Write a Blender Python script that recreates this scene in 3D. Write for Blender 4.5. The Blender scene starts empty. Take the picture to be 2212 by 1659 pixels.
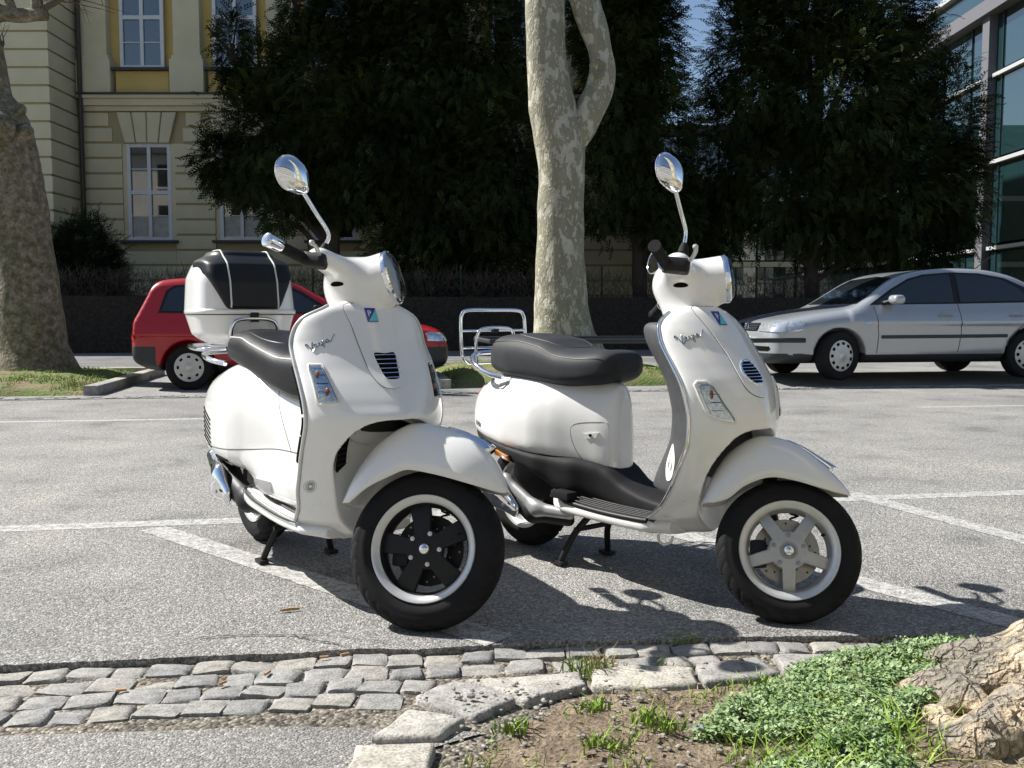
import bpy, bmesh, math, random
import numpy as np
from mathutils import Vector, Matrix, noise as mnoise
random.seed(7); np.random.seed(7)
SC = bpy.context.scene
COL = SC.collection
R_ = math.radians
# ------------------------------------------------------------------ camera, sky, sun, exposure
CAMH = .925
cam = bpy.data.cameras.new('camera'); camo = bpy.data.objects.new('camera', cam); COL.objects.link(camo)
camo.location = (0, 0, CAMH); camo.rotation_euler = (R_(90) - math.atan(149.5 / 2030), 0, 0)
cam.sensor_width = 36; cam.lens = 36 * 2030 / 2212; cam.clip_start = .05; cam.clip_end = 600
SC.camera = camo
SC.render.resolution_x = 1024; SC.render.resolution_y = 768
SUNV = Vector((-.94, .34, 1.0)).normalized()          # towards the sun
world = bpy.data.worlds.new('World'); SC.world = world; world.use_nodes = True
_nt = world.node_tree; _nt.nodes.clear()
_out = _nt.nodes.new('ShaderNodeOutputWorld'); _bg = _nt.nodes.new('ShaderNodeBackground'); _sky = _nt.nodes.new('ShaderNodeTexSky')
_sky.sky_type = 'NISHITA'; _sky.sun_disc = False
_sky.sun_elevation = math.asin(SUNV.z); _sky.sun_rotation = math.atan2(SUNV.x, SUNV.y)
_sky.air_density = 1.0; _sky.dust_density = .6; _sky.ozone_density = 1.5
_bg.inputs['Strength'].default_value = .066
_nt.links.new(_sky.outputs[0], _bg.inputs[0]); _nt.links.new(_bg.outputs[0], _out.inputs[0])
_sl = bpy.data.lights.new('sun', 'SUN'); _sl.energy = 5.0; _sl.angle = R_(.53); _sl.color = (1, .965, .91)
_so = bpy.data.objects.new('sun', _sl); COL.objects.link(_so)
_so.rotation_euler = SUNV.to_track_quat('Z', 'Y').to_euler()
vs = SC.view_settings; vs.view_transform = 'Standard'; vs.look = 'None'; vs.exposure = .90; vs.gamma = 1; vs.use_curve_mapping = False

# ------------------------------------------------------------------ materials
MATS = {}
def mat(name, col, rough=.5, metal=0., coat=0., spec=.5, var=None, bump=None, trans=0., ior=1.45, col2=None, emit=None, alpha=1., sub=None):
    """var=(scale, amount, detail) brightness noise; bump=(scale, strength, distance); col2=(colour, scale, lo, hi) noise mix"""
    m = bpy.data.materials.new(name); m.use_nodes = True
    nt = m.node_tree; b = nt.nodes['Principled BSDF']
    def S(k, v):
        if k in b.inputs: b.inputs[k].default_value = v
    S('Base Color', (*col, 1)); S('Roughness', rough); S('Metallic', metal); S('Coat Weight', coat); S('Coat Roughness', .03)
    S('Specular IOR Level', spec); S('Transmission Weight', trans); S('IOR', ior); S('Alpha', alpha)
    tc = None
    def coord():
        nonlocal tc
        if tc is None: tc = nt.nodes.new('ShaderNodeTexCoord')
        return tc.outputs['Object']
    last = None
    if col2:
        n = nt.nodes.new('ShaderNodeTexNoise'); n.inputs['Scale'].default_value = col2[1]; n.inputs['Detail'].default_value = 6
        nt.links.new(coord(), n.inputs['Vector'])
        r = nt.nodes.new('ShaderNodeMapRange'); r.inputs[1].default_value = col2[2]; r.inputs[2].default_value = col2[3]
        nt.links.new(n.outputs['Fac'], r.inputs[0])
        mx = nt.nodes.new('ShaderNodeMix'); mx.data_type = 'RGBA'
        mx.inputs[6].default_value = (*col, 1); mx.inputs[7].default_value = (*col2[0], 1)
        nt.links.new(r.outputs[0], mx.inputs[0]); last = mx.outputs[2]
    if var:
        n = nt.nodes.new('ShaderNodeTexNoise'); n.inputs['Scale'].default_value = var[0]; n.inputs['Detail'].default_value = var[2] if len(var) > 2 else 4
        nt.links.new(coord(), n.inputs['Vector'])
        r = nt.nodes.new('ShaderNodeMapRange'); r.inputs[1].default_value = .25; r.inputs[2].default_value = .75
        r.inputs[3].default_value = 1 - var[1]; r.inputs[4].default_value = 1 + var[1]
        nt.links.new(n.outputs['Fac'], r.inputs[0])
        mx = nt.nodes.new('ShaderNodeMix'); mx.data_type = 'RGBA'; mx.blend_type = 'MULTIPLY'; mx.inputs[0].default_value = 1
        if last: nt.links.new(last, mx.inputs[6])
        else: mx.inputs[6].default_value = (*col, 1)
        nt.links.new(r.outputs[0], mx.inputs[7]); last = mx.outputs[2]
    if last: nt.links.new(last, b.inputs['Base Color'])
    if bump:
        n = nt.nodes.new('ShaderNodeTexNoise'); n.inputs['Scale'].default_value = bump[0]; n.inputs['Detail'].default_value = 5
        nt.links.new(coord(), n.inputs['Vector'])
        bp = nt.nodes.new('ShaderNodeBump'); bp.inputs['Strength'].default_value = bump[1]; bp.inputs['Distance'].default_value = bump[2]
        nt.links.new(n.outputs['Fac'], bp.inputs['Height']); nt.links.new(bp.outputs[0], b.inputs['Normal'])
    if emit: S('Emission Color', (*emit[0], 1)); S('Emission Strength', emit[1])
    MATS[name] = m
    return m
def white_paint():
    m = mat('white_paint', (.795, .79, .77), .24, coat=1., spec=.5)
    nt = m.node_tree; b = nt.nodes['Principled BSDF']
    tc = nt.nodes.new('ShaderNodeTexCoord'); n1 = nt.nodes.new('ShaderNodeTexNoise'); n1.inputs['Scale'].default_value = 190; n1.inputs['Detail'].default_value = 3
    n2 = nt.nodes.new('ShaderNodeTexNoise'); n2.inputs['Scale'].default_value = 5; n2.inputs['Detail'].default_value = 6
    sp = nt.nodes.new('ShaderNodeSeparateXYZ')
    for n in (n1, n2): nt.links.new(tc.outputs['Object'], n.inputs['Vector'])
    nt.links.new(tc.outputs['Object'], sp.inputs[0])
    low = nt.nodes.new('ShaderNodeMapRange'); low.inputs[1].default_value = .62; low.inputs[2].default_value = .20; nt.links.new(sp.outputs['Z'], low.inputs[0])
    r1 = nt.nodes.new('ShaderNodeMapRange'); r1.inputs[1].default_value = .66; r1.inputs[2].default_value = .72; nt.links.new(n1.outputs['Fac'], r1.inputs[0])
    r2 = nt.nodes.new('ShaderNodeMapRange'); r2.inputs[1].default_value = .45; r2.inputs[2].default_value = .75; nt.links.new(n2.outputs['Fac'], r2.inputs[0])
    mu = nt.nodes.new('ShaderNodeMath'); mu.operation = 'MULTIPLY'; nt.links.new(r1.outputs[0], mu.inputs[0]); nt.links.new(low.outputs[0], mu.inputs[1])
    m2 = nt.nodes.new('ShaderNodeMath'); m2.operation = 'MULTIPLY'; nt.links.new(r2.outputs[0], m2.inputs[0]); nt.links.new(low.outputs[0], m2.inputs[1])
    a = nt.nodes.new('ShaderNodeMath'); a.operation = 'MULTIPLY_ADD'; nt.links.new(m2.outputs[0], a.inputs[0]); a.inputs[1].default_value = .30; nt.links.new(mu.outputs[0], a.inputs[2]); a.use_clamp = True
    mx = nt.nodes.new('ShaderNodeMix'); mx.data_type = 'RGBA'; mx.inputs[6].default_value = (.795, .79, .77, 1); mx.inputs[7].default_value = (.36, .33, .27, 1)
    nt.links.new(a.outputs[0], mx.inputs[0]); nt.links.new(mx.outputs[2], b.inputs['Base Color'])
white_paint()
mat('white_plastic', (.78, .77, .72), .3, coat=.3)
mat('chrome', (.86, .87, .9), .05, metal=1)
mat('polished_alloy', (.62, .62, .61), .32, metal=.45, var=(60, .06))
mat('rim_alloy', (.60, .60, .59), .33, metal=.45, var=(60, .06))
mat('satin_alloy', (.43, .43, .43), .36, metal=.55, var=(40, .08))
mat('black_rim', (.012, .012, .013), .5, spec=.35)
mat('rubber', (.011, .011, .012), .78, spec=.25, var=(14, .3), bump=(120, .15, .002))
mat('black_plastic', (.012, .012, .013), .5, spec=.35, var=(20, .2))
mat('matt_black', (.014, .014, .015), .68, spec=.25, var=(24, .25), bump=(260, .2, .001))
mat('script_chrome', (.42, .43, .45), .18, metal=1)
mat('dark_void', (.004, .004, .004), .9, spec=.1)
mat('grey_plastic', (.05, .052, .055), .55, var=(30, .2), bump=(420, .25, .001))
mat('black_vinyl', (.008, .0085, .010), .42, spec=.35, var=(12, .25), bump=(330, .22, .0012))
mat('grey_vinyl', (.026, .028, .031), .62, spec=.3, var=(14, .22), bump=(300, .3, .0012))
mat('piping', (.62, .63, .6), .4)
mat('steel', (.3, .3, .3), .4, metal=.8, var=(50, .15))
mat('brake_steel', (.36, .34, .30), .38, metal=.8, var=(70, .15))
mat('blue_enamel', (.012, .03, .28), .25, coat=.5)
mat('teal_enamel', (.10, .52, .56), .25, coat=.5)
mat('amber', (.95, .28, .01), .2, coat=.5, var=(60, .2))
mat('red_lens', (.45, .01, .012), .15, coat=.6, var=(30, .15))
mat('sticker_grey', (.13, .13, .12), .5)
mat('seam', (.055, .053, .048), .6)
def thin_glass(name, tint, ior=1.5, add=.0):
    m = bpy.data.materials.new(name); m.use_nodes = True; nt = m.node_tree; nt.nodes.clear()
    o = nt.nodes.new('ShaderNodeOutputMaterial'); t = nt.nodes.new('ShaderNodeBsdfTransparent'); g = nt.nodes.new('ShaderNodeBsdfGlossy'); f = nt.nodes.new('ShaderNodeFresnel'); x = nt.nodes.new('ShaderNodeMixShader')
    t.inputs[0].default_value = (*tint, 1); g.inputs['Roughness'].default_value = .03; f.inputs[0].default_value = ior
    nt.links.new(f.outputs[0], x.inputs[0]); nt.links.new(t.outputs[0], x.inputs[1]); nt.links.new(g.outputs[0], x.inputs[2]); nt.links.new(x.outputs[0], o.inputs[0]); MATS[name] = m
thin_glass('clear_lens', (.93, .95, .96))
mat('lamp_reflector', (.80, .82, .84), .22, metal=.95, var=(90, .25), bump=(70, .5, .004))
mat('bulb_amber', (.42, .13, .03), .35, coat=.3)
mat('mirror_glass', (.5, .55, .62), .03, metal=1)

# ------------------------------------------------------------------ object helpers
def obj(name, me, m=None, parent=None, label=None, smooth=True):
    o = bpy.data.objects.new(name, me); COL.objects.link(o)
    if m is not None:
        me.materials.clear(); me.materials.append(MATS[m] if isinstance(m, str) else m)
    if parent is not None: o.parent = parent
    if label: o['label'] = label
    if smooth:
        me.polygons.foreach_set('use_smooth', [True] * len(me.polygons))
    return o
def tag(o, label, cat, group=None):
    o['label'] = label; o['category'] = cat
    if group: o['group'] = group
    return o
def kind(o, k): o['kind'] = k; return o
def empty(name, loc=(0, 0, 0), rz=0, parent=None):
    o = bpy.data.objects.new(name, None); COL.objects.link(o); o.location = loc; o.rotation_euler = (0, 0, rz)
    o.empty_display_size = .1
    if parent: o.parent = parent
    return o
def mesh_py(vs_, fs, name='m'):
    me = bpy.data.meshes.new(name); me.from_pydata([tuple(map(float, v)) for v in vs_], [], [tuple(map(int, f)) for f in fs]); me.update(); return me
def bm_mesh(bm, name='m', normals=True):
    if normals: bmesh.ops.recalc_face_normals(bm, faces=bm.faces)
    me = bpy.data.meshes.new(name); bm.to_mesh(me); bm.free(); return me
def sharp(me, ang=35):
    try: me.set_sharp_from_angle(angle=R_(ang))
    except Exception: pass
    return me
def xf(me, M):
    me.transform(M); me.update(); return me
def box(bm, c, s, M=None, bevel=0, seg=2):
    r = bmesh.ops.create_cube(bm, size=1)
    vs_ = r['verts']
    bmesh.ops.scale(bm, vec=s, verts=vs_)
    if bevel > 0:
        es = list({e for v in vs_ for e in v.link_edges})
        rb = bmesh.ops.bevel(bm, geom=es, offset=bevel, segments=seg, profile=.7, affect='EDGES')
        vs_ = list({v for f in rb['faces'] for v in f.verts} | {v for v in vs_ if v.is_valid})
        # collect all connected
        seen = set(vs_); st = list(vs_)
        while st:
            v = st.pop()
            for e in v.link_edges:
                o = e.other_vert(v)
                if o not in seen: seen.add(o); st.append(o)
        vs_ = list(seen)
    if M is not None: bmesh.ops.transform(bm, matrix=M, verts=vs_)
    bmesh.ops.translate(bm, vec=c, verts=vs_)
    return vs_
def box_mesh(c, s, M=None, bevel=0, seg=2, name='m'):
    bm = bmesh.new(); box(bm, c, s, M, bevel, seg); return sharp(bm_mesh(bm, name), 50)
def catmull(pts, n=8, closed=False):
    P = [np.array(p, float) for p in pts]; out = []
    N = len(P); rng = N if closed else N - 1
    for i in range(rng):
        if closed: a, b, c, d = P[(i - 1) % N], P[i], P[(i + 1) % N], P[(i + 2) % N]
        else: a, b, c, d = P[max(i - 1, 0)], P[i], P[i + 1], P[min(i + 2, N - 1)]
        for k in range(n):
            t = k / n
            out.append(.5 * ((2 * b) + (c - a) * t + (2 * a - 5 * b + 4 * c - d) * t * t + (3 * b - a - 3 * c + d) * t ** 3))
    if not closed: out.append(P[-1])
    return out
def tube_bm(bm, pts, rad, seg=10, closed=False, cap=True, flat=None):
    """pts list of vec3, rad float or list. flat=(sx,sz) scales the section"""
    P = [Vector(p) for p in pts]; N = len(P)
    rs = rad if hasattr(rad, '__len__') else [rad] * N
    rings = []; up = None
    for i in range(N):
        if closed: t = P[(i + 1) % N] - P[i - 1]
        else: t = P[min(i + 1, N - 1)] - P[max(i - 1, 0)]
        if t.length < 1e-9: t = Vector((0, 0, 1))
        t.normalize()
        if up is None:
            up = Vector((0, 0, 1)) if abs(t.z) < .9 else Vector((1, 0, 0))
        s = t.cross(up)
        if s.length < 1e-6: s = t.orthogonal()
        s.normalize(); u2 = s.cross(t).normalized(); up = u2
        fx, fz = flat if flat else (1, 1)
        rings.append([bm.verts.new(P[i] + (s * math.cos(a) * fx + u2 * math.sin(a) * fz) * rs[i]) for a in [2 * math.pi * k / seg for k in range(seg)]])
    for i in range(N if closed else N - 1):
        A, B = rings[i], rings[(i + 1) % N]
        for k in range(seg):
            bm.faces.new((A[k], A[(k + 1) % seg], B[(k + 1) % seg], B[k]))
    if cap and not closed:
        bm.faces.new(rings[0]); bm.faces.new(list(reversed(rings[-1])))
def tube(pts, rad, seg=10, closed=False, name='m', flat=None):
    bm = bmesh.new(); tube_bm(bm, pts, rad, seg, closed, True, flat); return sharp(bm_mesh(bm, name), 50)
def lathe(profile, seg=48, axis='y', fn=None, name='m', close=False):
    """profile: [(r, t)] ; revolve round axis. fn(r,t,ang)->r"""
    vs_, fs = [], []
    n = len(profile)
    for k in range(seg):
        a = 2 * math.pi * k / seg; c, s = math.cos(a), math.sin(a)
        for (r, t) in profile:
            if fn: r = fn(r, t, a)
            if axis == 'y': vs_.append((r * c, t, r * s))
            elif axis == 'z': vs_.append((r * c, r * s, t))
            else: vs_.append((t, r * c, r * s))
    m = n if close else n - 1
    for k in range(seg):
        k2 = (k + 1) % seg
        for i in range(m):
            i2 = (i + 1) % n
            fs.append((k * n + i, k * n + i2, k2 * n + i2, k2 * n + i))
    me = mesh_py(vs_, fs, name)
    bm = bmesh.new(); bm.from_mesh(me); bmesh.ops.remove_doubles(bm, verts=bm.verts, dist=1e-5); bmesh.ops.recalc_face_normals(bm, faces=bm.faces); bm.to_mesh(me); bm.free()
    return sharp(me, 40)
def join(meshes, name='m'):
    bm = bmesh.new()
    for me in meshes: bm.from_mesh(me)
    out = bpy.data.meshes.new(name); bm.to_mesh(out); bm.free(); return out

# ------------------------------------------------------------------ implicit surfaces (surface nets)
def tab(xs, ys):
    xs = np.array(xs, float); ys = np.array(ys, float)
    o = np.argsort(xs); xs, ys = xs[o], ys[o]
    h = np.diff(xs); d = np.diff(ys) / h
    m = np.zeros_like(ys)
    for i in range(1, len(xs) - 1):
        if d[i - 1] * d[i] > 0:
            w1, w2 = 2 * h[i] + h[i - 1], h[i] + 2 * h[i - 1]
            m[i] = (w1 + w2) / (w1 / d[i - 1] + w2 / d[i])
    m[0], m[-1] = d[0], d[-1]
    def f(q):
        q = np.clip(np.asarray(q, float), xs[0], xs[-1])
        i = np.clip(np.searchsorted(xs, q) - 1, 0, len(xs) - 2)
        t = (q - xs[i]) / h[i]
        return ((2 * t ** 3 - 3 * t ** 2 + 1) * ys[i] + (t ** 3 - 2 * t ** 2 + t) * h[i] * m[i]
                + (-2 * t ** 3 + 3 * t ** 2) * ys[i + 1] + (t ** 3 - t ** 2) * h[i] * m[i + 1])
    return f
def smin(a, b, k):
    h = np.clip(.5 + .5 * (b - a) / k, 0, 1)
    return b + (a - b) * h - k * h * (1 - h)
def smax(a, b, k): return -smin(-a, -b, k)
def rcone(X, Y, Z, a, b, ra, rb, sc=(1, 1, 1)):
    """cone-capsule, approx distance"""
    a = np.array(a, float); b = np.array(b, float); ab = b - a; L = ab @ ab
    px, py, pz = (X - a[0]), (Y - a[1]), (Z - a[2])
    t = np.clip((px * ab[0] + py * ab[1] + pz * ab[2]) / L, 0, 1)
    dx, dy, dz = (px - t * ab[0]) * sc[0], (py - t * ab[1]) * sc[1], (pz - t * ab[2]) * sc[2]
    return np.sqrt(dx * dx + dy * dy + dz * dz) - (ra + (rb - ra) * t)
def rbox(X, Y, Z, c, s, r):
    qx, qy, qz = np.abs(X - c[0]) - s[0] / 2 + r, np.abs(Y - c[1]) - s[1] / 2 + r, np.abs(Z - c[2]) - s[2] / 2 + r
    return np.sqrt(np.maximum(qx, 0) ** 2 + np.maximum(qy, 0) ** 2 + np.maximum(qz, 0) ** 2) + np.minimum(np.maximum(qx, np.maximum(qy, qz)), 0) - r
def surfnet(fn, lo, hi, h, name='m'):
    lo = np.array(lo, float); hi = np.array(hi, float)
    n = np.ceil((hi - lo) / h).astype(int) + 1
    ax = [lo[i] + h * np.arange(n[i]) for i in range(3)]
    X, Y, Z = np.meshgrid(*ax, indexing='ij')
    F = np.asarray(fn(X, Y, Z), float)
    F[0], F[-1], F[:, 0], F[:, -1], F[:, :, 0], F[:, :, -1] = [1e-2] * 6 if False else (np.maximum(F[0], 1e-3), np.maximum(F[-1], 1e-3), np.maximum(F[:, 0], 1e-3), np.maximum(F[:, -1], 1e-3), np.maximum(F[:, :, 0], 1e-3), np.maximum(F[:, :, -1], 1e-3))
    S = F < 0
    c = n - 1
    cnt = np.zeros(c, int)
    for i in (0, 1):
        for j in (0, 1):
            for k in (0, 1): cnt += S[i:c[0] + i, j:c[1] + j, k:c[2] + k]
    act = (cnt > 0) & (cnt < 8)
    idx = np.argwhere(act); I = -np.ones(c, int); I[act] = np.arange(len(idx))
    acc = np.zeros((len(idx), 3)); num = np.zeros(len(idx))
    offs = [(0, 0, 0), (1, 0, 0), (0, 1, 0), (0, 0, 1), (1, 1, 0), (1, 0, 1), (0, 1, 1), (1, 1, 1)]
    for a in offs:
        for b in offs:
            d = np.array(b) - a
            if d.sum() == 1 and (d >= 0).all():
                fa = F[idx[:, 0] + a[0], idx[:, 1] + a[1], idx[:, 2] + a[2]]
                fb = F[idx[:, 0] + b[0], idx[:, 1] + b[1], idx[:, 2] + b[2]]
                m = (fa < 0) != (fb < 0)
                t = np.where(m, fa / np.where(m, fa - fb, 1), 0)
                acc += m[:, None] * (np.array(a) + t[:, None] * d); num += m
    V = lo + h * (idx + acc / num[:, None])
    quads = []
    for axis in range(3):
        sl0 = [slice(None)] * 3; sl1 = [slice(None)] * 3
        sl0[axis] = slice(0, -1); sl1[axis] = slice(1, None)
        ch = S[tuple(sl0)] != S[tuple(sl1)]
        e = np.argwhere(ch)
        u, v = (axis + 1) % 3, (axis + 2) % 3
        ok = (e[:, u] > 0) & (e[:, v] > 0) & (e[:, u] < n[u] - 1) & (e[:, v] < n[v] - 1)
        e = e[ok]
        def cell(du, dv):
            q = e.copy(); q[:, u] -= du; q[:, v] -= dv; return I[q[:, 0], q[:, 1], q[:, 2]]
        q = np.stack([cell(1, 1), cell(0, 1), cell(0, 0), cell(1, 0)], 1)
        inside0 = S[e[:, 0], e[:, 1], e[:, 2]]
        q[~inside0] = q[~inside0][:, ::-1]
        quads.append(q)
    Q = np.concatenate(quads)
    me = bpy.data.meshes.new(name)
    me.vertices.add(len(V)); me.vertices.foreach_set('co', V.astype(np.float32).ravel())
    me.loops.add(len(Q) * 4); me.loops.foreach_set('vertex_index', Q.ravel().astype(np.int32))
    me.polygons.add(len(Q)); me.polygons.foreach_set('loop_start', np.arange(0, len(Q) * 4, 4, dtype=np.int32))
    me.update(calc_edges=True); me.validate()
    return me
def sm_obj(name, me, m, parent=None, it=3, fac=.5, label=None):
    """smooth the net in numpy (laplacian), then link"""
    n = len(me.vertices); co = np.empty(n * 3, np.float32); me.vertices.foreach_get('co', co); co = co.reshape(-1, 3).astype(float)
    ne = len(me.edges); ev = np.empty(ne * 2, np.int32); me.edges.foreach_get('vertices', ev); ev = ev.reshape(-1, 2)
    deg = np.bincount(ev.ravel(), minlength=n)[:, None]
    for k in range(it):
        for f in (fac, -fac * 1.04):
            s = np.zeros((n, 3)); np.add.at(s, ev[:, 0], co[ev[:, 1]]); np.add.at(s, ev[:, 1], co[ev[:, 0]])
            co = co + f * (s / np.maximum(deg, 1) - co)
    me.vertices.foreach_set('co', co.astype(np.float32).ravel()); me.update()
    return obj(name, me, m, parent, label)
def march(fn, P, d, dist=1.0, n=240):
    """first crossing of fn=0 from outside, starting at points P along unit d"""
    P = np.asarray(P, float); d = np.array(d, float); d /= np.linalg.norm(d)
    ts = np.linspace(0, dist, n)
    Q = P[:, None, :] + ts[None, :, None] * d
    F = fn(Q[..., 0], Q[..., 1], Q[..., 2])
    neg = F < 0
    k = np.argmax(neg, 1); hit = neg.any(1)
    k = np.clip(k, 1, n - 1); r = np.arange(len(P))
    fa, fb = F[r, k - 1], F[r, k]
    t = ts[k - 1] + (ts[k] - ts[k - 1]) * np.clip(fa / np.where(fa == fb, 1, fa - fb), 0, 1)
    if hit.any(): t = np.where(hit, t, np.median(t[hit]))
    return P + t[:, None] * d
def patch(fn, poly, origin, u, v, d, off=.002, thick=.004, res=.02, dist=1.0, name='m', rim=True):
    """flat polygon (u,v coords about origin), cut to a grid and projected along d on the implicit surface fn; closed slab"""
    u = np.array(u, float); v = np.array(v, float); origin = np.array(origin, float); dd = np.array(d, float); dd /= np.linalg.norm(dd)
    bm = bmesh.new()
    bm.faces.new([bm.verts.new((p[0], p[1], 0)) for p in poly])
    xs = [p[0] for p in poly]; ys = [p[1] for p in poly]
    for (lo, hi, nrm) in ((min(xs), max(xs), (1, 0, 0)), (min(ys), max(ys), (0, 1, 0))):
        q = lo + res
        while q < hi - res * .3:
            bmesh.ops.bisect_plane(bm, geom=bm.verts[:] + bm.edges[:] + bm.faces[:], plane_co=(q * nrm[0], q * nrm[1], 0), plane_no=nrm)
            q += res
    bmesh.ops.remove_doubles(bm, verts=bm.verts, dist=res * .02)
    bm.verts.ensure_lookup_table()
    C = np.array([v_.co[:] for v_ in bm.verts])
    P = origin + C[:, :1] * u + C[:, 1:2] * v
    H = march(fn, P, dd, dist)
    top = H - dd * (off + thick) if thick else H - dd * off
    for v_, p in zip(bm.verts, top): v_.co = p
    if thick:
        ext = bmesh.ops.extrude_face_region(bm, geom=bm.faces[:])
        nv = [g for g in ext['geom'] if isinstance(g, bmesh.types.BMVert)]
        bmesh.ops.translate(bm, vec=tuple(dd * thick), verts=nv)
    return sharp(bm_mesh(bm, name), 40)
def rrect(w, h, r, n=5, cx=0, cy=0):
    out = []
    for (sx, sy, a0) in ((1, 1, 0), (-1, 1, 90), (-1, -1, 180), (1, -1, 270)):
        for k in range(n + 1):
            a = R_(a0 + 90 * k / n)
            out.append((cx + sx * (w / 2 - r) + r * math.cos(a), cy + sy * (h / 2 - r) + r * math.sin(a)))
    return out
def smooth_poly(p, n=4): return [tuple(q[:2]) for q in catmull([(*a, 0) for a in p], n, True)]
def text_mesh(body, size, extrude=.002, shear=0., spacing=1.):
    cu = bpy.data.curves.new('t', 'FONT'); cu.body = body; cu.size = size; cu.extrude = extrude; cu.shear = shear; cu.space_character = spacing
    cu.align_x = 'CENTER'; cu.align_y = 'CENTER'; cu.resolution_u = 3
    o = bpy.data.objects.new('t', cu); COL.objects.link(o)
    bpy.context.view_layer.update()
    me = bpy.data.meshes.new_from_object(o.evaluated_get(bpy.context.evaluated_depsgraph_get()))
    bpy.data.objects.remove(o); bpy.data.curves.remove(cu)
    return me
def frame_M(o, x, z):
    """matrix with local x->x, z->z at o"""
    x = Vector(x).normalized(); z = Vector(z); z = (z - x * z.dot(x)).normalized(); y = z.cross(x)
    M = Matrix((x, y, z)).transposed().to_4x4(); M.translation = Vector(o); return M
# ------------------------------------------------------------------ the setting
F_ = 2030.; TH = math.atan(149.5 / F_); CT, ST = math.cos(TH), math.sin(TH)
def G(x, y, z=0.):
    """ground point (world, height z) surveyed from the photograph (2212 px wide frame)"""
    u, v = x - 1106, y - 829.5
    d = (u, F_ * CT - v * ST, -F_ * ST - v * CT); t = (z - CAMH) / d[2]
    return (t * d[0], t * d[1], z)
def nodes_mat(name):
    m = bpy.data.materials.new(name); m.use_nodes = True; MATS[name] = m
    return m, m.node_tree, m.node_tree.nodes['Principled BSDF']
def N(nt, typ, **kw):
    n = nt.nodes.new(typ)
    for k, v in kw.items():
        if k in ('scale', 'detail', 'roughness_', 'rnd'):
            n.inputs[{'scale': 'Scale', 'detail': 'Detail', 'roughness_': 'Roughness', 'rnd': 'Randomness'}[k]].default_value = v
        else: setattr(n, k, v)
    return n
def ramp(nt, fac, stops):
    r = nt.nodes.new('ShaderNodeValToRGB'); nt.links.new(fac, r.inputs[0])
    e = r.color_ramp.elements
    e[0].position, e[0].color = stops[0][0], (*stops[0][1], 1); e[1].position, e[1].color = stops[-1][0], (*stops[-1][1], 1)
    for p, c in stops[1:-1]:
        q = e.new(p); q.color = (*c, 1)
    return r.outputs[0]
def mix(nt, a, b, fac, mode='MIX'):
    m = nt.nodes.new('ShaderNodeMix'); m.data_type = 'RGBA'; m.blend_type = mode
    for s, v in ((6, a), (7, b)):
        if isinstance(v, tuple): m.inputs[s].default_value = (*v, 1)
        else: nt.links.new(v, m.inputs[s])
    if isinstance(fac, (int, float)): m.inputs[0].default_value = fac
    else: nt.links.new(fac, m.inputs[0])
    return m.outputs[2]
def asphalt(name, base, stone_scale=150, contrast=1., bump=.6):
    m, nt, b = nodes_mat(name)
    tc = N(nt, 'ShaderNodeTexCoord'); P = tc.outputs['Object']
    v = N(nt, 'ShaderNodeTexVoronoi', scale=stone_scale); nt.links.new(P, v.inputs['Vector'])
    n1 = N(nt, 'ShaderNodeTexNoise', scale=2.2, detail=8.); nt.links.new(P, n1.inputs['Vector'])
    n2 = N(nt, 'ShaderNodeTexNoise', scale=60., detail=6.); nt.links.new(P, n2.inputs['Vector'])
    sep = N(nt, 'ShaderNodeSeparateColor'); nt.links.new(v.outputs['Color'], sep.inputs[0])
    k = contrast
    c1 = ramp(nt, sep.outputs[0], [(0, tuple(x * (1 - .62 * k) for x in base)), (.45, tuple(x * (1 - .12 * k) for x in base)), (.8, tuple(x * (1 + .25 * k) for x in base)), (1, tuple(min(x * (1 + 1.0 * k), .8) for x in base))])
    c2 = ramp(nt, n1.outputs['Fac'], [(.28, (.70, .70, .71)), (.42, (.95, .95, .95)), (.55, (1, 1, 1)), (.75, (1.14, 1.12, 1.08))])
    c3 = ramp(nt, n2.outputs['Fac'], [(.3, (.74, .74, .75)), (.6, (1.06, 1.06, 1.05))])
    n4 = N(nt, 'ShaderNodeTexNoise', scale=.55, detail=5.); nt.links.new(P, n4.inputs['Vector'])
    c4 = ramp(nt, n4.outputs['Fac'], [(.32, (.78, .78, .79)), (.5, (1, 1, 1)), (.66, (1.13, 1.12, 1.09))])
    c = mix(nt, c1, c2, 1., 'MULTIPLY'); c = mix(nt, c, c3, 1., 'MULTIPLY'); c = mix(nt, c, c4, 1., 'MULTIPLY')
    nt.links.new(c, b.inputs['Base Color'])
    b.inputs['Roughness'].default_value = .85; b.inputs['Specular IOR Level'].default_value = .3
    bp = N(nt, 'ShaderNodeBump'); bp.inputs['Strength'].default_value = bump; bp.inputs['Distance'].default_value = .006
    add = N(nt, 'ShaderNodeMath', operation='SUBTRACT'); nt.links.new(n2.outputs['Fac'], add.inputs[0]); nt.links.new(v.outputs['Distance'], add.inputs[1])
    nt.links.new(add.outputs[0], bp.inputs['Height']); nt.links.new(bp.outputs[0], b.inputs['Normal'])
    return m
asphalt('asphalt_road', (.255, .249, .237), 175, .85, .7)
asphalt('asphalt_old', (.25, .242, .225), 190, .7, .6)
asphalt('lane_asphalt', (.17, .17, .168), 120, .5, .3)
asphalt('gravel_dirt', (.17, .15, .12), 95, 1.2, 1.)
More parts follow.
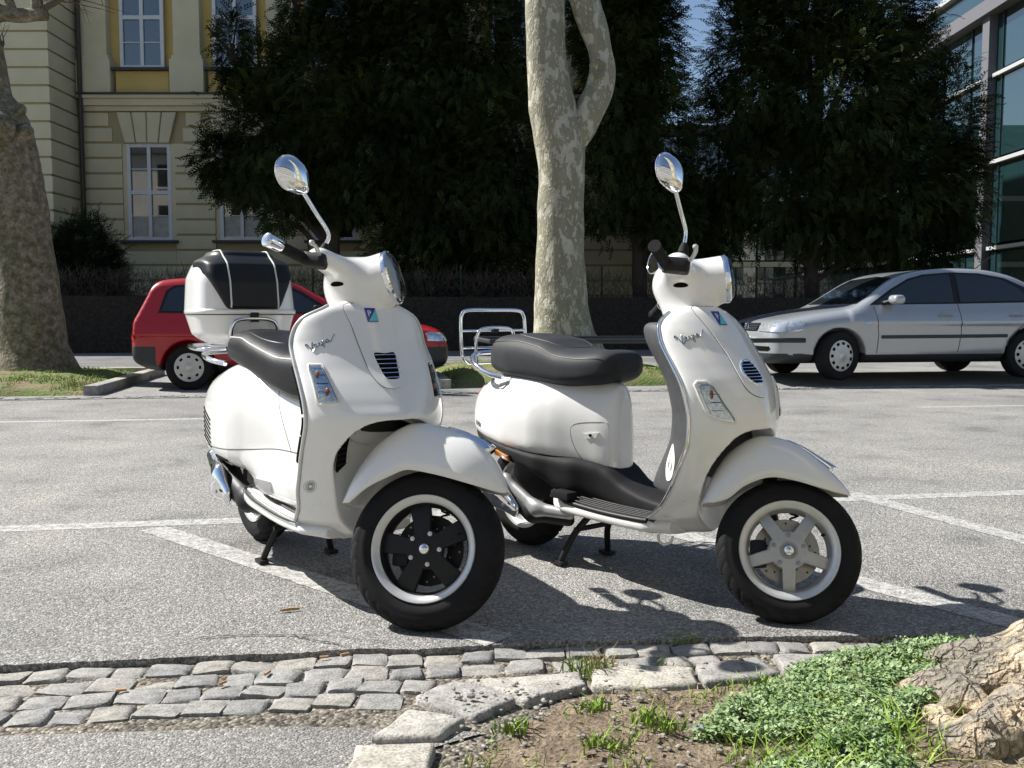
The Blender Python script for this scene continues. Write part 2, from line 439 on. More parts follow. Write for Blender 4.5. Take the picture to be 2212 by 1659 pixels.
def stone(name, base, sc=38):
    m, nt, b = nodes_mat(name)
    tc = N(nt, 'ShaderNodeTexCoord'); oi = N(nt, 'ShaderNodeObjectInfo')
    mp = N(nt, 'ShaderNodeVectorMath', operation='ADD'); nt.links.new(tc.outputs['Object'], mp.inputs[0]); nt.links.new(oi.outputs['Random'], mp.inputs[1])
    n = N(nt, 'ShaderNodeTexNoise', scale=float(sc), detail=9.); nt.links.new(mp.outputs[0], n.inputs['Vector'])
    n2 = N(nt, 'ShaderNodeTexNoise', scale=sc * 6., detail=4.); nt.links.new(mp.outputs[0], n2.inputs['Vector'])
    c = ramp(nt, n.outputs['Fac'], [(.3, tuple(x * .68 for x in base)), (.5, base), (.72, tuple(min(x * 1.25, .8) for x in base))])
    c2 = ramp(nt, n2.outputs['Fac'], [(.33, (.6, .6, .6)), (.5, (1, 1, 1)), (.7, (1.15, 1.13, 1.1))])
    r = ramp(nt, oi.outputs['Random'], [(0, (.78, .78, .80)), (.5, (1, 1, 1)), (1, (1.12, 1.08, 1.0))])
    c = mix(nt, mix(nt, c, c2, 1., 'MULTIPLY'), r, 1., 'MULTIPLY')
    nt.links.new(c, b.inputs['Base Color']); b.inputs['Roughness'].default_value = .85; b.inputs['Specular IOR Level'].default_value = .25
    bp = N(nt, 'ShaderNodeBump'); bp.inputs['Strength'].default_value = .7; bp.inputs['Distance'].default_value = .004
    nt.links.new(n2.outputs['Fac'], bp.inputs['Height']); nt.links.new(bp.outputs[0], b.inputs['Normal'])
stone('cobble_stone', (.27, .266, .255), 30); stone('kerb_granite', (.35, .34, .315), 22)
def paint_line():
    m, nt, b = nodes_mat('road_paint')
    tc = N(nt, 'ShaderNodeTexCoord'); P = tc.outputs['Object']
    n = N(nt, 'ShaderNodeTexNoise', scale=26., detail=9.); nt.links.new(P, n.inputs['Vector'])
    n2 = N(nt, 'ShaderNodeTexVoronoi', scale=130.); nt.links.new(P, n2.inputs['Vector'])
    sep = N(nt, 'ShaderNodeSeparateColor'); nt.links.new(n2.outputs['Color'], sep.inputs[0])
    w = ramp(nt, n.outputs['Fac'], [(.43, (0, 0, 0)), (.68, (1, 1, 1))])
    asp = ramp(nt, sep.outputs[0], [(0, (.13, .13, .12)), (.6, (.29, .285, .27)), (1, (.50, .49, .47))])
    wh = ramp(nt, sep.outputs[1], [(0, (.31, .305, .29)), (.3, (.40, .395, .38)), (1, (.52, .51, .49))])
    nt.links.new(mix(nt, asp, wh, w), b.inputs['Base Color']); b.inputs['Roughness'].default_value = .8
    bp = N(nt, 'ShaderNodeBump'); bp.inputs['Strength'].default_value = .5; bp.inputs['Distance'].default_value = .004
    nt.links.new(n2.outputs['Distance'], bp.inputs['Height']); nt.links.new(bp.outputs[0], b.inputs['Normal'])
paint_line()
def soil():
    m, nt, b = nodes_mat('soil')
    tc = N(nt, 'ShaderNodeTexCoord'); P = tc.outputs['Object']
    n = N(nt, 'ShaderNodeTexNoise', scale=9., detail=10.); nt.links.new(P, n.inputs['Vector'])
    n2 = N(nt, 'ShaderNodeTexNoise', scale=90., detail=8.); nt.links.new(P, n2.inputs['Vector'])
    c = ramp(nt, n.outputs['Fac'], [(.3, (.12, .088, .058)), (.55, (.21, .162, .11)), (.75, (.29, .24, .17))])
    c2 = ramp(nt, n2.outputs['Fac'], [(.3, (.5, .48, .45)), (.6, (1.1, 1.1, 1.1)), (.75, (1.6, 1.55, 1.45))])
    nt.links.new(mix(nt, c, c2, 1., 'MULTIPLY'), b.inputs['Base Color']); b.inputs['Roughness'].default_value = .95
    bp = N(nt, 'ShaderNodeBump'); bp.inputs['Strength'].default_value = .9; bp.inputs['Distance'].default_value = .012
    nt.links.new(n2.outputs['Fac'], bp.inputs['Height']); nt.links.new(bp.outputs[0], b.inputs['Normal'])
soil()
mat('lawn', (.11, .15, .035), .95, col2=((.19, .15, .08), 2.5, .42, .62), var=(30, .3, 6), bump=(40, .8, .03))
mat('far_ground', (.12, .115, .07), .95, var=(.4, .3, 6))

def sheet(name, pts, z, m, jit=0., thick=0.):
    bm = bmesh.new(); vs_ = [bm.verts.new((p[0], p[1], z)) for p in pts]; f = bm.faces.new(vs_)
    if f.normal.z < 0: f.normal_flip()
    if thick:
        r = bmesh.ops.extrude_face_region(bm, geom=[f]); 
        for v in r['geom']:
            if isinstance(v, bmesh.types.BMVert): v.co.z -= thick
    me = bm_mesh(bm)
    return obj(name, me, m, smooth=False)
def jitter_line(pts, step, amp, seed=1):
    rnd = random.Random(seed); out = []
    for a, b in zip(pts, pts[1:]):
        L = math.dist(a, b); n = max(1, int(L / step))
        for k in range(n):
            t = k / n
            out.append((a[0] + (b[0] - a[0]) * t + rnd.uniform(-amp, amp) * .4, a[1] + (b[1] - a[1]) * t + rnd.uniform(-amp, amp)))
    out.append(pts[-1]); return out
far = sheet('ground', [(-300, -300), (300, -300), (300, 300), (-300, 300)], -.16, 'far_ground'); kind(far, 'structure')
edge_px = [(0, 1437), (322, 1423), (460, 1416), (643, 1410), (781, 1400), (896, 1403), (1000, 1396), (1122, 1389), (1362, 1383), (1543, 1377), (1723, 1374), (1964, 1371), (2175, 1377), (2400, 1382)]
EDGE = [G(*p)[:2] for p in edge_px]
EDGE = [(-14, EDGE[0][1] - 1.1), (-4, EDGE[0][1] - .25)] + EDGE + [(4.0, EDGE[-1][1] + .25), (14, EDGE[-1][1] + 1.6)]
near = jitter_line(EDGE, .012, .0035, 3)
road = sheet('road', [(-90, near[0][1] - 12), near[0]] + near[1:-1] + [near[-1], (90, near[-1][1] + 14), (90, 40), (-90, 16)], 0, 'asphalt_road', thick=.07); kind(road, 'structure')
# old asphalt of the near-left pavement
pv = sheet('pavement', [(-30, -30), (30, -30), (30, 1.2), (3., 1.3), (-.2, 1.3), (-.22, 1.95), (-.06, 2.06), (-.5, 2.09), (-1.4, 2.02), (-4, 1.8), (-30, .5)], -.015, 'asphalt_old'); kind(pv, 'structure')
gut = sheet('gutter', [(-30, -.6), (-4, 1.6), (-1.4, 1.9), (-.4, 1.2), (3.5, 1.2), (30, 4.4), (30, 9), (4, 3.2), (-4, 2.6), (-30, 1)], -.020, 'gravel_dirt'); kind(gut, 'structure')
# painted lines (4 mm sheets)
def line_strip(name, a, b, w, z=.0012, seed=0, m='road_paint', step=.02, amp=.003):
    a = Vector((a[0], a[1])); b = Vector((b[0], b[1])); d = (b - a).normalized(); n_ = Vector((-d.y, d.x))
    L = (b - a).length; k = max(2, int(L / step)); rnd = random.Random(seed)
    vs_, fs = [], []
    for i in range(k + 1):
        p = a + d * (L * i / k)
        for s in (-1, 1):
            q = p + n_ * s * (w / 2 + rnd.uniform(-amp, amp)); vs_.append((q.x, q.y, z))
    for i in range(k): fs.append((2 * i, 2 * i + 2, 2 * i + 3, 2 * i + 1))
    o = obj(name, mesh_py(vs_, fs), m, smooth=False); o.data.flip_normals() if o.data.polygons[0].normal.z < 0 else None
    return kind(o, 'structure')
a, b = np.array(G(0, 912)[:2]), np.array(G(2212, 876)[:2]); d = b - a
line_strip('lane_line', a - d * 1.2, a + (b - a) * .30, .11, seed=1); line_strip('lane_line', a + (b - a) * .88, b + d * 1.2, .11, seed=2)
a, b = np.array(G(0, 1143)[:2]), np.array(G(2212, 1064)[:2]); d = b - a
line_strip('bay_line', a - d * .8, b + d * .8, .12, seed=3)
line_strip('bay_line', G(330, 1142), G(1080, 1385), .12, z=.0020, seed=4); line_strip('bay_line', G(1280, 1105), G(2250, 1362), .12, z=.0020, seed=5)
line_strip('bay_line', G(1835, 1066), G(2300, 1190), .12, z=.0020, seed=6); line_strip('bay_line', G(-150, 1120), G(-700, 1050), .12, z=.0020, seed=7)
# cracks in the asphalt edge
mat('crack', (.022, .02, .018), .95)
def crack(pts, w, seed):
    P = jitter_line([G(*p)[:2] for p in pts], .02, .006, seed); rnd = random.Random(seed + 5)
    vs_, fs = [], []
    for i, p in enumerate(P):
        ww = w * rnd.uniform(.3, 1.); vs_ += [(p[0], p[1] - ww, .0045), (p[0], p[1] + ww, .0045)]
    for i in range(len(P) - 1): fs.append((2 * i, 2 * i + 2, 2 * i + 3, 2 * i + 1))
    return kind(obj('road_crack', mesh_py(vs_, fs), 'crack', smooth=False), 'structure')
crack([(322, 1421), (381, 1396), (437, 1380), (533, 1373), (634, 1375), (680, 1387), (758, 1398)], .0035, 1)
crack([(634, 1375), (700, 1372), (780, 1384), (850, 1392)], .0022, 2)
crack([(1500, 1330), (1570, 1352), (1640, 1362), (1720, 1366)], .002, 3)
# cobbles
def cobble_mesh(seed):
    rnd = random.Random(seed); bm = bmesh.new()
    box(bm, (0, 0, -.04), (.094, .096, .085), None, .014, 2)
    for v in bm.verts:
        if v.co.z > -.02:
            p = v.co * 22 + Vector((seed * 7.1, 0, 0)); nz = mnoise.noise_vector(p)
            v.co += Vector((nz.x * .017, nz.y * .016, nz.z * .007))
    bmesh.ops.subdivide_edges(bm, edges=[e for e in bm.edges if e.calc_length() > .03], cuts=1, use_grid_fill=True)
    for v in bm.verts:
        if v.co.z > -.03: v.co.z += mnoise.noise(v.co * 60 + Vector((seed, 3, 1))) * .0035
    me = bm_mesh(bm); return me
COB = [cobble_mesh(i) for i in range(10)]
KERB_PX = [[(765, 1612), (937, 1603), (932, 1668), (735, 1690)], [(882, 1530), (1009, 1550), (958, 1592), (796, 1592)], [(888, 1502), (990, 1468), (1118, 1509), (1014, 1547)], [(1003, 1466), (1100, 1462), (1254, 1449), (1268, 1481), (1136, 1515)],
           [(1272, 1446), (1374, 1436), (1499, 1440), (1508, 1477), (1410, 1487), (1280, 1481)], [(1508, 1434), (1639, 1418), (1684, 1449), (1657, 1466), (1520, 1470)], [(1672, 1416), (1808, 1410), (1868, 1428), (1842, 1444), (1694, 1447)], [(1876, 1420), (2000, 1406), (2012, 1434), (1884, 1442)], [(2006, 1404), (2130, 1392), (2140, 1422), (2018, 1432)], [(2136, 1391), (2290, 1382), (2300, 1412), (2146, 1420)]]
KERBW = [[G(*p)[:2] for p in q] for q in KERB_PX]
bed_edge = [(-.30, 1.0), (-.22, 1.75), KERBW[0][0], KERBW[1][3], (.30 - .52, 2.12), KERBW[2][0], KERBW[2][1], KERBW[3][1], KERBW[4][0], KERBW[5][0], KERBW[6][0], KERBW[7][0], KERBW[8][0], KERBW[9][1], (4, 2.9), (4, 1.0)]
def inside(p, poly):
    c = False; n = len(poly)
    for i in range(n):
        a, b = poly[i], poly[i - 1]
        if (a[1] > p[1]) != (b[1] > p[1]) and p[0] < (b[0] - a[0]) * (p[1] - a[1]) / (b[1] - a[1]) + a[0]: c = not c
    return c
rnd = random.Random(11)
ES = np.array(EDGE); sx = ES[:, 0]; sy = ES[:, 1]
ncob = 0
for row in range(5):
    x = -2.6 + rnd.uniform(0, .1)
    while x < 2.2:
        w = rnd.uniform(.086, .118)
        off = .052 + .088 * row
        y = float(np.interp(x + w / 2, sx, sy)) - off + rnd.uniform(-.006, .006)
        if row == 4 and x > -1.5: x += w; continue
        c = (x + w / 2, y)
        ok = not any(inside((c[0] + dx, c[1] + dy), bed_edge) for dx in (-.03, .03) for dy in (-.02, .045)) and not any(inside((c[0], c[1] + dy), q) for q in KERBW for dy in (-.03, 0, .03))
        if ok and rnd.random() > .03:
            o = bpy.data.objects.new('cobble', COB[rnd.randrange(10)]); COL.objects.link(o); o.parent = gut
            sunk = rnd.random() < (.30 if row == 1 else .08)
            o.location = (c[0], c[1], -.013 - (.006 if sunk else 0) + rnd.uniform(-.003, .003))
            o.rotation_euler = (rnd.uniform(-.07, .07), rnd.uniform(-.07, .07), rnd.uniform(-.14, .14) + .05 + (math.pi if rnd.random() < .5 else 0))
            o.scale = ((w - .003) / .094, rnd.uniform(.78, .90), 1)
            ncob += 1
        x += w
for me in COB:
    me.materials.append(MATS['cobble_stone']); me.polygons.foreach_set('use_smooth', [True] * len(me.polygons)); sharp(me, 60)
# granite kerb stones round the planting bed
kerb = empty('kerb', (0, 0, 0)); kind(kerb, 'structure')
for i, q in enumerate(KERBW):
    bm = bmesh.new(); f = bm.faces.new([bm.verts.new((x, y, .003)) for x, y in q])
    if f.normal.z < 0: f.normal_flip()
    r = bmesh.ops.extrude_face_region(bm, geom=[f])
    for v in r['geom']:
        if isinstance(v, bmesh.types.BMVert): v.co.z = -.12
    bmesh.ops.recalc_face_normals(bm, faces=bm.faces)
    bmesh.ops.bevel(bm, geom=bm.edges[:], offset=.012, segments=2, profile=.6, affect='EDGES')
    for _ in range(2): bmesh.ops.subdivide_edges(bm, edges=[e for e in bm.edges if e.calc_length() > .03], cuts=1, use_grid_fill=True)
    bmesh.ops.triangulate(bm, faces=[f for f in bm.faces if len(f.verts) > 4])
    c = Vector((sum(p[0] for p in q) / len(q), sum(p[1] for p in q) / len(q), 0))
    for v in bm.verts:
        p = v.co * 9 + Vector((i * 3.3, 0, 0)); nz = mnoise.noise_vector(p); n2 = mnoise.noise_vector(v.co * 38)
        v.co += Vector((nz.x * .014, nz.y * .012, nz.z * .006)) + n2 * .003
        v.co -= c
    o = obj('kerb_stone', sharp(bm_mesh(bm), 70), 'kerb_granite', kerb); o.location = c
# planting bed
def bedh(x, y):
    return .004 + .02 * mnoise.noise(Vector((x * 3.1, y * 3.1, 2))) + .010 * mnoise.noise(Vector((x * 14, y * 14, 5))) + .05 * max(0, min(1, (x - .55) / .6)) * max(0, 1 - abs(y - 1.95) / .5)
bm = bmesh.new(); gx = np.arange(-.36, 3.2, .03); gy = np.arange(.9, 2.75, .03); VV = {}
in_poly = [(-.24, .9), (-.20, 1.72), (-.10, 1.93), (.02, 2.06), (.10, 2.19), (.26, 2.27), (.46, 2.30), (.68, 2.35), (.92, 2.40), (1.25, 2.46), (3.2, 2.75), (3.2, .9)]
for x in gx:
    for y in gy:
        if inside((x, y), in_poly) : VV[(round(x, 3), round(y, 3))] = bm.verts.new((x, y, bedh(x, y) - .004))
for (x, y), v in list(VV.items()):
    q = [VV.get((round(x + dx, 3), round(y + dy, 3))) for dx, dy in ((0, 0), (.03, 0), (.03, .03), (0, .03))]
    if all(q): bm.faces.new(q)
bed = kind(obj('planting_bed', bm_mesh(bm), 'soil'), 'structure')
# far side: pavement lane, grass mounds with kerbs
lane = sheet('side_lane', [(-60, 9), (-60, 17), (60, 38), (60, 27)], .004, 'lane_asphalt'); kind(lane, 'structure')
AN = R_(9.5)
def roadpt(s, t, z=0):      # s along the street, t across, origin (0, 12.8)
    return (s * math.cos(AN) - t * math.sin(AN), 12.8 + s * math.sin(AN) + t * math.cos(AN), z)
line_strip('side_line', roadpt(-14, 6.6), roadpt(30, 6.6), .12, z=.009, seed=9, amp=.002, step=.5)
def mound(name, s0, s1, t0, t1, h, seed, label=None):
    bm = bmesh.new(); n, m = 60, 36; V_ = []
    for i in range(n + 1):
        for j in range(m + 1):
            u, v = i / n * 2 - 1, j / m * 2 - 1
            r = max(0, 1 - (abs(u) ** 4 + abs(v) ** 4)) ** .7
            s, t = (s0 + s1) / 2 + u * (s1 - s0) / 2, (t0 + t1) / 2 + v * (t1 - t0) / 2
            z = .03 + h * r * (.8 + .3 * mnoise.noise(Vector((s, t, seed)))) + .03 * mnoise.noise(Vector((s * 4, t * 4, seed)))
            x, y, _ = roadpt(s, t); V_.append(bm.verts.new((x, y, max(z, -.02) if abs(u) < .995 and abs(v) < .995 else -.05)))
    for i in range(n):
        for j in range(m): bm.faces.new((V_[i * (m + 1) + j], V_[(i + 1) * (m + 1) + j], V_[(i + 1) * (m + 1) + j + 1], V_[i * (m + 1) + j + 1]))
    o = kind(obj(name, bm_mesh(bm), 'lawn'), 'structure')
    ks = []
    k = 0
    for (a, b) in (((s0, t0), (s0, t1)), ((s1, t0), (s1, t1)), ((s0, t1), (s1, t1))):
        L = math.dist(a, b); q = int(L / .8)
        for e in range(q):
            c = (a[0] + (b[0] - a[0]) * (e + .5) / q, a[1] + (b[1] - a[1]) * (e + .5) / q)
            me = box_mesh((0, 0, 0), (L / q - .02, .16, .16), None, .015); ko = obj('kerb_stone', me, 'kerb_granite', o); ko.location = roadpt(c[0], c[1], .035)
            ko.rotation_euler = (0, 0, AN + math.atan2(b[1] - a[1], b[0] - a[0]) + rnd.uniform(-.03, .03))
    return o
md1 = mound('grass_mound', -9.5, -5.1, -1.25, 2.6, .17, 1); md2 = mound('grass_mound', -1.0, 2.5, -.9, 2.6, .24, 2)
# a gutter row of setts along the far parking bays
SET = [cobble_mesh(20 + i) for i in range(3)]
for me in SET: me.materials.append(MATS['cobble_stone'])
fg = sheet('far_gutter', [roadpt(-30, -1.75)[:2], roadpt(40, -1.75)[:2], roadpt(40, -1.42)[:2], roadpt(-30, -1.42)[:2]], .003, 'gravel_dirt'); kind(fg, 'structure')
for i in range(170):
    for r in (0, 1):
        o = bpy.data.objects.new('sett', SET[(i + r) % 3]); COL.objects.link(o); o.parent = fg
        s = -7.6 + i * .128 + r * .06
        o.location = roadpt(s, -1.66 + r * .14, .008 + rnd.uniform(-.004, .004)); o.scale = (1.2, 1.3, .6); o.rotation_euler = (0, 0, AN + rnd.uniform(-.1, .1))

# the right-hand parking bay rises a little towards the trees
bm = bmesh.new(); ss = [2.75 + .5 * i for i in range(60)]; tt = [-1.40, -1.0, -.6, -.2, .4, 2.6]; zz = [-.004, .035, .065, .082, .086, .09]; V_ = []
for s_ in ss:
    for t_, z_ in zip(tt, zz): V_.append(bm.verts.new(roadpt(s_, t_, z_)))
for i in range(len(ss) - 1):
    for j in range(len(tt) - 1): bm.faces.new((V_[i * 6 + j], V_[(i + 1) * 6 + j], V_[(i + 1) * 6 + j + 1], V_[i * 6 + j + 1]))
kind(obj('parking_bay', bm_mesh(bm), 'asphalt_road'), 'structure')
# ------------------------------------------------------------------ buildings
mat('render_cream', (.64, .575, .385), .9, var=(1.2, .10, 8), bump=(90, .2, .004))
mat('render_yellow', (.60, .43, .15), .9, var=(1.2, .12, 8), bump=(90, .2, .004))
mat('render_joint', (.40, .34, .19), .95)
mat('window_white', (.66, .67, .68), .4, var=(5, .06))
mat('roof_metal', (.10, .11, .12), .5, metal=.3)
mat('gutter_brown', (.06, .045, .035), .5)
mat('sill_metal', (.05, .055, .06), .5, metal=.4)
mat('curtain', (.42, .41, .36), .9, var=(6, .2))
def glass_mat(name, col, refl=.6):
    m, nt, b = nodes_mat(name); b.inputs['Base Color'].default_value = (*col, 1); b.inputs['Roughness'].default_value = .02
    b.inputs['Specular IOR Level'].default_value = 1.; b.inputs['IOR'].default_value = 1.9
glass_mat('window_glass', (.012, .014, .016)); glass_mat('teal_glass', (.012, .034, .038))
def bx(name, x0, x1, y0, y1, z0, z1, m, parent, bev=0):
    return obj(name, box_mesh(((x0 + x1) / 2, (y0 + y1) / 2, (z0 + z1) / 2), (x1 - x0, y1 - y0, z1 - z0), None, bev), m, parent, smooth=False)
YF = 30.5; SCL = YF / 2030.
def fx(x): return (x - 1106) * SCL
def fz(y): return CAMH + (680 - y) * SCL
bld = empty('palace_building', (-6, YF, 0)); tag(bld, 'cream and yellow institutional building with rusticated ground floor and white windows', 'building')
class _P: pass
def cb(name, x0, x1, d0, d1, z0, z1, m, par=None, bev=0):
    """box on the facade: d = metres proud of the facade plane (towards camera)"""
    o = bx(name, x0 + 6, x1 + 6, -d1, -d0, z0, z1, m, par or bld, bev); return o
XL, XR = -13.72, 4.7
WX = [-11.64 + 2.95 * i for i in range(5)]
z_c0, z_c1 = fz(250), fz(214)             # cornice
zg0, zg1 = fz(518), fz(320)               # ground-floor window opening
zu0, zu1 = fz(157), fz(157) + 3.1
cb('core_wall', XL - .5, XR, -8, -.25, -.1, 17, 'render_yellow')
def window(xc, w, z0, z1, d, n_rows=4, cur=False):
    f = cb('window', xc - w / 2, xc + w / 2, d - .03, d, z0, z1, 'window_glass')
    def fr(a0, a1, b0, b1, p=.05, nm='window_bar'): cb(nm, a0, a1, d - .02, d + p, b0, b1, 'window_white', None)
    fr(xc - w / 2 - .06, xc - w / 2 + .05, z0 - .05, z1 + .05, .07); fr(xc + w / 2 - .05, xc + w / 2 + .06, z0 - .05, z1 + .05, .07)
    fr(xc - w / 2 + .05, xc + w / 2 - .05, z0 - .05, z0 + .06, .068); fr(xc - w / 2 + .05, xc + w / 2 - .05, z1 - .06, z1 + .05, .068)
    fr(xc - .055, xc + .055, z0 + .06, z1 - .06, .062)
    zm = z0 + (z1 - z0) * .5
    for s in (-1, 1):
        a, b = (xc - w / 2 + .05, xc - .055) if s < 0 else (xc + .055, xc + w / 2 - .05)
        fr(a, b, zm - .06, zm + .06, .058)
        for q in (.25, .75): fr(a, b, z0 + (z1 - z0) * q - .015, z0 + (z1 - z0) * q + .015, .04)
    if cur:
        for s in (-1, 1):
            a, b = (xc - w / 2 + .06, xc - .06) if s < 0 else (xc + .06, xc + w / 2 - .06)
            cb('curtain', a, b, d - .004, d + .004, z0 + .08, z0 + (z1 - z0) * .24, 'curtain')
WW = 1.28
for i, xc in enumerate(WX):
    window(xc, WW, zg0, zg1, -.12, cur=i in (0, 1))
    window(xc - .12, WW, zu0, zu1, -.12)
    cb('window_sill', xc - WW / 2 - .28, xc + WW / 2 + .28, -.05, .16, zg0 - .13, zg0 - .05, 'sill_metal')
    cb('window_sill', xc - .12 - WW / 2 - .28, xc - .12 + WW / 2 + .28, -.05, .16, zu0 - .13, zu0 - .05, 'sill_metal')
    cb('apron_panel', xc - .12 - WW / 2 - .2, xc - .12 + WW / 2 + .2, -.25, -.02, z_c1, zu0 - .14, 'render_yellow')
    cb('reveal', xc - WW / 2 - .22, xc - WW / 2 - .06, -.25, -.06, zg0 - .05, zg1 + .1, 'render_cream'); cb('reveal', xc + WW / 2 + .06, xc + WW / 2 + .22, -.25, -.06, zg0 - .05, zg1 + .1, 'render_cream')
    for k in range(4):                    # voussoirs
        a0 = -.62 + k * .42
        bm = bmesh.new(); zb, zt = zg1 + .06, zg1 + 1.02
        for (dx, z) in ((a0, zb), (a0 + .40, zb), (a0 * 1.25 - .02 + .42 * (k > 1) * .25 + .46, zt), (a0 * 1.25 - .06, zt)): pass
        b0, b1 = -.72 + k * .36, -.72 + (k + 1) * .36; t0, t1 = b0 * 1.35, b1 * 1.35
        q = [(b0 + .015, zb), (b1 - .015, zb), (t1 - .015, zt), (t0 + .015, zt)]
        fr_ = [bm.verts.new((xc + x + 6, -.075, z)) for x, z in q]; bk_ = [bm.verts.new((xc + x + 6, .25, z)) for x, z in q]
        bm.faces.new(fr_); bm.faces.new(bk_[::-1])
        for e in range(4): bm.faces.new((fr_[e], fr_[(e + 1) % 4], bk_[(e + 1) % 4], bk_[e]))
        bmesh.ops.bevel(bm, geom=bm.edges[:], offset=.02, segments=1, affect='EDGES')
        obj('voussoir', bm_mesh(bm), 'render_cream', bld, smooth=False)
# rusticated courses between the window openings
cz = z_c0; row = 0
while cz > .9:
    z1_ = cz - .035; z0_ = cz - .487 + .035
    edges = [XL] + [v for xc in WX for v in (xc - WW / 2 - .2, xc + WW / 2 + .2)] + [XR]
    for a, b in zip(edges[::2], edges[1::2]):
        ext = 0
        if z1_ > zg1 + .1 and z0_ < zg1 + 1.02:      # step back for the voussoirs
            ext = -.22 - .22 * ((z0_ + z1_) / 2 - zg1)
        a2, b2 = a - (ext if a != XL else 0), b + (ext if b != XR else 0)
        if z0_ < zg0 - .3 and z1_ < zg0: pass
        if b2 - a2 > .1: cb('stone_course', a2, b2, -.25, .0, z0_, z1_, 'render_cream', None, .02)
    if z1_ < zg0 - .12:
        for xc in WX: cb('stone_course', xc - WW / 2 - .19, xc + WW / 2 + .19, -.25, -.012, z0_, z1_, 'render_cream', None, .02)
    cz -= .487; row += 1
_e = [XL] + [v for xc in WX for v in (xc - WW / 2 - .2, xc + WW / 2 + .2)] + [XR]
for a, b in zip(_e[::2], _e[1::2]): cb('joint_wall', a, b, -.3, -.055, 0, z_c0, 'render_joint')
for xc in WX:
    cb('joint_wall', xc - WW / 2 - .2, xc + WW / 2 + .2, -.3, -.057, 0, zg0 - .04, 'render_joint'); cb('joint_wall', xc - WW / 2 - .2, xc + WW / 2 + .2, -.3, -.057, zg1 + .04, z_c0, 'render_joint')
cb('plinth', XL, XR, -.3, .12, -.1, 1.05, 'render_cream', None, .03); cb('plinth_ledge', XL, XR, -.3, .18, 1.05, 1.2, 'render_cream', None, .03)
for (d, a, b) in ((.10, 250, 240), (.22, 240, 226), (.30, 226, 219), (.36, 219, 215)): cb('cornice', XL, XR, -.25, d, fz(a), fz(b), 'render_cream' if d != .36 else 'sill_metal', None, .01)
for i in range(6):                        # pilasters between the upper windows
    xc = WX[0] - 1.475 - .12 + 2.95 * i
    cb('pilaster', xc - .42, xc + .42, -.25, .12, z_c1 + 1.15, 15, 'render_cream', None, .01)
    cb('pilaster_base', xc - .54, xc + .54, -.25, .20, z_c1, z_c1 + 1.05, 'render_cream', None, .02); cb('pilaster_base', xc - .48, xc + .48, -.25, .17, z_c1 + 1.05, z_c1 + 1.18, 'render_cream', None, .02)
cb('eaves', XL - .5, XR + .5, -8, .8, 16.6, 17.2, 'render_cream'); cb('roof', XL - .5, XR + .3, -8, .4, 17.2, 19, 'roof_metal')
# projecting wing on the left
YW = 28.6
wing = empty('building_wing', (-20, YW, 0)); tag(wing, 'projecting corner wing with deep rusticated courses behind the left plane tree', 'building')
def wb(name, x0, x1, y0, y1, z0, z1, m, bev=0): return bx(name, x0 + 20, x1 + 20, y0 - YW, y1 - YW, z0, z1, m, wing, bev)
wb('core_wall', -60, -13.87, YW + .06, YW + 14, -.1, 19, 'render_joint')
z = .9; 
while z < 18:
    wb('stone_course', -34, -13.80, YW, YW + 1.86, z + .03, z + .497, 'render_cream', .022); z += .527
wb('plinth', -60, -13.72, YW - .1, YW + 1.8, -.1, .9, 'render_cream', .03)
wb('eaves', -60, -13.2, YW - .6, YW + 14, 19, 19.6, 'render_cream'); wb('roof', -60, -13.6, YW - .2, YW + 14, 19.6, 22, 'roof_metal')
pipe = tag(obj('downpipe', tube([(-13.62, YF - .28, 0), (-13.62, YF - .28, 17)], .075, 12), 'gutter_brown'), 'dark brown downpipe in the corner of the cream building', 'downpipe')
# glass office block on the right
gbx = 17.5
gl = empty('glass_building', (gbx, 34, 0)); tag(gl, 'glass office block with pale floor slabs at the right edge', 'building')
mat('slab_white', (.40, .41, .42), .6); mat('soffit_grey', (.12, .12, .135), .7); mat('steel_mullion', (.05, .06, .065), .4, metal=.6)
def gb(name, x0, x1, y0, y1, z0, z1, m, bev=0): return bx(name, x0 - gbx, x1 - gbx, y0 - 34, y1 - 34, z0, z1, m, gl, bev)
H_G = 12.4
gb('core', gbx + .6, gbx + 16, 25, 56, 0, H_G - .4, 'dark_void'); gb('core', 5.6, gbx + .6, 45.8, 60, 0, 9.4, 'dark_void')
lv = [0, 3.3, 6.4, 9.5, H_G - .6]
for i, (a, b) in enumerate(zip(lv, lv[1:])):
    y = 25.
    while y < 45:
        gb('pane', gbx, gbx + .03, y + .04, y + 2.26, a + .22, b - .12, 'teal_glass'); y += 2.3
    x = 6.
    while x < gbx and b < 10:
        gb('pane', x + .04, x + 1.86, 45.2, 45.23, a + .22, b - .12, 'teal_glass'); x += 1.9
    gb('floor_slab', gbx - .16, gbx + .6, 25, 45.8, a - .03, a + .10, 'slab_white')
    if b < 10: gb('floor_slab', 5.6, gbx - .3, 45.0, 45.8, a - .10, a + .14, 'slab_white')
y = 25.
while y < 45.2: gb('mullion', gbx - .05, gbx + .02, y - .02, y + .02, 0, H_G, 'steel_mullion'); y += 2.3
x = 6.
while x < gbx: gb('mullion', x - .03, x + .03, 45.08, 45.2, 0, 9.4, 'steel_mullion'); x += 1.9
gb('soffit', gbx - .5, gbx + 1, 25, 46, H_G - .7, H_G - .2, 'soffit_grey'); gb('roof_edge', gbx - .7, gbx + 14, 24.5, 46.5, H_G + .55, H_G + .75, 'slab_white')
gb('parapet_glass', gbx - .45, gbx - .42, 25, 46, H_G - .2, H_G + .55, 'teal_glass'); gb('corner_column', gbx - .3, gbx + .1, 34.7, 35.2, 0, H_G - .5, 'soffit_grey')
gb('roof_edge', 5.2, gbx - .8, 44.6, 60, 9.4, 9.75, 'roof_metal')
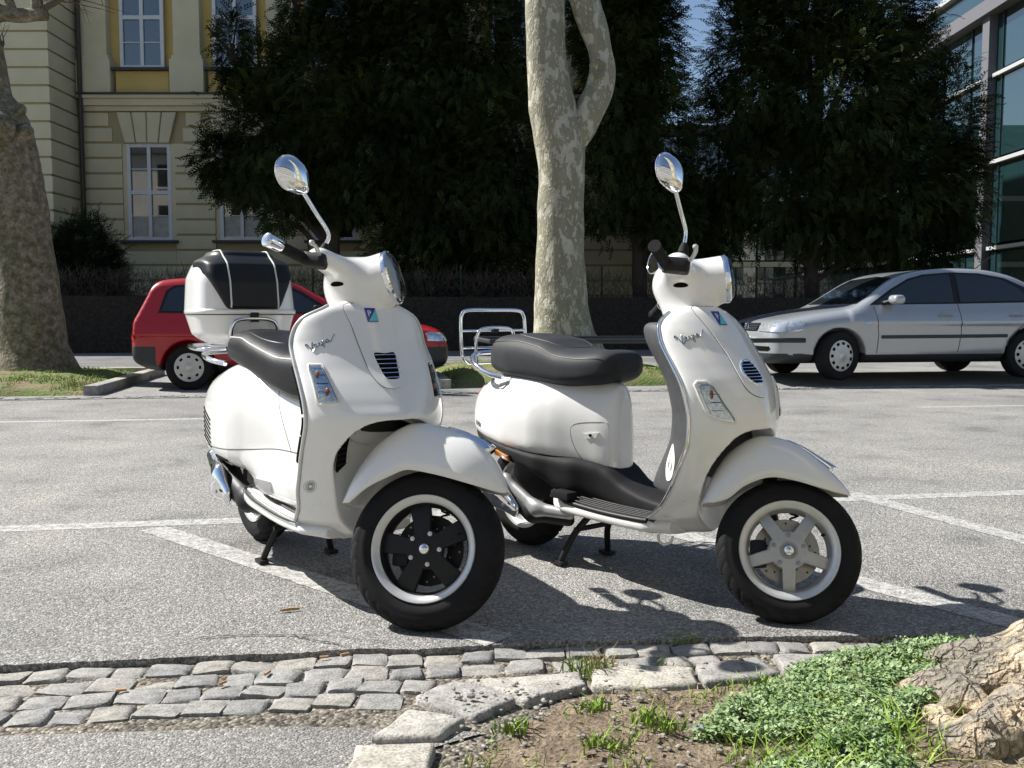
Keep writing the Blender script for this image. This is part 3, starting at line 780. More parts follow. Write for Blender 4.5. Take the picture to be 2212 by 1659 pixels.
# a pale apartment house behind the camera (seen in the chrome)
op = empty('apartment_house', (0, -17, 0)); tag(op, 'pale apartment house across the pavement, seen only in the chrome mirrors', 'building')
mat('render_pale', (.56, .54, .48), .9, var=(.8, .12, 8))
obj('wall', box_mesh((0, -6, 7), (64, 12, 14), None), 'render_pale', op, smooth=False); obj('roof', box_mesh((0, -6, 14.6), (65, 13, 1.2), None, .2), 'roof_metal', op, smooth=False)
for i in range(20):
    for j in range(4):
        obj('window', box_mesh((-28.5 + 3 * i, .02, 2.4 + 3.3 * j), (1.2, .1, 1.8), None), 'window_glass', op, smooth=False)
        obj('window_surround', box_mesh((-28.5 + 3 * i, .0, 1.42 + 3.3 * j), (1.5, .24, .12), None), 'window_white', op, smooth=False)
# ------------------------------------------------------------------ trees and plants
def plane_bark():
    m, nt, b = nodes_mat('plane_bark')
    tc = N(nt, 'ShaderNodeTexCoord'); P = tc.outputs['Object']
    mp = N(nt, 'ShaderNodeMapping'); mp.inputs['Scale'].default_value = (1, 1, .55); nt.links.new(P, mp.inputs['Vector'])
    n0 = N(nt, 'ShaderNodeTexNoise', scale=6., detail=4.); nt.links.new(mp.outputs[0], n0.inputs['Vector'])
    wv = mix(nt, mp.outputs[0], n0.outputs['Color'], .10)
    n1 = N(nt, 'ShaderNodeTexNoise', scale=10., detail=6.); nt.links.new(wv, n1.inputs['Vector'])
    v1 = N(nt, 'ShaderNodeTexVoronoi', scale=13.); nt.links.new(wv, v1.inputs['Vector'])
    s1 = N(nt, 'ShaderNodeSeparateColor'); nt.links.new(v1.outputs['Color'], s1.inputs[0])
    n3 = N(nt, 'ShaderNodeTexNoise', scale=34., detail=6.); nt.links.new(wv, n3.inputs['Vector'])
    base = (.42, .41, .345)
    patch_ = ramp(nt, n1.outputs['Fac'], [(.44, (0, 0, 0)), (.47, (1, 1, 1))])
    c = mix(nt, base, (.23, .225, .165), patch_)
    fl = ramp(nt, n3.outputs['Fac'], [(.60, (0, 0, 0)), (.625, (1, 1, 1))])
    c = mix(nt, c, (.46, .45, .28), fl)
    sc = ramp(nt, n3.outputs['Fac'], [(.33, (1, 1, 1)), (.36, (0, 0, 0))])
    c = mix(nt, c, (.24, .235, .185), sc)
    v = ramp(nt, n0.outputs['Fac'], [(.3, (.8, .8, .8)), (.7, (1.15, 1.12, 1.08))])
    nt.links.new(mix(nt, c, v, 1., 'MULTIPLY'), b.inputs['Base Color']); b.inputs['Roughness'].default_value = .85
    bp = N(nt, 'ShaderNodeBump'); bp.inputs['Strength'].default_value = .55; bp.inputs['Distance'].default_value = .03
    ad = N(nt, 'ShaderNodeMath', operation='ADD'); nt.links.new(patch_, ad.inputs[0]); nt.links.new(n3.outputs['Fac'], ad.inputs[1])
    nt.links.new(ad.outputs[0], bp.inputs['Height']); nt.links.new(bp.outputs[0], b.inputs['Normal'])
    return m
plane_bark()
def old_bark():
    m, nt, b = nodes_mat('mossy_bark')
    tc = N(nt, 'ShaderNodeTexCoord'); P = tc.outputs['Object']
    n1 = N(nt, 'ShaderNodeTexNoise', scale=11., detail=10.); nt.links.new(P, n1.inputs['Vector'])
    n2 = N(nt, 'ShaderNodeTexNoise', scale=26., detail=7.); nt.links.new(P, n2.inputs['Vector'])
    n3 = N(nt, 'ShaderNodeTexNoise', scale=24., detail=4.); nt.links.new(P, n3.inputs['Vector'])
    c = ramp(nt, n1.outputs['Fac'], [(.36, (.10, .098, .055)), (.47, (.16, .145, .09)), (.54, (.19, .165, .12)), (.64, (.27, .23, .18))])
    c = mix(nt, c, (.20, .14, .03), ramp(nt, n3.outputs['Fac'], [(.66, (0, 0, 0)), (.72, (1, 1, 1))]))
    c = mix(nt, c, ramp(nt, n2.outputs['Fac'], [(.3, (.6, .6, .6)), (.65, (1.2, 1.2, 1.2))]), 1., 'MULTIPLY')
    nt.links.new(c, b.inputs['Base Color']); b.inputs['Roughness'].default_value = .9
    bp = N(nt, 'ShaderNodeBump'); bp.inputs['Strength'].default_value = .7; bp.inputs['Distance'].default_value = .03
    nt.links.new(n2.outputs['Fac'], bp.inputs['Height']); nt.links.new(bp.outputs[0], b.inputs['Normal'])
old_bark()
def root_bark():
    m, nt, b = nodes_mat('flaking_bark')
    tc = N(nt, 'ShaderNodeTexCoord'); P = tc.outputs['Object']
    n0 = N(nt, 'ShaderNodeTexNoise', scale=9., detail=6.); nt.links.new(P, n0.inputs['Vector'])
    wv = mix(nt, P, n0.outputs['Color'], .12)
    v = N(nt, 'ShaderNodeTexVoronoi', scale=24., feature='DISTANCE_TO_EDGE'); nt.links.new(wv, v.inputs['Vector'])
    n2 = N(nt, 'ShaderNodeTexNoise', scale=7., detail=6.); nt.links.new(P, n2.inputs['Vector'])
    n3 = N(nt, 'ShaderNodeTexNoise', scale=70., detail=6.); nt.links.new(P, n3.inputs['Vector'])
    c = ramp(nt, n2.outputs['Fac'], [(.34, (.20, .18, .15)), (.47, (.30, .265, .21)), (.54, (.46, .365, .25)), (.64, (.54, .455, .33)), (.78, (.52, .48, .40))])
    ck = ramp(nt, v.outputs['Distance'], [(.0, (.25, .22, .20)), (.02, (.8, .8, .8)), (.06, (1, 1, 1))])
    ck = mix(nt, (1, 1, 1), ck, ramp(nt, n2.outputs['Fac'], [(.38, (.75, .75, .75)), (.54, (.05, .05, .05))]))
    c = mix(nt, c, ck, 1., 'MULTIPLY')
    c = mix(nt, c, ramp(nt, n3.outputs['Fac'], [(.3, (.6, .58, .55)), (.55, (1, 1, 1)), (.7, (1.2, 1.18, 1.12))]), 1., 'MULTIPLY')
    nt.links.new(c, b.inputs['Base Color']); b.inputs['Roughness'].default_value = .85
    bp = N(nt, 'ShaderNodeBump'); bp.inputs['Strength'].default_value = 1.; bp.inputs['Distance'].default_value = .02
    mn = N(nt, 'ShaderNodeMath', operation='MINIMUM'); nt.links.new(v.outputs['Distance'], mn.inputs[0]); mn.inputs[1].default_value = .12
    ad = N(nt, 'ShaderNodeMath', operation='MULTIPLY_ADD'); nt.links.new(mn.outputs[0], ad.inputs[0]); ad.inputs[1].default_value = 4.; nt.links.new(n3.outputs['Fac'], ad.inputs[2])
    nt.links.new(ad.outputs[0], bp.inputs['Height']); nt.links.new(bp.outputs[0], b.inputs['Normal'])
root_bark()
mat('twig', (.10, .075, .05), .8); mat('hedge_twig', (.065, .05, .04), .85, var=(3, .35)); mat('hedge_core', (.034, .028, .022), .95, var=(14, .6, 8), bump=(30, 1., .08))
mat('yew_trunk', (.05, .035, .025), .9)
def leaf_mat(name, c1, c2, sc=1.3, transl=.25):
    m, nt, b = nodes_mat(name)
    tc = N(nt, 'ShaderNodeTexCoord'); n = N(nt, 'ShaderNodeTexNoise', scale=sc, detail=3.); nt.links.new(tc.outputs['Object'], n.inputs['Vector'])
    nt.links.new(ramp(nt, n.outputs['Fac'], [(.35, c1), (.65, c2)]), b.inputs['Base Color']); b.inputs['Roughness'].default_value = .6; b.inputs['Specular IOR Level'].default_value = .10
leaf_mat('yew_needles', (.007, .012, .004), (.040, .056, .015), .8); leaf_mat('laurel_leaves', (.010, .018, .008), (.022, .035, .013))  # yew: paler noise clumps paint sunlit foliage into the colour
leaf_mat('ground_leaves', (.13, .215, .085), (.30, .39, .20), 22.); leaf_mat('grass_blades', (.14, .25, .035), (.29, .37, .08), 12.); leaf_mat('dry_grass', (.22, .19, .09), (.30, .25, .13), 12.)
def trunk_mesh(path, seg=26, rough=.04, seed=0, sub=6):
    """path: [(x,y,z,r)] -> noisy tube"""
    P = catmull([np.array(p) for p in path], sub)
    vs_, fs = [], []
    for i, p in enumerate(P):
        a = np.array(P[max(i - 1, 0)])[:3]; b = np.array(P[min(i + 1, len(P) - 1)])[:3]
        t = Vector(b - a).normalized(); s = t.cross(Vector((0, 1, 0)))
        if s.length < .1: s = t.cross(Vector((1, 0, 0)))
        s.normalize(); u = s.cross(t)
        for k in range(seg):
            an = 2 * math.pi * k / seg; d = s * math.cos(an) + u * math.sin(an)
            q = Vector(p[:3]) + d * p[3]
            q += d * p[3] * rough * (mnoise.noise(q * 2.2 + Vector((seed, 0, 0))) * 1.4 + mnoise.noise(q * 7 + Vector((seed, 0, 0))) * .6)
            vs_.append(q)
    for i in range(len(P) - 1):
        for k in range(seg): fs.append((i * seg + k, i * seg + (k + 1) % seg, (i + 1) * seg + (k + 1) % seg, (i + 1) * seg + k))
    fs.append(tuple(range(seg))[::-1]); fs.append(tuple(range((len(P) - 1) * seg, len(P) * seg)))
    bm = bmesh.new(); me = mesh_py(vs_, fs); bm.from_mesh(me); bmesh.ops.recalc_face_normals(bm, faces=bm.faces); bm.to_mesh(me); bm.free(); return me
# centre plane tree
Yt = 14.1; k_ = Yt / 2030
def tp(x0, x1, y): return ((x0 + x1) / 2 * k_ - 1106 * k_, Yt, CAMH + (680 - y) * k_, (x1 - x0) / 2 * k_ * .95)
tree = empty('plane_tree', (tp(1148, 1262, 750)[0], Yt, 0)); tag(tree, 'forked plane tree with mottled bare trunk between the two scooters', 'tree')
o_ = Vector(tree.location)
main = [tp(1120, 1330, 790), tp(1138, 1308, 756), tp(1147, 1288, 724), tp(1150, 1272, 658), tp(1154, 1265, 564), tp(1158.5, 1262, 470), tp(1159, 1262, 390), tp(1154, 1264, 325), tp(1141, 1248, 254), tp(1136, 1232, 190), tp(1133, 1221, 117), tp(1131, 1218, 0), tp(1126, 1208, -220), tp(1140, 1205, -480), tp(1165, 1205, -760)]
br = [tp(1190, 1252, 330), tp(1220, 1284, 285), tp(1240, 1305, 244), tp(1258, 1323, 205), tp(1268, 1327, 165), tp(1267, 1319, 128), tp(1248, 1310, 80), tp(1228, 1293, 25), tp(1214, 1280, -40), tp(1230, 1290, -260), tp(1300, 1340, -560)]
me = trunk_mesh(main, 32, .035, 1); xf(me, Matrix.Translation(-o_)); obj('trunk', me, 'plane_bark', tree)
me = trunk_mesh(br, 24, .04, 2); xf(me, Matrix.Translation(-o_)); obj('limb', me, 'plane_bark', tree)
me = lathe([(.0001, .03), (.05, .02), (.075, -.005), (.10, -.03), (.12, .02), (.11, .09)], 20, 'y', lambda r, t, a: r * (1 + .15 * math.sin(3 * a))); me.transform(Matrix.Translation(Vector((1285 * k_ - 1106 * k_, Yt - .22, CAMH + (680 - 168) * k_)) - o_)); obj('knot', me, 'plane_bark', tree)
def twigs(base, n, L, seed, up=.6, spread=1., r=.012):
    rr = random.Random(seed); ms = []
    for i in range(n):
        p = Vector(base); d = Vector((rr.uniform(-1, 1) * spread, rr.uniform(-.6, .6), rr.uniform(-.2, 1) * up)).normalized(); pts = [p.copy()]; l = L * rr.uniform(.4, 1)
        for k in range(7):
            d = (d + Vector((rr.uniform(-.3, .3), rr.uniform(-.3, .3), rr.uniform(-.25, .3)))).normalized(); p = p + d * l / 7; pts.append(p.copy())
        ms.append(tube(catmull(pts, 3), [r * (1 - .85 * q / 21) for q in range(22)], 5))
        for e in range(2):
            q = pts[rr.randrange(2, 6)]; d2 = (d + Vector((rr.uniform(-1, 1), rr.uniform(-1, 1), rr.uniform(-1, 1)))).normalized(); ms.append(tube([q, q + d2 * l * .2, q + d2 * l * .42 + Vector((0, 0, rr.uniform(-.05, .08)))], [r * .5, r * .35, r * .15], 5))
    return join(ms)
me = twigs((tp(1165, 1205, -760)[0], Yt, CAMH + 1440 * k_), 16, 2.6, 5, 1., 1., .03); xf(me, Matrix.Translation(-o_)); obj('bare_branches', me, 'twig', tree)
# left plane tree
Yl = 13.2; kl = Yl / 2030
def tl(x0, x1, y): return (((x0 + x1) / 2 - 1106) * kl, Yl, CAMH + (680 - y) * kl, (x1 - x0) / 2 * kl)
tree = empty('plane_tree', (tl(0, 130, 760)[0], Yl, 0)); tag(tree, 'gnarled mossy plane tree with a knot hole at the left edge', 'tree'); o_ = Vector(tree.location)
main = [tl(-34, 184, 830), tl(-12, 160, 790), tl(0, 144, 750), tl(0, 138, 690), tl(0, 126, 600), tl(-8, 115, 500), tl(-18, 104, 400), tl(-24, 92, 330), tl(-28, 82, 290), tl(-32, 66, 255), tl(-40, 48, 228), tl(-42, 38, 185), tl(-42, 28, 115), tl(-36, 22, 75), tl(-18, 32, 42), tl(0, 45, 22)]
me = trunk_mesh(main, 30, .05, 7); xf(me, Matrix.Translation(-o_)); obj('trunk', me, 'mossy_bark', tree)
def tlp(x, y, r): return ((x - 1106) * kl, Yl, CAMH + (680 - y) * kl, r * kl)
for nm, pth in (('limb', [tlp(2, 60, 18), tlp(30, 48, 17), tlp(70, 52, 15), (tlp(100, 50, 14)), tlp(126, 50, 13)]), ('limb', [tlp(108, 55, 12), tlp(107, 30, 12), tlp(108, 0, 12), tlp(112, -60, 12), tlp(118, -200, 10), tlp(120, -420, 6)]), ('limb', [tlp(58, 48, 9), tlp(46, 15, 9), tlp(34, -15, 9), tlp(20, -80, 9), tlp(10, -260, 7)]), ('limb', [tlp(-10, 80, 22), tlp(-18, 20, 20), tlp(-30, -80, 18), tlp(-30, -300, 14)])):
    me = trunk_mesh(pth, 16, .08, 9); xf(me, Matrix.Translation(-o_)); obj(nm, me, 'mossy_bark', tree)
me = lathe([(.0001, .10), (.09, .05), (.13, .0), (.19, -.05), (.24, -.02), (.28, .06), (.30, .14)], 26, 'y', lambda r, t, a: r * (1 + .12 * math.sin(2 * a + 1))); me.transform(Matrix.Translation(Vector((tlp(30, 300, 0)[0], Yl - .50, tlp(30, 300, 0)[2])) - o_)); obj('knot', me, 'mossy_bark', tree)
me = lathe([(.0001, .0), (.08, .0)], 18, 'y'); me.transform(Matrix.Translation(Vector((tlp(30, 300, 0)[0], Yl - .475, tlp(30, 300, 0)[2])) - o_)); obj('knot_hole', me, 'dark_void', tree)
def f_burl(X, Y, Z): return smin(smin(rcone(X, Y + .15, Z, tlp(60, 305, 0)[:3], tlp(84, 296, 0)[:3], .14, .11), rcone(X, Y + .1, Z, tlp(60, 265, 0)[:3], tlp(70, 250, 0)[:3], .12, .09), .08), rcone(X, Y + .3, Z, tlp(30, 330, 0)[:3], tlp(35, 270, 0)[:3], .16, .14), .1) + .012 * np.sin(X * 31 + 2) * np.sin(Z * 27) * np.sin(Y * 29)
p0 = np.array(tlp(75, 285, 0)[:3]); bo = sm_obj('burl', surfnet(f_burl, p0 - .6, p0 + .6, .03), 'mossy_bark', tree, 1); bo.data.transform(Matrix.Translation(-o_))
for (px, py, n, L, sd, sp) in ((34, 110, 5, 1.0, 3, 1.), (150, 20, 7, 1.3, 4, 1.2), (118, 0, 6, 1.2, 6, 1.), (200, 8, 5, .9, 8, 1.)):
    me = twigs(tlp(px, py, 0)[:3], n, L, sd, .5, sp, .011); xf(me, Matrix.Translation(-o_)); obj('twigs', me, 'twig', tree)
me = tube(catmull([tlp(110, 42, 0)[:3], tlp(140, 28, 0)[:3], tlp(170, 12, 0)[:3], tlp(210, 6, 0)[:3], tlp(260, -10, 0)[:3]], 5), [.05 - .0018 * i for i in range(21)], 8); xf(me, Matrix.Translation(-o_)); obj('branch', me, 'twig', tree)
# near plane tree, root flare at the lower right
tree = empty('plane_tree', (1.95, 2.10, 0)); tag(tree, 'flaking buttress root of a plane tree at the lower right corner', 'tree')
def f_root(X, Y, Z):
    x, y = X - 1.95, Y - 2.10
    d = np.sqrt(x * x + y * y) - (.40 + .32 * np.exp(-np.maximum(Z, -.1) / .11))
    for (a, r0, L) in ((174, .12, 1.10), (190, .13, 1.14), (206, .12, 1.10), (222, .12, 1.05), (158, .10, .95), (250, .14, .95), (280, .14, .9), (60, .14, .8), (330, .14, .8), (110, .12, .8)):
        c, s = math.cos(R_(a)), math.sin(R_(a))
        d = smin(d, rcone(X, Y, Z, (1.95 + c * .35, 2.1 + s * .35, .19), (1.95 + c * L, 2.1 + s * L, -.05), r0, r0 * .5), .10)
    for (px, py, pz, r) in ((.98, 1.90, .035, .045), (1.06, 1.98, .06, .03), (.95, 2.03, .02, .035), (1.03, 2.07, .06, .04)):
        d = smin(d, np.sqrt((X - px) ** 2 + (Y - py) ** 2 + (Z - pz) ** 2) - r, .05)
    an = np.arctan2(Y - 2.10, X - 1.95)
    fl = np.sin(an * 26 + 2.0 * np.sin(Z * 19 + an * 5) + 1.5 * np.sin(X * 13)) * .008
    nz = fl + np.sin(X * 61 + 3 * np.sin(Y * 43 + Z * 20)) * np.sin(Y * 57 + 2 * np.sin(Z * 51)) * .0045 + np.sin(X * 150 + 4 * np.sin(Z * 90)) * np.sin(Y * 144 + 3 * np.sin(X * 110)) * .002
    return (d + nz) * .8
me = surfnet(f_root, (.75, 1.3, -.06), (2.55, 2.75, 1.15), .010); xf(me, Matrix.Translation((-1.95, -2.10, 0))); sm_obj('trunk', me, 'flaking_bark', tree, 0)
me = trunk_mesh([(0, 0, 1.1, .43), (.02, .02, 2.2, .40), (.0, .05, 4, .38), (.1, 0, 6, .33), (.0, .1, 9, .24)], 28, .04, 4); obj('upper_trunk', me, 'plane_bark', tree)
for (px, py, pz, l) in ((1.055, 1.93, .085, .05), (.985, 1.86, .055, .045), (1.12, 1.97, .125, .05), (1.00, 1.91, .075, .06), (1.09, 1.92, .105, .055)):
    a = Vector((px - 1.95, py - 2.10, pz)); obj('root_sprout_stub', tube([a + Vector((.05, .03, -.01)), a, a + Vector((-l * .5, -l * .6, l * .25))], [.016, .014, .010], 8), 'flaking_bark', tree)

# ---- yews: crowns of needle sprays
def spray_verts(rr, n=9, L=.30):
    """one drooping spray: thin leaf blades either side of a twig; returns (n*4,3) local verts along +x"""
    out = []
    for i in range(n):
        t = (i + .5) / n; s = 1 if i % 2 else -1
        p = np.array((L * t, 0, -.10 * L * t * t * 3)); l = L * (.42 - .22 * t); w = L * .05
        d = np.array((.75, s * .65, -.12)); d /= np.linalg.norm(d); e = np.array((-d[1], d[0], .25 * s)) * w
        out += [p - e, p + d * l * .5 - e * 1.3, p + d * l, p + d * l * .45 + e * 1.3]
    return np.array(out)
def spray_cloud(centres, dirs, scales, seed, n=9, L=.30):
    """numpy merge of many sprays"""
    rs = np.random.RandomState(seed); k = len(centres)
    T = np.stack([spray_verts(rs, n, L)] * 1)[0]
    d = dirs / np.linalg.norm(dirs, axis=1, keepdims=True)
    up = np.tile((0, 0, 1.), (k, 1)) + rs.normal(0, .45, (k, 3))
    y = np.cross(up, d); y /= np.linalg.norm(y, axis=1, keepdims=True); z = np.cross(d, y)
    V = centres[:, None, :] + scales[:, None, None] * (T[None, :, 0:1] * d[:, None, :] + T[None, :, 1:2] * y[:, None, :] + T[None, :, 2:3] * z[:, None, :])
    V = V.reshape(-1, 3); q = len(V) // 4
    me = bpy.data.meshes.new('crown'); me.vertices.add(len(V)); me.vertices.foreach_set('co', V.astype(np.float32).ravel())
    me.loops.add(q * 4); me.loops.foreach_set('vertex_index', np.arange(q * 4, dtype=np.int32)); me.polygons.add(q); me.polygons.foreach_set('loop_start', np.arange(0, q * 4, 4, dtype=np.int32)); me.update(calc_edges=True)
    return me
def crown_points(ells, dens, seed, droop=.25):
    rs = np.random.RandomState(seed); C, D, S = [], [], []
    for (c, r) in ells:
        c = np.array(c); r = np.array(r)
        n = int(dens * (r[0] * r[2] + r[0] * r[1] + r[1] * r[2]) / 3)
        u = rs.normal(0, 1, (n, 3)); u /= np.linalg.norm(u, axis=1, keepdims=True)
        rad = rs.uniform(.45, 1, n) ** .6 * (1 + .10 * rs.normal(0, 1, n)) 
        # clumps: modulate radius with smooth noise so that boughs stand out
        ph = np.array([mnoise.noise(Vector((a * 3.1 + c[0], b * 3.1 + c[1], e * 3.1 + c[2]))) for a, b, e in u])
        rad *= 1 + .38 * ph
        C.append(c + u * r * rad[:, None]); dd = u + np.array((0, 0, -droop)) + rs.normal(0, .35, (n, 3)); D.append(dd); S.append(rs.uniform(.6, 1.25, n))
    return np.concatenate(C), np.concatenate(D), np.concatenate(S)
def DE(x, y, rx, ry, Y, rz=None):
    k = Y / 2030.; return (((x - 1106) * k, Y, CAMH + (680 - y) * k), (rx * k, (rz if rz else min(rx, ry) * k * .9), ry * k))
def yew(label, x, Y, ells, seed, dens=900, L=.34, n=9, m='yew_needles', name='yew_tree', top=None):
    k = Y / 2030.
    root = empty(name, ((x - 1106) * k, Y, 0)); tag(root, label, 'tree', None); o_ = Vector(root.location)
    E = [DE(a, b, c, d, Y + dy) for (a, b, c, d, dy) in ells]
    C, D_, S = crown_points(E, dens, seed)
    keep = C[:, 2] > .4; C, D_, S = C[keep], D_[keep], S[keep]
    me = spray_cloud(C - np.array(o_), D_, S, seed, n, L); kind(obj('crown', me, m, root, smooth=False), 'stuff')
    top = top or max(e[0][2] for e in E)
    me = trunk_mesh([(0, 0, -.1, .32), (.05, 0, 1., .24), (0, .1, 2.6, .2), (.1, 0, top * .7, .12), (0, 0, top, .05)], 12, .1, seed); obj('trunk', me, 'yew_trunk', root)
    rr = random.Random(seed); ms = []
    for (c, r) in E:
        a = Vector((rr.uniform(-.1, .1), 0, max(1.0, min(top * .8, c[2] * .6)))); b = Vector(c) - o_
        ms.append(tube(catmull([a, a.lerp(b, .5) + Vector((0, 0, .3)), b, b + (b - a) * .25 + Vector((0, 0, -.1))], 4), [.10 - .006 * i for i in range(13)], 6))
        for e in range(5):
            u = Vector((rr.uniform(-1, 1) * r[0], rr.uniform(-1, 1) * r[1], rr.uniform(-.8, 1) * r[2])) * .9; ms.append(tube([b, b + u * .5 + Vector((0, 0, .1)), b + u], [.035, .025, .008], 5))
    obj('boughs', join(ms), 'yew_trunk', root)
    return root
yew('dark yew tree in front of the cream building, left of the trunk', 720, 26.6, [(600, 300, 120, 110, 0), (500, 360, 66, 62, -.4), (640, 400, 110, 60, 0), (545, 400, 60, 45, -.6), (700, 200, 120, 140, .3), (515, 130, 30, 95, 0), (575, 170, 40, 80, 0), (655, 50, 36, 90, 0), (800, 320, 130, 150, .4), (740, 440, 70, 50, 0), (760, 60, 80, 100, .4), (610, 470, 40, 26, -.5)], 31, 1500)
yew('dense dark yew directly left of the centre trunk', 980, 27.4, [(900, 200, 150, 200, 0), (1020, 120, 130, 220, -.3), (960, 400, 150, 170, 0), (1080, 350, 110, 220, -.5), (930, 540, 130, 110, 0), (1060, 560, 120, 120, 0), (880, 20, 130, 110, 0), (1010, -120, 110, 150, 0)], 32, 1100)
yew('sunlit-tipped yew standing right behind the forked trunk', 1380, 27.0, [(1330, 220, 90, 200, -.3), (1400, 130, 70, 170, -.2), (1400, 330, 90, 190, 0), (1350, 90, 80, 130, 0), (1300, 420, 60, 90, 0), (1440, 470, 70, 110, 0), (1290, 60, 70, 130, .4), (1395, 40, 40, 80, -.3), (1310, -60, 90, 120, 0)], 33, 1100)
yew('broad dark yew behind the silver saloon', 1750, 28.0, [(1620, 170, 120, 190, 0), (1560, 330, 90, 170, .3), (1720, 60, 140, 130, 0), (1800, 220, 170, 200, -.3), (1700, 400, 160, 140, 0), (1870, 60, 100, 120, 0), (1930, 190, 90, 140, 0), (1900, 380, 150, 170, -.2), (2020, 330, 90, 190, 0), (2060, 420, 60, 120, -.3), (1540, 480, 70, 80, .4), (1800, 500, 120, 80, .4), (1990, 520, 90, 70, 0), (1690, -80, 160, 110, 0), (1610, 90, 45, 80, 0)], 34, 1050)
# evergreen bush by the building, left
k = 27.2 / 2030
bush = empty('laurel_bush', ((190 - 1106) * k, 27.2, 0)); tag(bush, 'dark rounded evergreen bush by the corner of the cream building', 'bush')
C, D_, S = crown_points([DE(185, 560, 75, 85, 27.2), DE(225, 590, 50, 60, 27.0), DE(140, 580, 50, 70, 27.0), DE(190, 640, 90, 80, 27.0)], 3600, 40, -.2)
obj('foliage', spray_cloud(C - np.array(bush.location), D_, S, 41, 7, .22), 'laurel_leaves', bush, smooth=False); obj('stem', tube([(0, 0, -.1), (.05, 0, .8), (0, 0, 1.6)], .06, 8), 'yew_trunk', bush)
# clipped leafless hedge along the far lane
hedge = empty('clipped_hedge', roadpt(0, 12.4)); tag(hedge, 'dark clipped twiggy hedge along the far side of the lane', 'hedge')
rs = np.random.RandomState(5)
nH = 42000; s = rs.uniform(-16, 26, nH); t = rs.uniform(-.42, .42, nH); z = rs.uniform(.0, 1.0, nH) ** .8 * 1.95
base = np.stack([s * math.cos(AN) - (12.4 + t) * math.sin(AN), 12.8 + s * math.sin(AN) + (12.4 + t) * math.cos(AN), z], 1) - np.array(hedge.location)
dr = rs.normal(0, .5, (nH, 3)) + np.array((0, 0, .8)); dr /= np.linalg.norm(dr, axis=1, keepdims=True); ln = rs.uniform(.15, .42, nH)[:, None]
sd = np.cross(dr, rs.normal(0, 1, (nH, 3))); sd /= np.linalg.norm(sd, axis=1, keepdims=True); wd = rs.uniform(.003, .008, nH)[:, None]
V = np.stack([base - sd * wd, base + sd * wd, base + dr * ln + sd * wd * .4, base + dr * ln - sd * wd * .4], 1).reshape(-1, 3)
me = bpy.data.meshes.new('hedge'); me.vertices.add(len(V)); me.vertices.foreach_set('co', V.astype(np.float32).ravel()); me.loops.add(nH * 4); me.loops.foreach_set('vertex_index', np.arange(nH * 4, dtype=np.int32)); me.polygons.add(nH); me.polygons.foreach_set('loop_start', np.arange(0, nH * 4, 4, dtype=np.int32)); me.update(calc_edges=True)
kind(obj('twigs', me, 'hedge_twig', hedge, smooth=False), 'stuff')
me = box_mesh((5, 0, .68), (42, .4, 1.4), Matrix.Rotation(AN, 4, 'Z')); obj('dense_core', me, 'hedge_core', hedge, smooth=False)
me_k = sheet('lawn', [roadpt(-40, 11.6)[:2], roadpt(60, 11.6)[:2], (60, 60), (-60, 60), (-60, 20)], .002, 'lawn'); kind(me_k, 'structure')
mat('fence_green', (.015, .05, .03), .5)
for i in range(6):
    sx_ = -3.2 + 4.0 * i; p = roadpt(sx_, 13.3)
    tag(obj('fence_post', tube([(0, 0, 0), (0, 0, 2.3)], .03, 8), 'fence_green'), 'thin dark green fence post in a row behind the hedge', 'post', 'green fence posts behind the hedge').location = p

# ---- ground cover, grass, litter
def blades(pts, h, w, seed, lean=.35):
    rs = np.random.RandomState(seed); k = len(pts); P = np.array(pts)
    d = rs.normal(0, lean, (k, 3)); d[:, 2] = 1; d /= np.linalg.norm(d, axis=1, keepdims=True)
    s = np.cross(d, rs.normal(0, 1, (k, 3))); s /= np.linalg.norm(s, axis=1, keepdims=True)
    hh = (h * rs.uniform(.45, 1.1, k))[:, None]; ww = (w * rs.uniform(.6, 1.2, k))[:, None]
    bend = rs.normal(0, .35, (k, 3)) * hh; bend[:, 2] = -abs(bend[:, 2]) * .3
    V = np.stack([P - s * ww, P + s * ww, P + d * hh * .55 + s * ww * .8, P + d * hh * .55 - s * ww * .8, P + d * hh + bend], 1).reshape(-1, 3)
    fs = [];
    for i in range(k): fs += [(5 * i, 5 * i + 1, 5 * i + 2, 5 * i + 3), (5 * i + 3, 5 * i + 2, 5 * i + 4)]
    return mesh_py(V, fs)
rr = random.Random(77)
def scatter(n, poly, f=None):
    xs_ = [p[0] for p in poly]; ys_ = [p[1] for p in poly]; out = []
    while len(out) < n:
        p = (rr.uniform(min(xs_), max(xs_)), rr.uniform(min(ys_), max(ys_)))
        if inside(p, poly) and (f is None or rr.random() < f(*p)): out.append((p[0], p[1], bedh(*p) - .006))
    return out
cover_poly = [G(*p)[:2] for p in ((1490, 1590), (1560, 1535), (1660, 1490), (1740, 1455), (1840, 1430), (1960, 1402), (2040, 1394), (2130, 1405), (2090, 1450), (2040, 1500), (1985, 1560), (1960, 1600), (1900, 1640), (1990, 1720), (1600, 1740), (1700, 1650), (1790, 1610), (1640, 1600))]
cp = scatter(4600, cover_poly, lambda x, y: max(.03, min(1, .55 + 1.5 * mnoise.noise(Vector((x * 9, y * 9, 0))) + .5 * mnoise.noise(Vector((x * 31, y * 31, 4))))))
rs = np.random.RandomState(3); k = len(cp); P = np.array(cp)
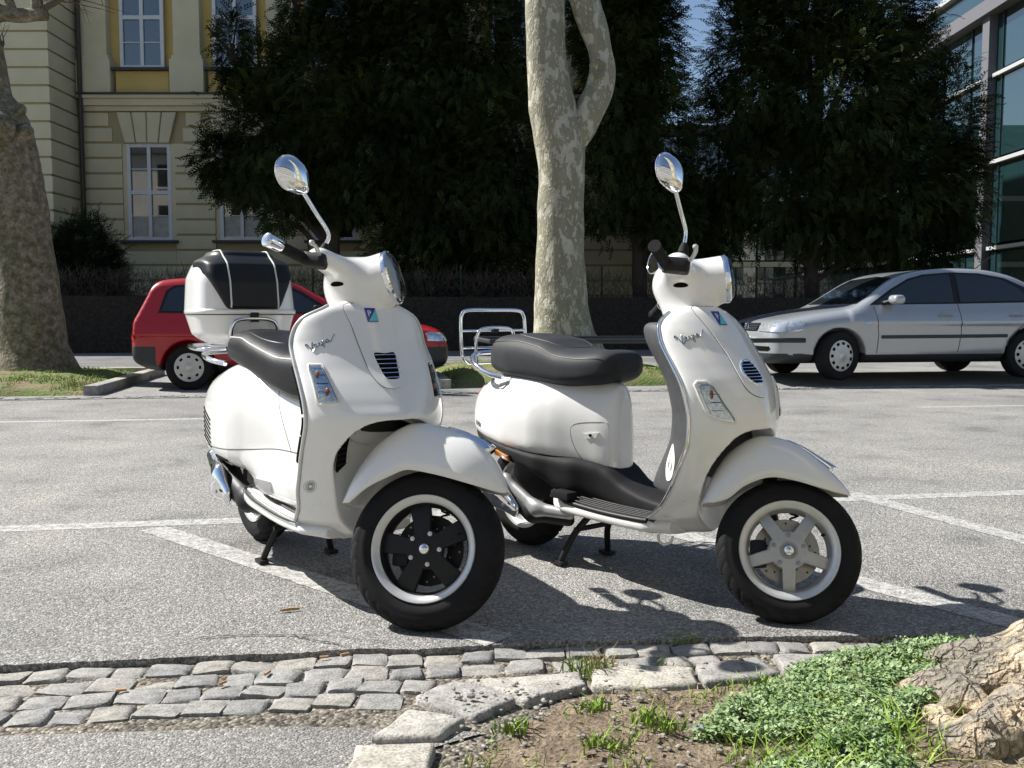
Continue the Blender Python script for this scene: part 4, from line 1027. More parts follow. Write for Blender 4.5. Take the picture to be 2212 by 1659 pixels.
# each sprig: 6 small oval leaves at different heights
LV = []
for q in range(6):
    a = rs.uniform(0, 2 * math.pi, k); tilt = rs.uniform(-.2, .9, k); l = rs.uniform(.006, .015, k); zz = rs.uniform(.002, .036, k) * (1 + .4 * np.array([mnoise.noise(Vector((p[0] * 9, p[1] * 9, 7))) for p in cp]))
    d = np.stack([np.cos(a) * np.cos(tilt), np.sin(a) * np.cos(tilt), np.sin(tilt)], 1); s = np.stack([-np.sin(a), np.cos(a), rs.uniform(-.4, .4, k)], 1)
    b = P + np.stack([rs.uniform(-.012, .012, k), rs.uniform(-.012, .012, k), zz], 1)
    LV.append(np.stack([b, b + d * l[:, None] * .5 - s * l[:, None] * .36, b + d * l[:, None], b + d * l[:, None] * .5 + s * l[:, None] * .36], 1))
V = np.concatenate(LV).reshape(-1, 3); q = len(V) // 4
me = mesh_py(V, [(4 * i, 4 * i + 1, 4 * i + 2, 4 * i + 3) for i in range(q)])
o = obj('ground_cover', me, 'ground_leaves', smooth=False); tag(o, 'grey-green creeping ground cover beside the buttress root', 'plant'); kind(o, 'stuff')
gp = scatter(3400, [(-.22, 1.2), (-.2, 1.74), (.0, 2.02), (.3, 2.26), (.9, 2.38), (1.3, 2.0), (1.3, 1.2)], lambda x, y: max(0, mnoise.noise(Vector((x * 6, y * 6, 9))) - .05) * 1.6 + .25 * (x < -.02 + .0) + .15 * (y < 1.75))
o = obj('bed_grass', blades(gp, .045, .0018, 4), 'grass_blades', smooth=False); tag(o, 'sparse young grass sprouting on the bare planting bed', 'grass'); kind(o, 'stuff')
gpd = scatter(900, [(-.22, 1.2), (-.2, 1.74), (.0, 2.02), (.3, 2.26), (.9, 2.38), (1.2, 2.3), (1.2, 1.2)])
o = obj('dead_grass', blades(gpd, .05, .0012, 24, 1.6), 'dry_grass', smooth=False); tag(o, 'thin dry straw lying over the bare soil of the planting bed', 'grass'); kind(o, 'stuff')
gpe = [p for p in scatter(700, cover_poly)]
o = obj('weed_grass', blades(gpe, .065, .0019, 25, .5), 'grass_blades', smooth=False); tag(o, 'fresh grass blades growing through the creeping ground cover', 'grass'); kind(o, 'stuff')
rs = np.random.RandomState(8)
def tuft(px, n, h, label, m='grass_blades', w=.0022, z=-.015, sp=.03):
    c = G(*px); pts = [(rs.normal(0, sp), rs.normal(0, sp * .5), 0) for _ in range(n)]
    o = obj('grass_tuft', blades(pts, h, w, int(px[0])), m, smooth=False); o.location = (c[0], c[1], z); tag(o, label, 'grass tuft'); return o
tuft((1290, 1440), 60, .085, 'yellow-tipped grass tuft behind the long kerb stone', 'dry_grass'); tuft((1270, 1446), 50, .07, 'fresh green grass tuft at the left end of the long kerb stone')
tuft((1470, 1376), 50, .05, 'green grass tuft at the asphalt edge between the front wheels', z=-.02); tuft((1440, 1432), 14, .04, 'tiny grass sprig in the gutter behind the kerb')
for i, (px, py) in enumerate(((1280, 1540), (1440, 1580), (1390, 1560), (1660, 1490), (1110, 1585), (1300, 1620))): tuft((px, py), 45, .05, ['broad green grass tuft in the bare soil', 'leafy green weed clump near the ground cover', 'small grass clump in the middle of the bed', 'grass sprigs at the kerb beside the ground cover', 'short grass clump near the corner kerb stone', 'low grass clump at the lower middle of the bed'][i], w=.003, z=.0, sp=.02)
gp2 = scatter(260, [G(*p)[:2] for p in ((1650, 1620), (1760, 1600), (2000, 1600), (2080, 1690), (1600, 1740))])
o = obj('long_grass', blades(gp2, .12, .0022, 14, .7), 'grass_blades', smooth=False); tag(o, 'long curved grass blades in front of the root', 'grass'); kind(o, 'stuff')
gp3 = []
for (s0, s1, t0, t1, nn) in ((-9.3, -5.2, -1.1, 2.4, 9000), (-.9, 2.4, -.7, 2.4, 5000)):
    for _ in range(nn):
        s, t = rr.uniform(s0, s1), rr.uniform(t0, t1); u, v = (s - (s0 + s1) / 2) / ((s1 - s0) / 2), (t - (t0 + t1) / 2) / ((t1 - t0) / 2)
        if mnoise.noise(Vector((s * 1.7, t * 1.7, 3))) < -.12: continue
        h = .17 if s < -4 else .24; r_ = max(0, 1 - (abs(u * .93) ** 4 + abs(v * .93) ** 4)) ** .7; x, y, _ = roadpt(s, t); gp3.append((x, y, .0 + h * r_ * .8))
o = obj('mound_grass', blades(gp3, .10, .006, 15), 'grass_blades', smooth=False); tag(o, 'short spring grass on the mounds under the plane trees', 'grass'); kind(o, 'stuff')
# gravel and crumbs in the joints
pm = []
bm = bmesh.new(); bmesh.ops.create_icosphere(bm, subdivisions=1, radius=1); ico = np.array([v.co[:] for v in bm.verts]); icf = [tuple(v.index for v in f.verts) for f in bm.faces]; bm.free()
VS, FS = [], []
for i in range(1700):
    x = rr.uniform(-1.9, 1.9); y = float(np.interp(x, sx, sy)) - rr.uniform(0, .46)
    if inside((x, y), bed_edge): 
        if rr.random() < .7: x, y = rr.uniform(-.15, 1.2), rr.uniform(1.75, 2.25)
        z0 = bedh(x, y)
    else:z0 = -.052
    r_ = rr.uniform(.002, .0065) * (1.6 if rr.random() < .06 else 1); sc_ = np.array((r_ * rr.uniform(.8, 1.5), r_ * rr.uniform(.8, 1.3), r_ * rr.uniform(.5, .9)))
    FS += [tuple(a + len(VS) * 1 for a in f) for f in icf]; VS += list(ico * sc_ + np.array((x, y, z0 + r_ * .3)))
mat('grit', (.26, .24, .21), .9, var=(40, .5))
o = obj('gravel', mesh_py(VS, FS), 'grit', smooth=False); tag(o, 'loose grit and crumbs between the cobbles and on the soil', 'gravel'); kind(o, 'stuff')
# litter
mat('wood', (.42, .27, .12), .7, var=(30, .2)); mat('dry_leaf', (.30, .19, .08), .8); mat('filter', (.45, .26, .11), .7); mat('foil', (.75, .77, .8), .2, metal=.8); mat('bark_chip', (.16, .12, .09), .9, var=(20, .3))
def litter(name, me, m, px, rz, label, cat, z=.004, grp=None):
    o = obj(name, me, m); c = G(*px); o.location = (c[0], c[1], z); o.rotation_euler = (0, 0, rz); tag(o, label, cat, grp); return o
litter('wood_splinter', tube([(-.03, 0, .004), (0, .001, .005), (.03, 0, .004)], [.003, .005, .004], 6), 'wood', (626, 1322), .35, 'pale wood splinter on the asphalt left of the front wheel', 'wood splinter')
def butt(): return tube([(-.012, 0, .004), (.012, 0, .004)], .0038, 8)
for (px, py, rz, lb) in ((745, 1410, .5, 'cigarette butt against the first cobble row left of the wheel shadow'), (480, 1472, 1.0, 'orange cigarette butt in the second cobble joint'), (262, 1487, .2, 'cigarette butt lying among the sunken cobbles at left'), (700, 1416, .2, 'pale cigarette butt on top of a cobble'), (578, 1450, 1.3, 'cigarette butt wedged between the middle cobbles')):
    litter('cigarette_butt', butt(), 'filter', (px, py), rz, lb, 'cigarette butt', -.008)
litter('plastic_wrapper', mesh_py([(-.014, -.006, 0), (.0, -.008, .005), (.014, -.005, .001), (.012, .006, .007), (.001, .008, .002), (-.012, .007, .006)], [(0, 1, 4, 5), (1, 2, 3, 4)]), 'foil', (1508, 1585), .2, 'crumpled clear wrapper on the soil left of the ground cover', 'wrapper', .012)
for i in range(46):
    x, y = rr.uniform(-.05, 1.0), rr.uniform(1.75, 2.26)
    if not inside((x, y), in_poly): continue
    l = rr.uniform(.006, .018); me = mesh_py([(-l, -l * .4, 0), (l, -l * .5, .002), (l * .9, l * .4, .004), (-l * .8, l * .5, .001)], [(0, 1, 2, 3)])
    o = obj('bark_chip', me, 'bark_chip'); o.location = (x, y, bedh(x, y) + .003); o.rotation_euler = (rr.uniform(-.3, .3), rr.uniform(-.3, .3), rr.uniform(0, 6)); tag(o, 'brown bark chip scattered on the bare planting bed soil', 'bark chip', 'bark chips on the planting bed')
# ------------------------------------------------------------------ scooters
RAKE = R_(26); AXIS = Vector((-math.sin(RAKE), 0, math.cos(RAKE))); AX0 = Vector((.034, 0, 0))
HEAD = Vector((.034 - math.tan(RAKE), 0, 1.0))           # point on the steering axis at 1 m
def steer_M(deg):
    return Matrix.Translation(AX0) @ Matrix.Rotation(R_(deg), 4, AXIS) @ Matrix.Translation(-AX0)
def sec_field(T, n=3., n2=None):
    """loft along x: T rows (x, zb, zm, zt, w)"""
    T = sorted(T); xs = [t[0] for t in T]
    fb, fm, ft, fw = [tab(xs, [t[i] for t in T]) for i in (1, 2, 3, 4)]
    def f(X, Y, Z):
        zb, zm, zt, w = fb(X), fm(X), ft(X), fw(X)
        vz = np.where(Z > zm, (Z - zm) / (zt - zm), (zm - Z) / (zm - zb))
        e = n if n2 is None else np.where(Z > zm, n, n2)
        r = (np.abs(vz) ** e + (np.abs(Y) / w) ** e) ** (1 / e) - 1
        d = r * np.minimum(w, (zt - zb) / 2)
        return np.maximum(d, np.maximum(xs[0] - X, X - xs[-1]))
    return f
def shield_field(Zs, T, well):
    fw, fe, fc, fn_ = [tab(Zs, T[k]) for k in ('w', 'xe', 'xc', 'n')]
    ah, aw, ax = well                     # arch height, half-width, back plane
    def raw(X, Y, Z):
        w, xe, xc, n = fw(Z), fe(Z), fc(Z), fn_(Z)
        t = np.maximum((X - xe) / (xc - xe), 0)
        u = np.sqrt((Y / w) ** 2 + 1e-4)
        r = (t ** n + u ** n) ** (1 / n) - 1
        front = r * np.minimum(w, 1.3 * (xc - xe))
        f = smax(front, (xe - .010) - X, .010)
        return smax(smax(f, Z - Zs[-1], .02), Zs[0] - Z, .03)
    def f(X, Y, Z):
        zz = np.maximum(Z - .36, 0) / (ah - .36)
        g = ((np.abs(Y) / aw) ** 3 + zz ** 3 + 1e-9) ** (1 / 3)
        gd = (g - 1) * aw
        wellf = smax(gd, (ax + .35 * Y * Y / aw) - X, .05)
        return smax(raw(X, Y, Z), -wellf, .008)
    return f, raw, fw, fe, fc
def side_edge(fw, fe, z0, z1, s, n=40, off=(0, 0)):
    return [(float(fe(z)) + off[0], s * (float(fw(z)) + off[1]), z) for z in np.linspace(z0, z1, n)]

SCRIPT = [[(.0, .30), (.02, .40), (.05, .42), (.065, .34), (.07, .16), (.085, 0), (.15, .18), (.20, .34), (.245, .42)],
          [(.085, 0), (.075, -.10), (.17, -.02), (.24, .08), (.295, .17), (.285, .25), (.25, .24), (.235, .12), (.26, .03), (.31, .04), (.36, .14), (.385, .24), (.405, .18), (.42, .08), (.395, .02), (.43, .05), (.475, .16), (.49, .24)],
          [(.495, .27), (.48, .10), (.455, -.16)], [(.485, .12), (.525, .24), (.565, .22), (.565, .12), (.53, .03), (.495, .06)],
          [(.715, .20), (.675, .25), (.625, .20), (.605, .10), (.63, .03), (.67, .07), (.71, .18), (.715, .08), (.735, .03), (.80, .12), (.90, .25), (1.0, .36)]]
def script_badge(fn, y0, z0, width, tilt, parent, r=.0018):
    ms = []
    ct, st = math.cos(R_(tilt)), math.sin(R_(tilt))
    for s in SCRIPT:
        q = catmull([(a * width, b * width * .52, 0) for a, b in s], 5)
        P = np.array([(.2, y0 + p[0] * ct - p[1] * st, z0 + p[0] * st + p[1] * ct) for p in q])
        H = march(fn, P, (-1, 0, 0), 1.0, 500); H[:, 0] += .0022
        ms.append(tube(H, r, 6))
    return obj('script_lettering', join(ms), 'script_chrome', parent)

def tyre_mesh(R, W, r0, grooves=26, seg=208):
    prof = []
    for k in range(25):
        a = math.pi * k / 24
        y = -math.cos(a)
        prof.append((r0 + (R - r0) * (math.sin(a) ** .62), y * W / 2 * (1 if abs(y) < .9 else .93)))
    prof = [(r0 - .004, -W * .36)] + prof[1:-1] + [(r0 - .004, W * .36)]
    def fn(r, t, a):
        if r > R * .86:
            u = (a / (2 * math.pi) * grooves + abs(t) * 26 + (.5 if t > 0 else 0)) % 1
            if u < .20 and abs(t) > W * .08: return r - .007
        return r
    return lathe(prof, seg, 'y', fn)
def wheel(parent, R, W, r0, style, front=True):
    t = obj('tyre', tyre_mesh(R, W, r0), 'rubber', parent)
    y = -W * .40                                           # outer (right) face
    lip_m = 'rim_alloy'
    prof = [(r0 + .004, y + .004), (r0 + .001, y - .003), (r0 - .006, y - .002), (r0 - .017, y + .006), (r0 - .021, y + .012)]
    obj('rim_lip', lathe(prof, 64), lip_m, parent)
    bar = [(r0 - .019, y + .010), (r0 - .026, y + .022), (r0 - .032, 0), (r0 - .026, W * .3), (r0 + .004, W * .38)]
    obj('rim', lathe(bar, 64), 'black_rim' if style == 'gts' else 'satin_alloy', parent)
    sp_m = 'black_rim' if style == 'gts' else 'satin_alloy'
    yf = y + .016
    a0 = R_(102) if style == 'gts' else R_(54)
    w0, w1 = (.050, .064) if style == 'gts' else (.040, .036)
    for k in range(5):
        a = a0 + k * 2 * math.pi / 5
        bm = bmesh.new()
        rr = [(.028, w0, .000), (.055, w0, .001), (.095, (w0 + w1) / 2, .004), (r0 - .022, w1, .010), (r0 - .018, w1 * 1.25, .012)]
        top, bot = [], []
        for (r, w, d) in rr:
            for s in (-1, 1):
                top.append(bm.verts.new((r, yf + d, s * w / 2))); bot.append(bm.verts.new((r, yf + d + .018, s * w / 2 * 1.02)))
        for i in range(len(rr) - 1):
            A, B, C, D = 2 * i, 2 * i + 1, 2 * i + 3, 2 * i + 2
            bm.faces.new((top[A], top[B], top[C], top[D])); bm.faces.new((bot[D], bot[C], bot[B], bot[A]))
            bm.faces.new((top[A], top[D], bot[D], bot[A])); bm.faces.new((top[C], top[B], bot[B], bot[C]))
        bm.faces.new((top[1], top[0], bot[0], bot[1])); bm.faces.new((top[-2], top[-1], bot[-1], bot[-2]))
        me = bm_mesh(bm); xf(me, Matrix.Rotation(-a, 4, 'Y'))
        o = obj('spoke', sharp(me, 30), sp_m, parent)
        bv = o.modifiers.new('bevel', 'BEVEL'); bv.width = .003; bv.segments = 2; bv.limit_method = 'ANGLE'
        ab = a + (R_(36) if style == 'gts' else 0) + (R_(6) if style == 'gts' else R_(36))
        p = Vector((.047 * math.cos(ab), yf - .004, .047 * math.sin(ab)))
        if style == 'lx': p = Vector((.046 * math.cos(ab), yf - .004, .046 * math.sin(ab)))
        bo = lathe([(.0001, -.004), (.0032, -.004), (.0034, -.001), (.0055, -.001), (.0068, -.0005), (.0068, .004)], 14)
        xf(bo, Matrix.Translation(p)); obj('bolt', bo, 'steel' if style == 'lx' else 'polished_alloy', parent)
    hub = lathe([(.0001, yf - .001), (.040, yf - .001), (.056, yf + .001), (.060, yf + .006), (.055, yf + .03), (.04, W * .3), (.0001, W * .3)], 40)
    obj('hub', hub, sp_m, parent)
    cap = lathe([(.0001, yf - .014), (.008, yf - .0125), (.014, yf - .009), (.0175, yf - .004), (.018, yf)], 28)
    obj('hub_cap', cap, 'chrome', parent)
    if style == 'lx':
        obj('hub_ring', lathe([(.019, yf - .001), (.020, yf - .004), (.025, yf - .004), (.027, yf + .001)], 28), 'steel', parent)
    if front:
        yd = .03; rd = .105 if style == 'gts' else .098
        bm = bmesh.new()
        d = lathe([(.055, yd - .002), (rd, yd - .002), (rd + .001, yd), (rd, yd + .002), (.055, yd + .002)], 48, close=True)
        obj('brake_disc', d, 'brake_steel' if style == 'lx' else 'black_plastic', parent)
        for k in range(24):
            a = k * 2 * math.pi / 24; r = rd - .012 - .013 * (k % 3)
            c = lathe([(.0001, yd - .0032), (.0032, yd - .0032)], 8); xf(c, Matrix.Translation((r * math.cos(a), 0, r * math.sin(a)))); obj('disc_hole', c, 'dark_void' if style == 'lx' else 'steel', parent)
        obj('brake_caliper', box_mesh((-.085, yd, -.01), (.05, .05, .085), None, .012), 'black_plastic', parent)
        arm = tube([(-.01, .055, .0), (-.03, .075, .06), (-.05, .075, .16), (-.04, .05, .24), (-.02, .0, .30)], [.02, .024, .024, .022, .02], 10)
        obj('fork_arm', arm, 'black_plastic', parent)
        sp = [(.03 + .012 * math.cos(t * 2 * math.pi * 8), .06 + .012 * math.sin(t * 2 * math.pi * 8), .05 + .17 * t) for t in np.linspace(0, 1, 130)]
        obj('spring', tube(sp, .0035, 6), 'black_plastic', parent)
        obj('valve_stem', tube([(.115, y + .03, .055), (.098, y + .022, .048)], .004, 8), 'rubber', parent)

def dens2(p, n=6): return [(a[0] + (b[0] - a[0]) * k / n, a[1] + (b[1] - a[1]) * k / n) for a, b in zip(p, p[1:] + p[:1]) for k in range(n)]
def fender(parent, crown, skirt, W, name='front_fender', m='white_paint'):
    N = 44; M = 28
    C = catmull([(a, b, 0) for a, b in crown], 12); E_ = catmull([(a, b, 0) for a, b in skirt], 12)
    def resample(P):
        P = np.array(P)[:, :2]; s = np.r_[0, np.cumsum(np.linalg.norm(np.diff(P, axis=0), axis=1))]; s /= s[-1]
        q = np.linspace(0, 1, N); return np.stack([np.interp(q, s, P[:, 0]), np.interp(q, s, P[:, 1])], 1)
    C, E_ = resample(C), resample(E_)
    vs_, fs = [], []
    for i in range(N):
        t = i / (N - 1)
        w = W * (1 - .30 * (1 - min(t / .25, 1)) ** 2) * (1 - .75 * max((t - .62) / .38, 0) ** 2.2)
        for j in range(M + 1):
            a = -1 + 2 * j / M
            s = math.copysign(abs(math.sin(a * math.pi / 2)) ** .85, a); k = 1 - math.cos(a * math.pi / 2) ** .8 if abs(a) < 1 else 1
            p = C[i] + (E_[i] - C[i]) * k
            vs_.append((p[0], w * s, p[1]))
    for i in range(N - 1):
        for j in range(M):
            A = i * (M + 1) + j; fs.append((A, A + 1, A + M + 2, A + M + 1))
    o = obj(name, mesh_py(vs_, fs), m, parent)
    sd = o.modifiers.new('thickness', 'SOLIDIFY'); sd.thickness = .004; sd.offset = 0
    return o, C

def pod(center, joint, nrm, w, h, dpt):
    """mirror housing: teardrop with a flat back; returns (housing, glass, neck) meshes"""
    c = Vector(center); n = Vector(nrm).normalized(); j = Vector(joint)
    up = (c - j); up = (up - n * up.dot(n)).normalized(); rt = n.cross(up) * -1
    prof = []
    vs_, fs = [], []
    A, Bn = 40, 14
    for i in range(Bn + 1):
        q = i / Bn * math.pi / 2
        rr = math.cos(q) ** .8; dz = math.sin(q)
        for k in range(A):
            a = 2 * math.pi * k / A
            ux, uy = math.cos(a), math.sin(a)
            tear = 1 + .22 * max(-uy, 0) ** 3
            pinch = 1 - .28 * max(-uy, 0) ** 2
            p = c + rt * (ux * w * rr * pinch) + up * (uy * h * rr * tear) + n * (dpt * dz) + up * (-.25 * h * dz)
            vs_.append(p)
    for i in range(Bn):
        for k in range(A):
            fs.append((i * A + k, i * A + (k + 1) % A, (i + 1) * A + (k + 1) % A, (i + 1) * A + k))
    house = mesh_py(vs_, fs)
    bm = bmesh.new(); bm.from_mesh(house); bmesh.ops.remove_doubles(bm, verts=bm.verts, dist=1e-4)
    bmesh.ops.holes_fill(bm, edges=[e for e in bm.edges if e.is_boundary]); bmesh.ops.recalc_face_normals(bm, faces=bm.faces); bm.to_mesh(house); bm.free()
    gl = [vs_[k] * .0 + (c + (vs_[k] - c) * .94) - n * .002 for k in range(A)]
    g = mesh_py(gl, [tuple(range(A))])
    rim = tube([vs_[k] for k in range(A)], .0025, 6, True)
    nk = tube([j, j.lerp(c, .25), c - up * h * .8 + n * dpt * .35], [.0065, .009, .014], 10)
    return sharp(house, 40), g, rim, nk

def seat_piping(T, zoff, wk, x0, x1, n=30):
    T = sorted(T); xs = [t[0] for t in T]
    ft, fw = tab(xs, [t[3] for t in T]), tab(xs, [t[4] for t in T])
    xx = np.linspace(x0, x1, n)
    right = [(x, -float(fw(x)) * wk, float(ft(x)) - zoff) for x in xx]
    left = [(x, float(fw(x)) * wk, float(ft(x)) - zoff) for x in xx[::-1]]
    return right, left

def headset(root, P, M):
    H = HEAD
    lc = H + Vector(P['lens']); pit = R_(P['pitch']); nx = Vector((math.cos(pit), 0, math.sin(pit)))
    rl = P['lens_r']
    def f(X, Y, Z):
        x, y, z = X - H.x, Y, Z - H.z
        l = Vector(P['lens']); back = l - nx * .135
        d = rcone(x, y, z, tuple(back + Vector((0, 0, .0))), tuple(l), rl * .96, rl * 1.0)
        d = smin(d, rcone(x, y, z, (-.028, 0, .02), (.0, 0, .03), .05, .056, (1, .85, 1.1)), .05)
        for s in (-1, 1):
            d = smin(d, rcone(x, y, z, (-.015, s * .04, .045), (P['g0'][0] + .036, s * .172, P['g0'][2] + .014), .050, .037, (.9, 1, 1.15)), .04)
        d = smin(d, rcone(x, y, z, (.012, 0, .01), (.052, 0, -.118), .070, .068, (.80, .95, 1)), .05)
        # cut at the lens plane and at the top (instrument cover)
        cut = (x - l.x) * nx.x + (z - l.z) * nx.z
        d = smax(d, cut, .006)
        return d
    lo = (H.x - .17, -.24, H.z - .15); hi = (H.x + .27, .24, H.z + .2)
    me = surfnet(f, lo, hi, .0048)
    xf(me, M)
    hs = sm_obj('headset', me, 'white_paint', root, 3)
    # headlight: chrome ring, reflector bowl, clear dome
    F = M @ frame_M(lc, nx, (0, 0, 1))
    def put(name, me, m, par=hs): xf(me, F); return obj(name, me, m, par)
    put('headlight_ring', lathe([(rl * .98, -.012), (rl * 1.03, -.006), (rl * 1.03, .004), (rl * .97, .009), (rl * .93, .006)], 48, 'x'), 'chrome')
    put('headlight_bowl', lathe([(rl * .95, .006), (rl * .80, -.012), (rl * .5, -.03), (rl * .16, -.04), (.0001, -.041)], 40, 'x', lambda r, t, a: r * (1 + .03 * (int(a / .26) % 2))), 'chrome')
    put('headlight_bulb', lathe([(.0001, .0), (.008, -.002), (.011, -.012), (.011, -.04)], 16, 'x'), 'steel')
    put('headlight_lens', lathe([(rl * .975, .004), (rl * .93, .012), (rl * .8, .020), (rl * .5, .027), (.0001, .030)], 48, 'x'), 'clear_lens')
    for s in (-1, 1):
        g0 = H + Vector((P['g0'][0], s * abs(P['g0'][1]), P['g0'][2])); g1 = H + Vector((P['g1'][0], s * abs(P['g1'][1]), P['g1'][2]))
        d = (g1 - g0)
        sw = M @ (g0 + Vector((.012, -s * .028, .004)))
        bm = bmesh.new(); box(bm, (0, 0, 0), P['switch'], None, .021, 4)
        me = bm_mesh(bm); xf(me, M @ frame_M(g0 + Vector((.030, s * .006, -.002)), (1, 0, 0), (0, 0, 1)))
        obj('switch_housing', me, 'black_plastic', hs)
        # grip with ridges
        n = 60; pts = [g0 - d * .1 + d * (1.1 * i / n * (P.get('gl', 1.0))) for i in range(n + 1)]
        rad = [.0172 + (.0012 if (i // 2) % 2 else 0) for i in range(n + 1)]
        if P['barend']:
            pts = pts[:int(n * .74)]; rad = rad[:int(n * .74)]
        me = tube(pts, rad, 16); xf(me, M); obj('grip', me, 'rubber', hs)
        if P['barend']:
            a = g0 - d * .1 + d * 1.1 * .735
            me = tube([a, a + d * .05, g1 + d * .02, g1 + d * .035], [.0195, .021, .0215, .0175], 20); xf(me, M); obj('bar_end', me, 'chrome', hs)
            me = tube([g1 + d * .03, g1 + d * .042], [.006, .006], 8); xf(me, M); obj('bar_end_bolt', me, 'steel', hs)
        else:
            me = tube([g0 + d * .06, g0 + d * .1, g0 + d * .14], [.024, .025, .023], 18); xf(me, M); obj('grip_collar', me, 'chrome', hs)
            me = tube([g1 - d * .02, g1 + d * .015, g1 + d * .03], [.0200, .0210, .0195], 18); xf(me, M); obj('grip_end', me, 'rubber', hs)
        # lever in front of the grip
        lk = P['lever']; lv = [g0 + Vector((.046, s * .005, .008)), g0 + d * lk[0] * .3 + Vector((lk[1] * .75, 0, lk[2] * .4)), g0 + d * lk[0] * .7 + Vector((lk[1] * .95, 0, lk[2] * .8)), g0 + d * lk[0] + Vector((lk[1], 0, lk[2]))]
        me = tube(catmull(lv, 8), .0062, 8, flat=(1.2, .8)); xf(me, M); obj('brake_lever', me, 'polished_alloy', hs)
        b = lathe([(.0001, -.009), (.006, -.007), (.009, 0), (.006, .007), (.0001, .009)], 14); xf(b, M @ Matrix.Translation(lv[-1])); obj('lever_ball', b, 'polished_alloy', hs)
    for s in (-1, 1):                     # cable slot under each arm
        sx0, sz0 = H.x + P['slot'][0], H.z + P['slot'][1]
        me = patch(f, [(sx0 + .024 * math.cos(a), sz0 + .0065 * math.sin(a) + .10 * .024 * math.cos(a)) for a in np.linspace(0, 2 * math.pi, 16, endpoint=False)], (0, s * .4, 0), (1, 0, 0), (0, 0, 1), (0, -s, 0), -.001, .0025, .012, .5)
        xf(me, M); obj('cable_slot', me, 'dark_void', hs)
    # mirrors
    for s in (-1, 1):
        q = P['mir'] if s < 0 else P.get('mirl', P['mir'])
        def v(k): a = q[k]; return H + Vector((a[0], s * abs(a[1]), a[2]))
        st = empty('mirror', (0, 0, 0), 0, root)
        base, bend, jn, ce = v('b'), v('bend'), v('j'), v('c')
        me = tube(catmull([base - Vector((0, 0, .03)), base, bend, bend.lerp(jn, .5), jn], 8), .0066, 10); xf(me, M); obj('mirror_stem', me, 'chrome', st)
        me = tube([base - Vector((0, 0, .03)), base - Vector((0, 0, .012)), base + Vector((0, 0, .004))], [.018, .015, .009], 14); xf(me, M); obj('rubber_boot', me, 'rubber', st)
        na = R_(P['mang'] if s < 0 else P.get('mangl', P['mang']))
        nr = Vector((math.cos(na), s * math.sin(na), -.05))
        hsg, gl, rim, nk = pod(ce, jn, nr, .051, .058, .036)
        for nme, mm, mt in (('mirror_housing', hsg, 'chrome'), ('mirror_glass', gl, 'mirror_glass'), ('mirror_rim', rim, 'chrome'), ('mirror_neck', nk, 'chrome')):
            xf(mm, M); obj(nme, mm, mt, st)
    return hs

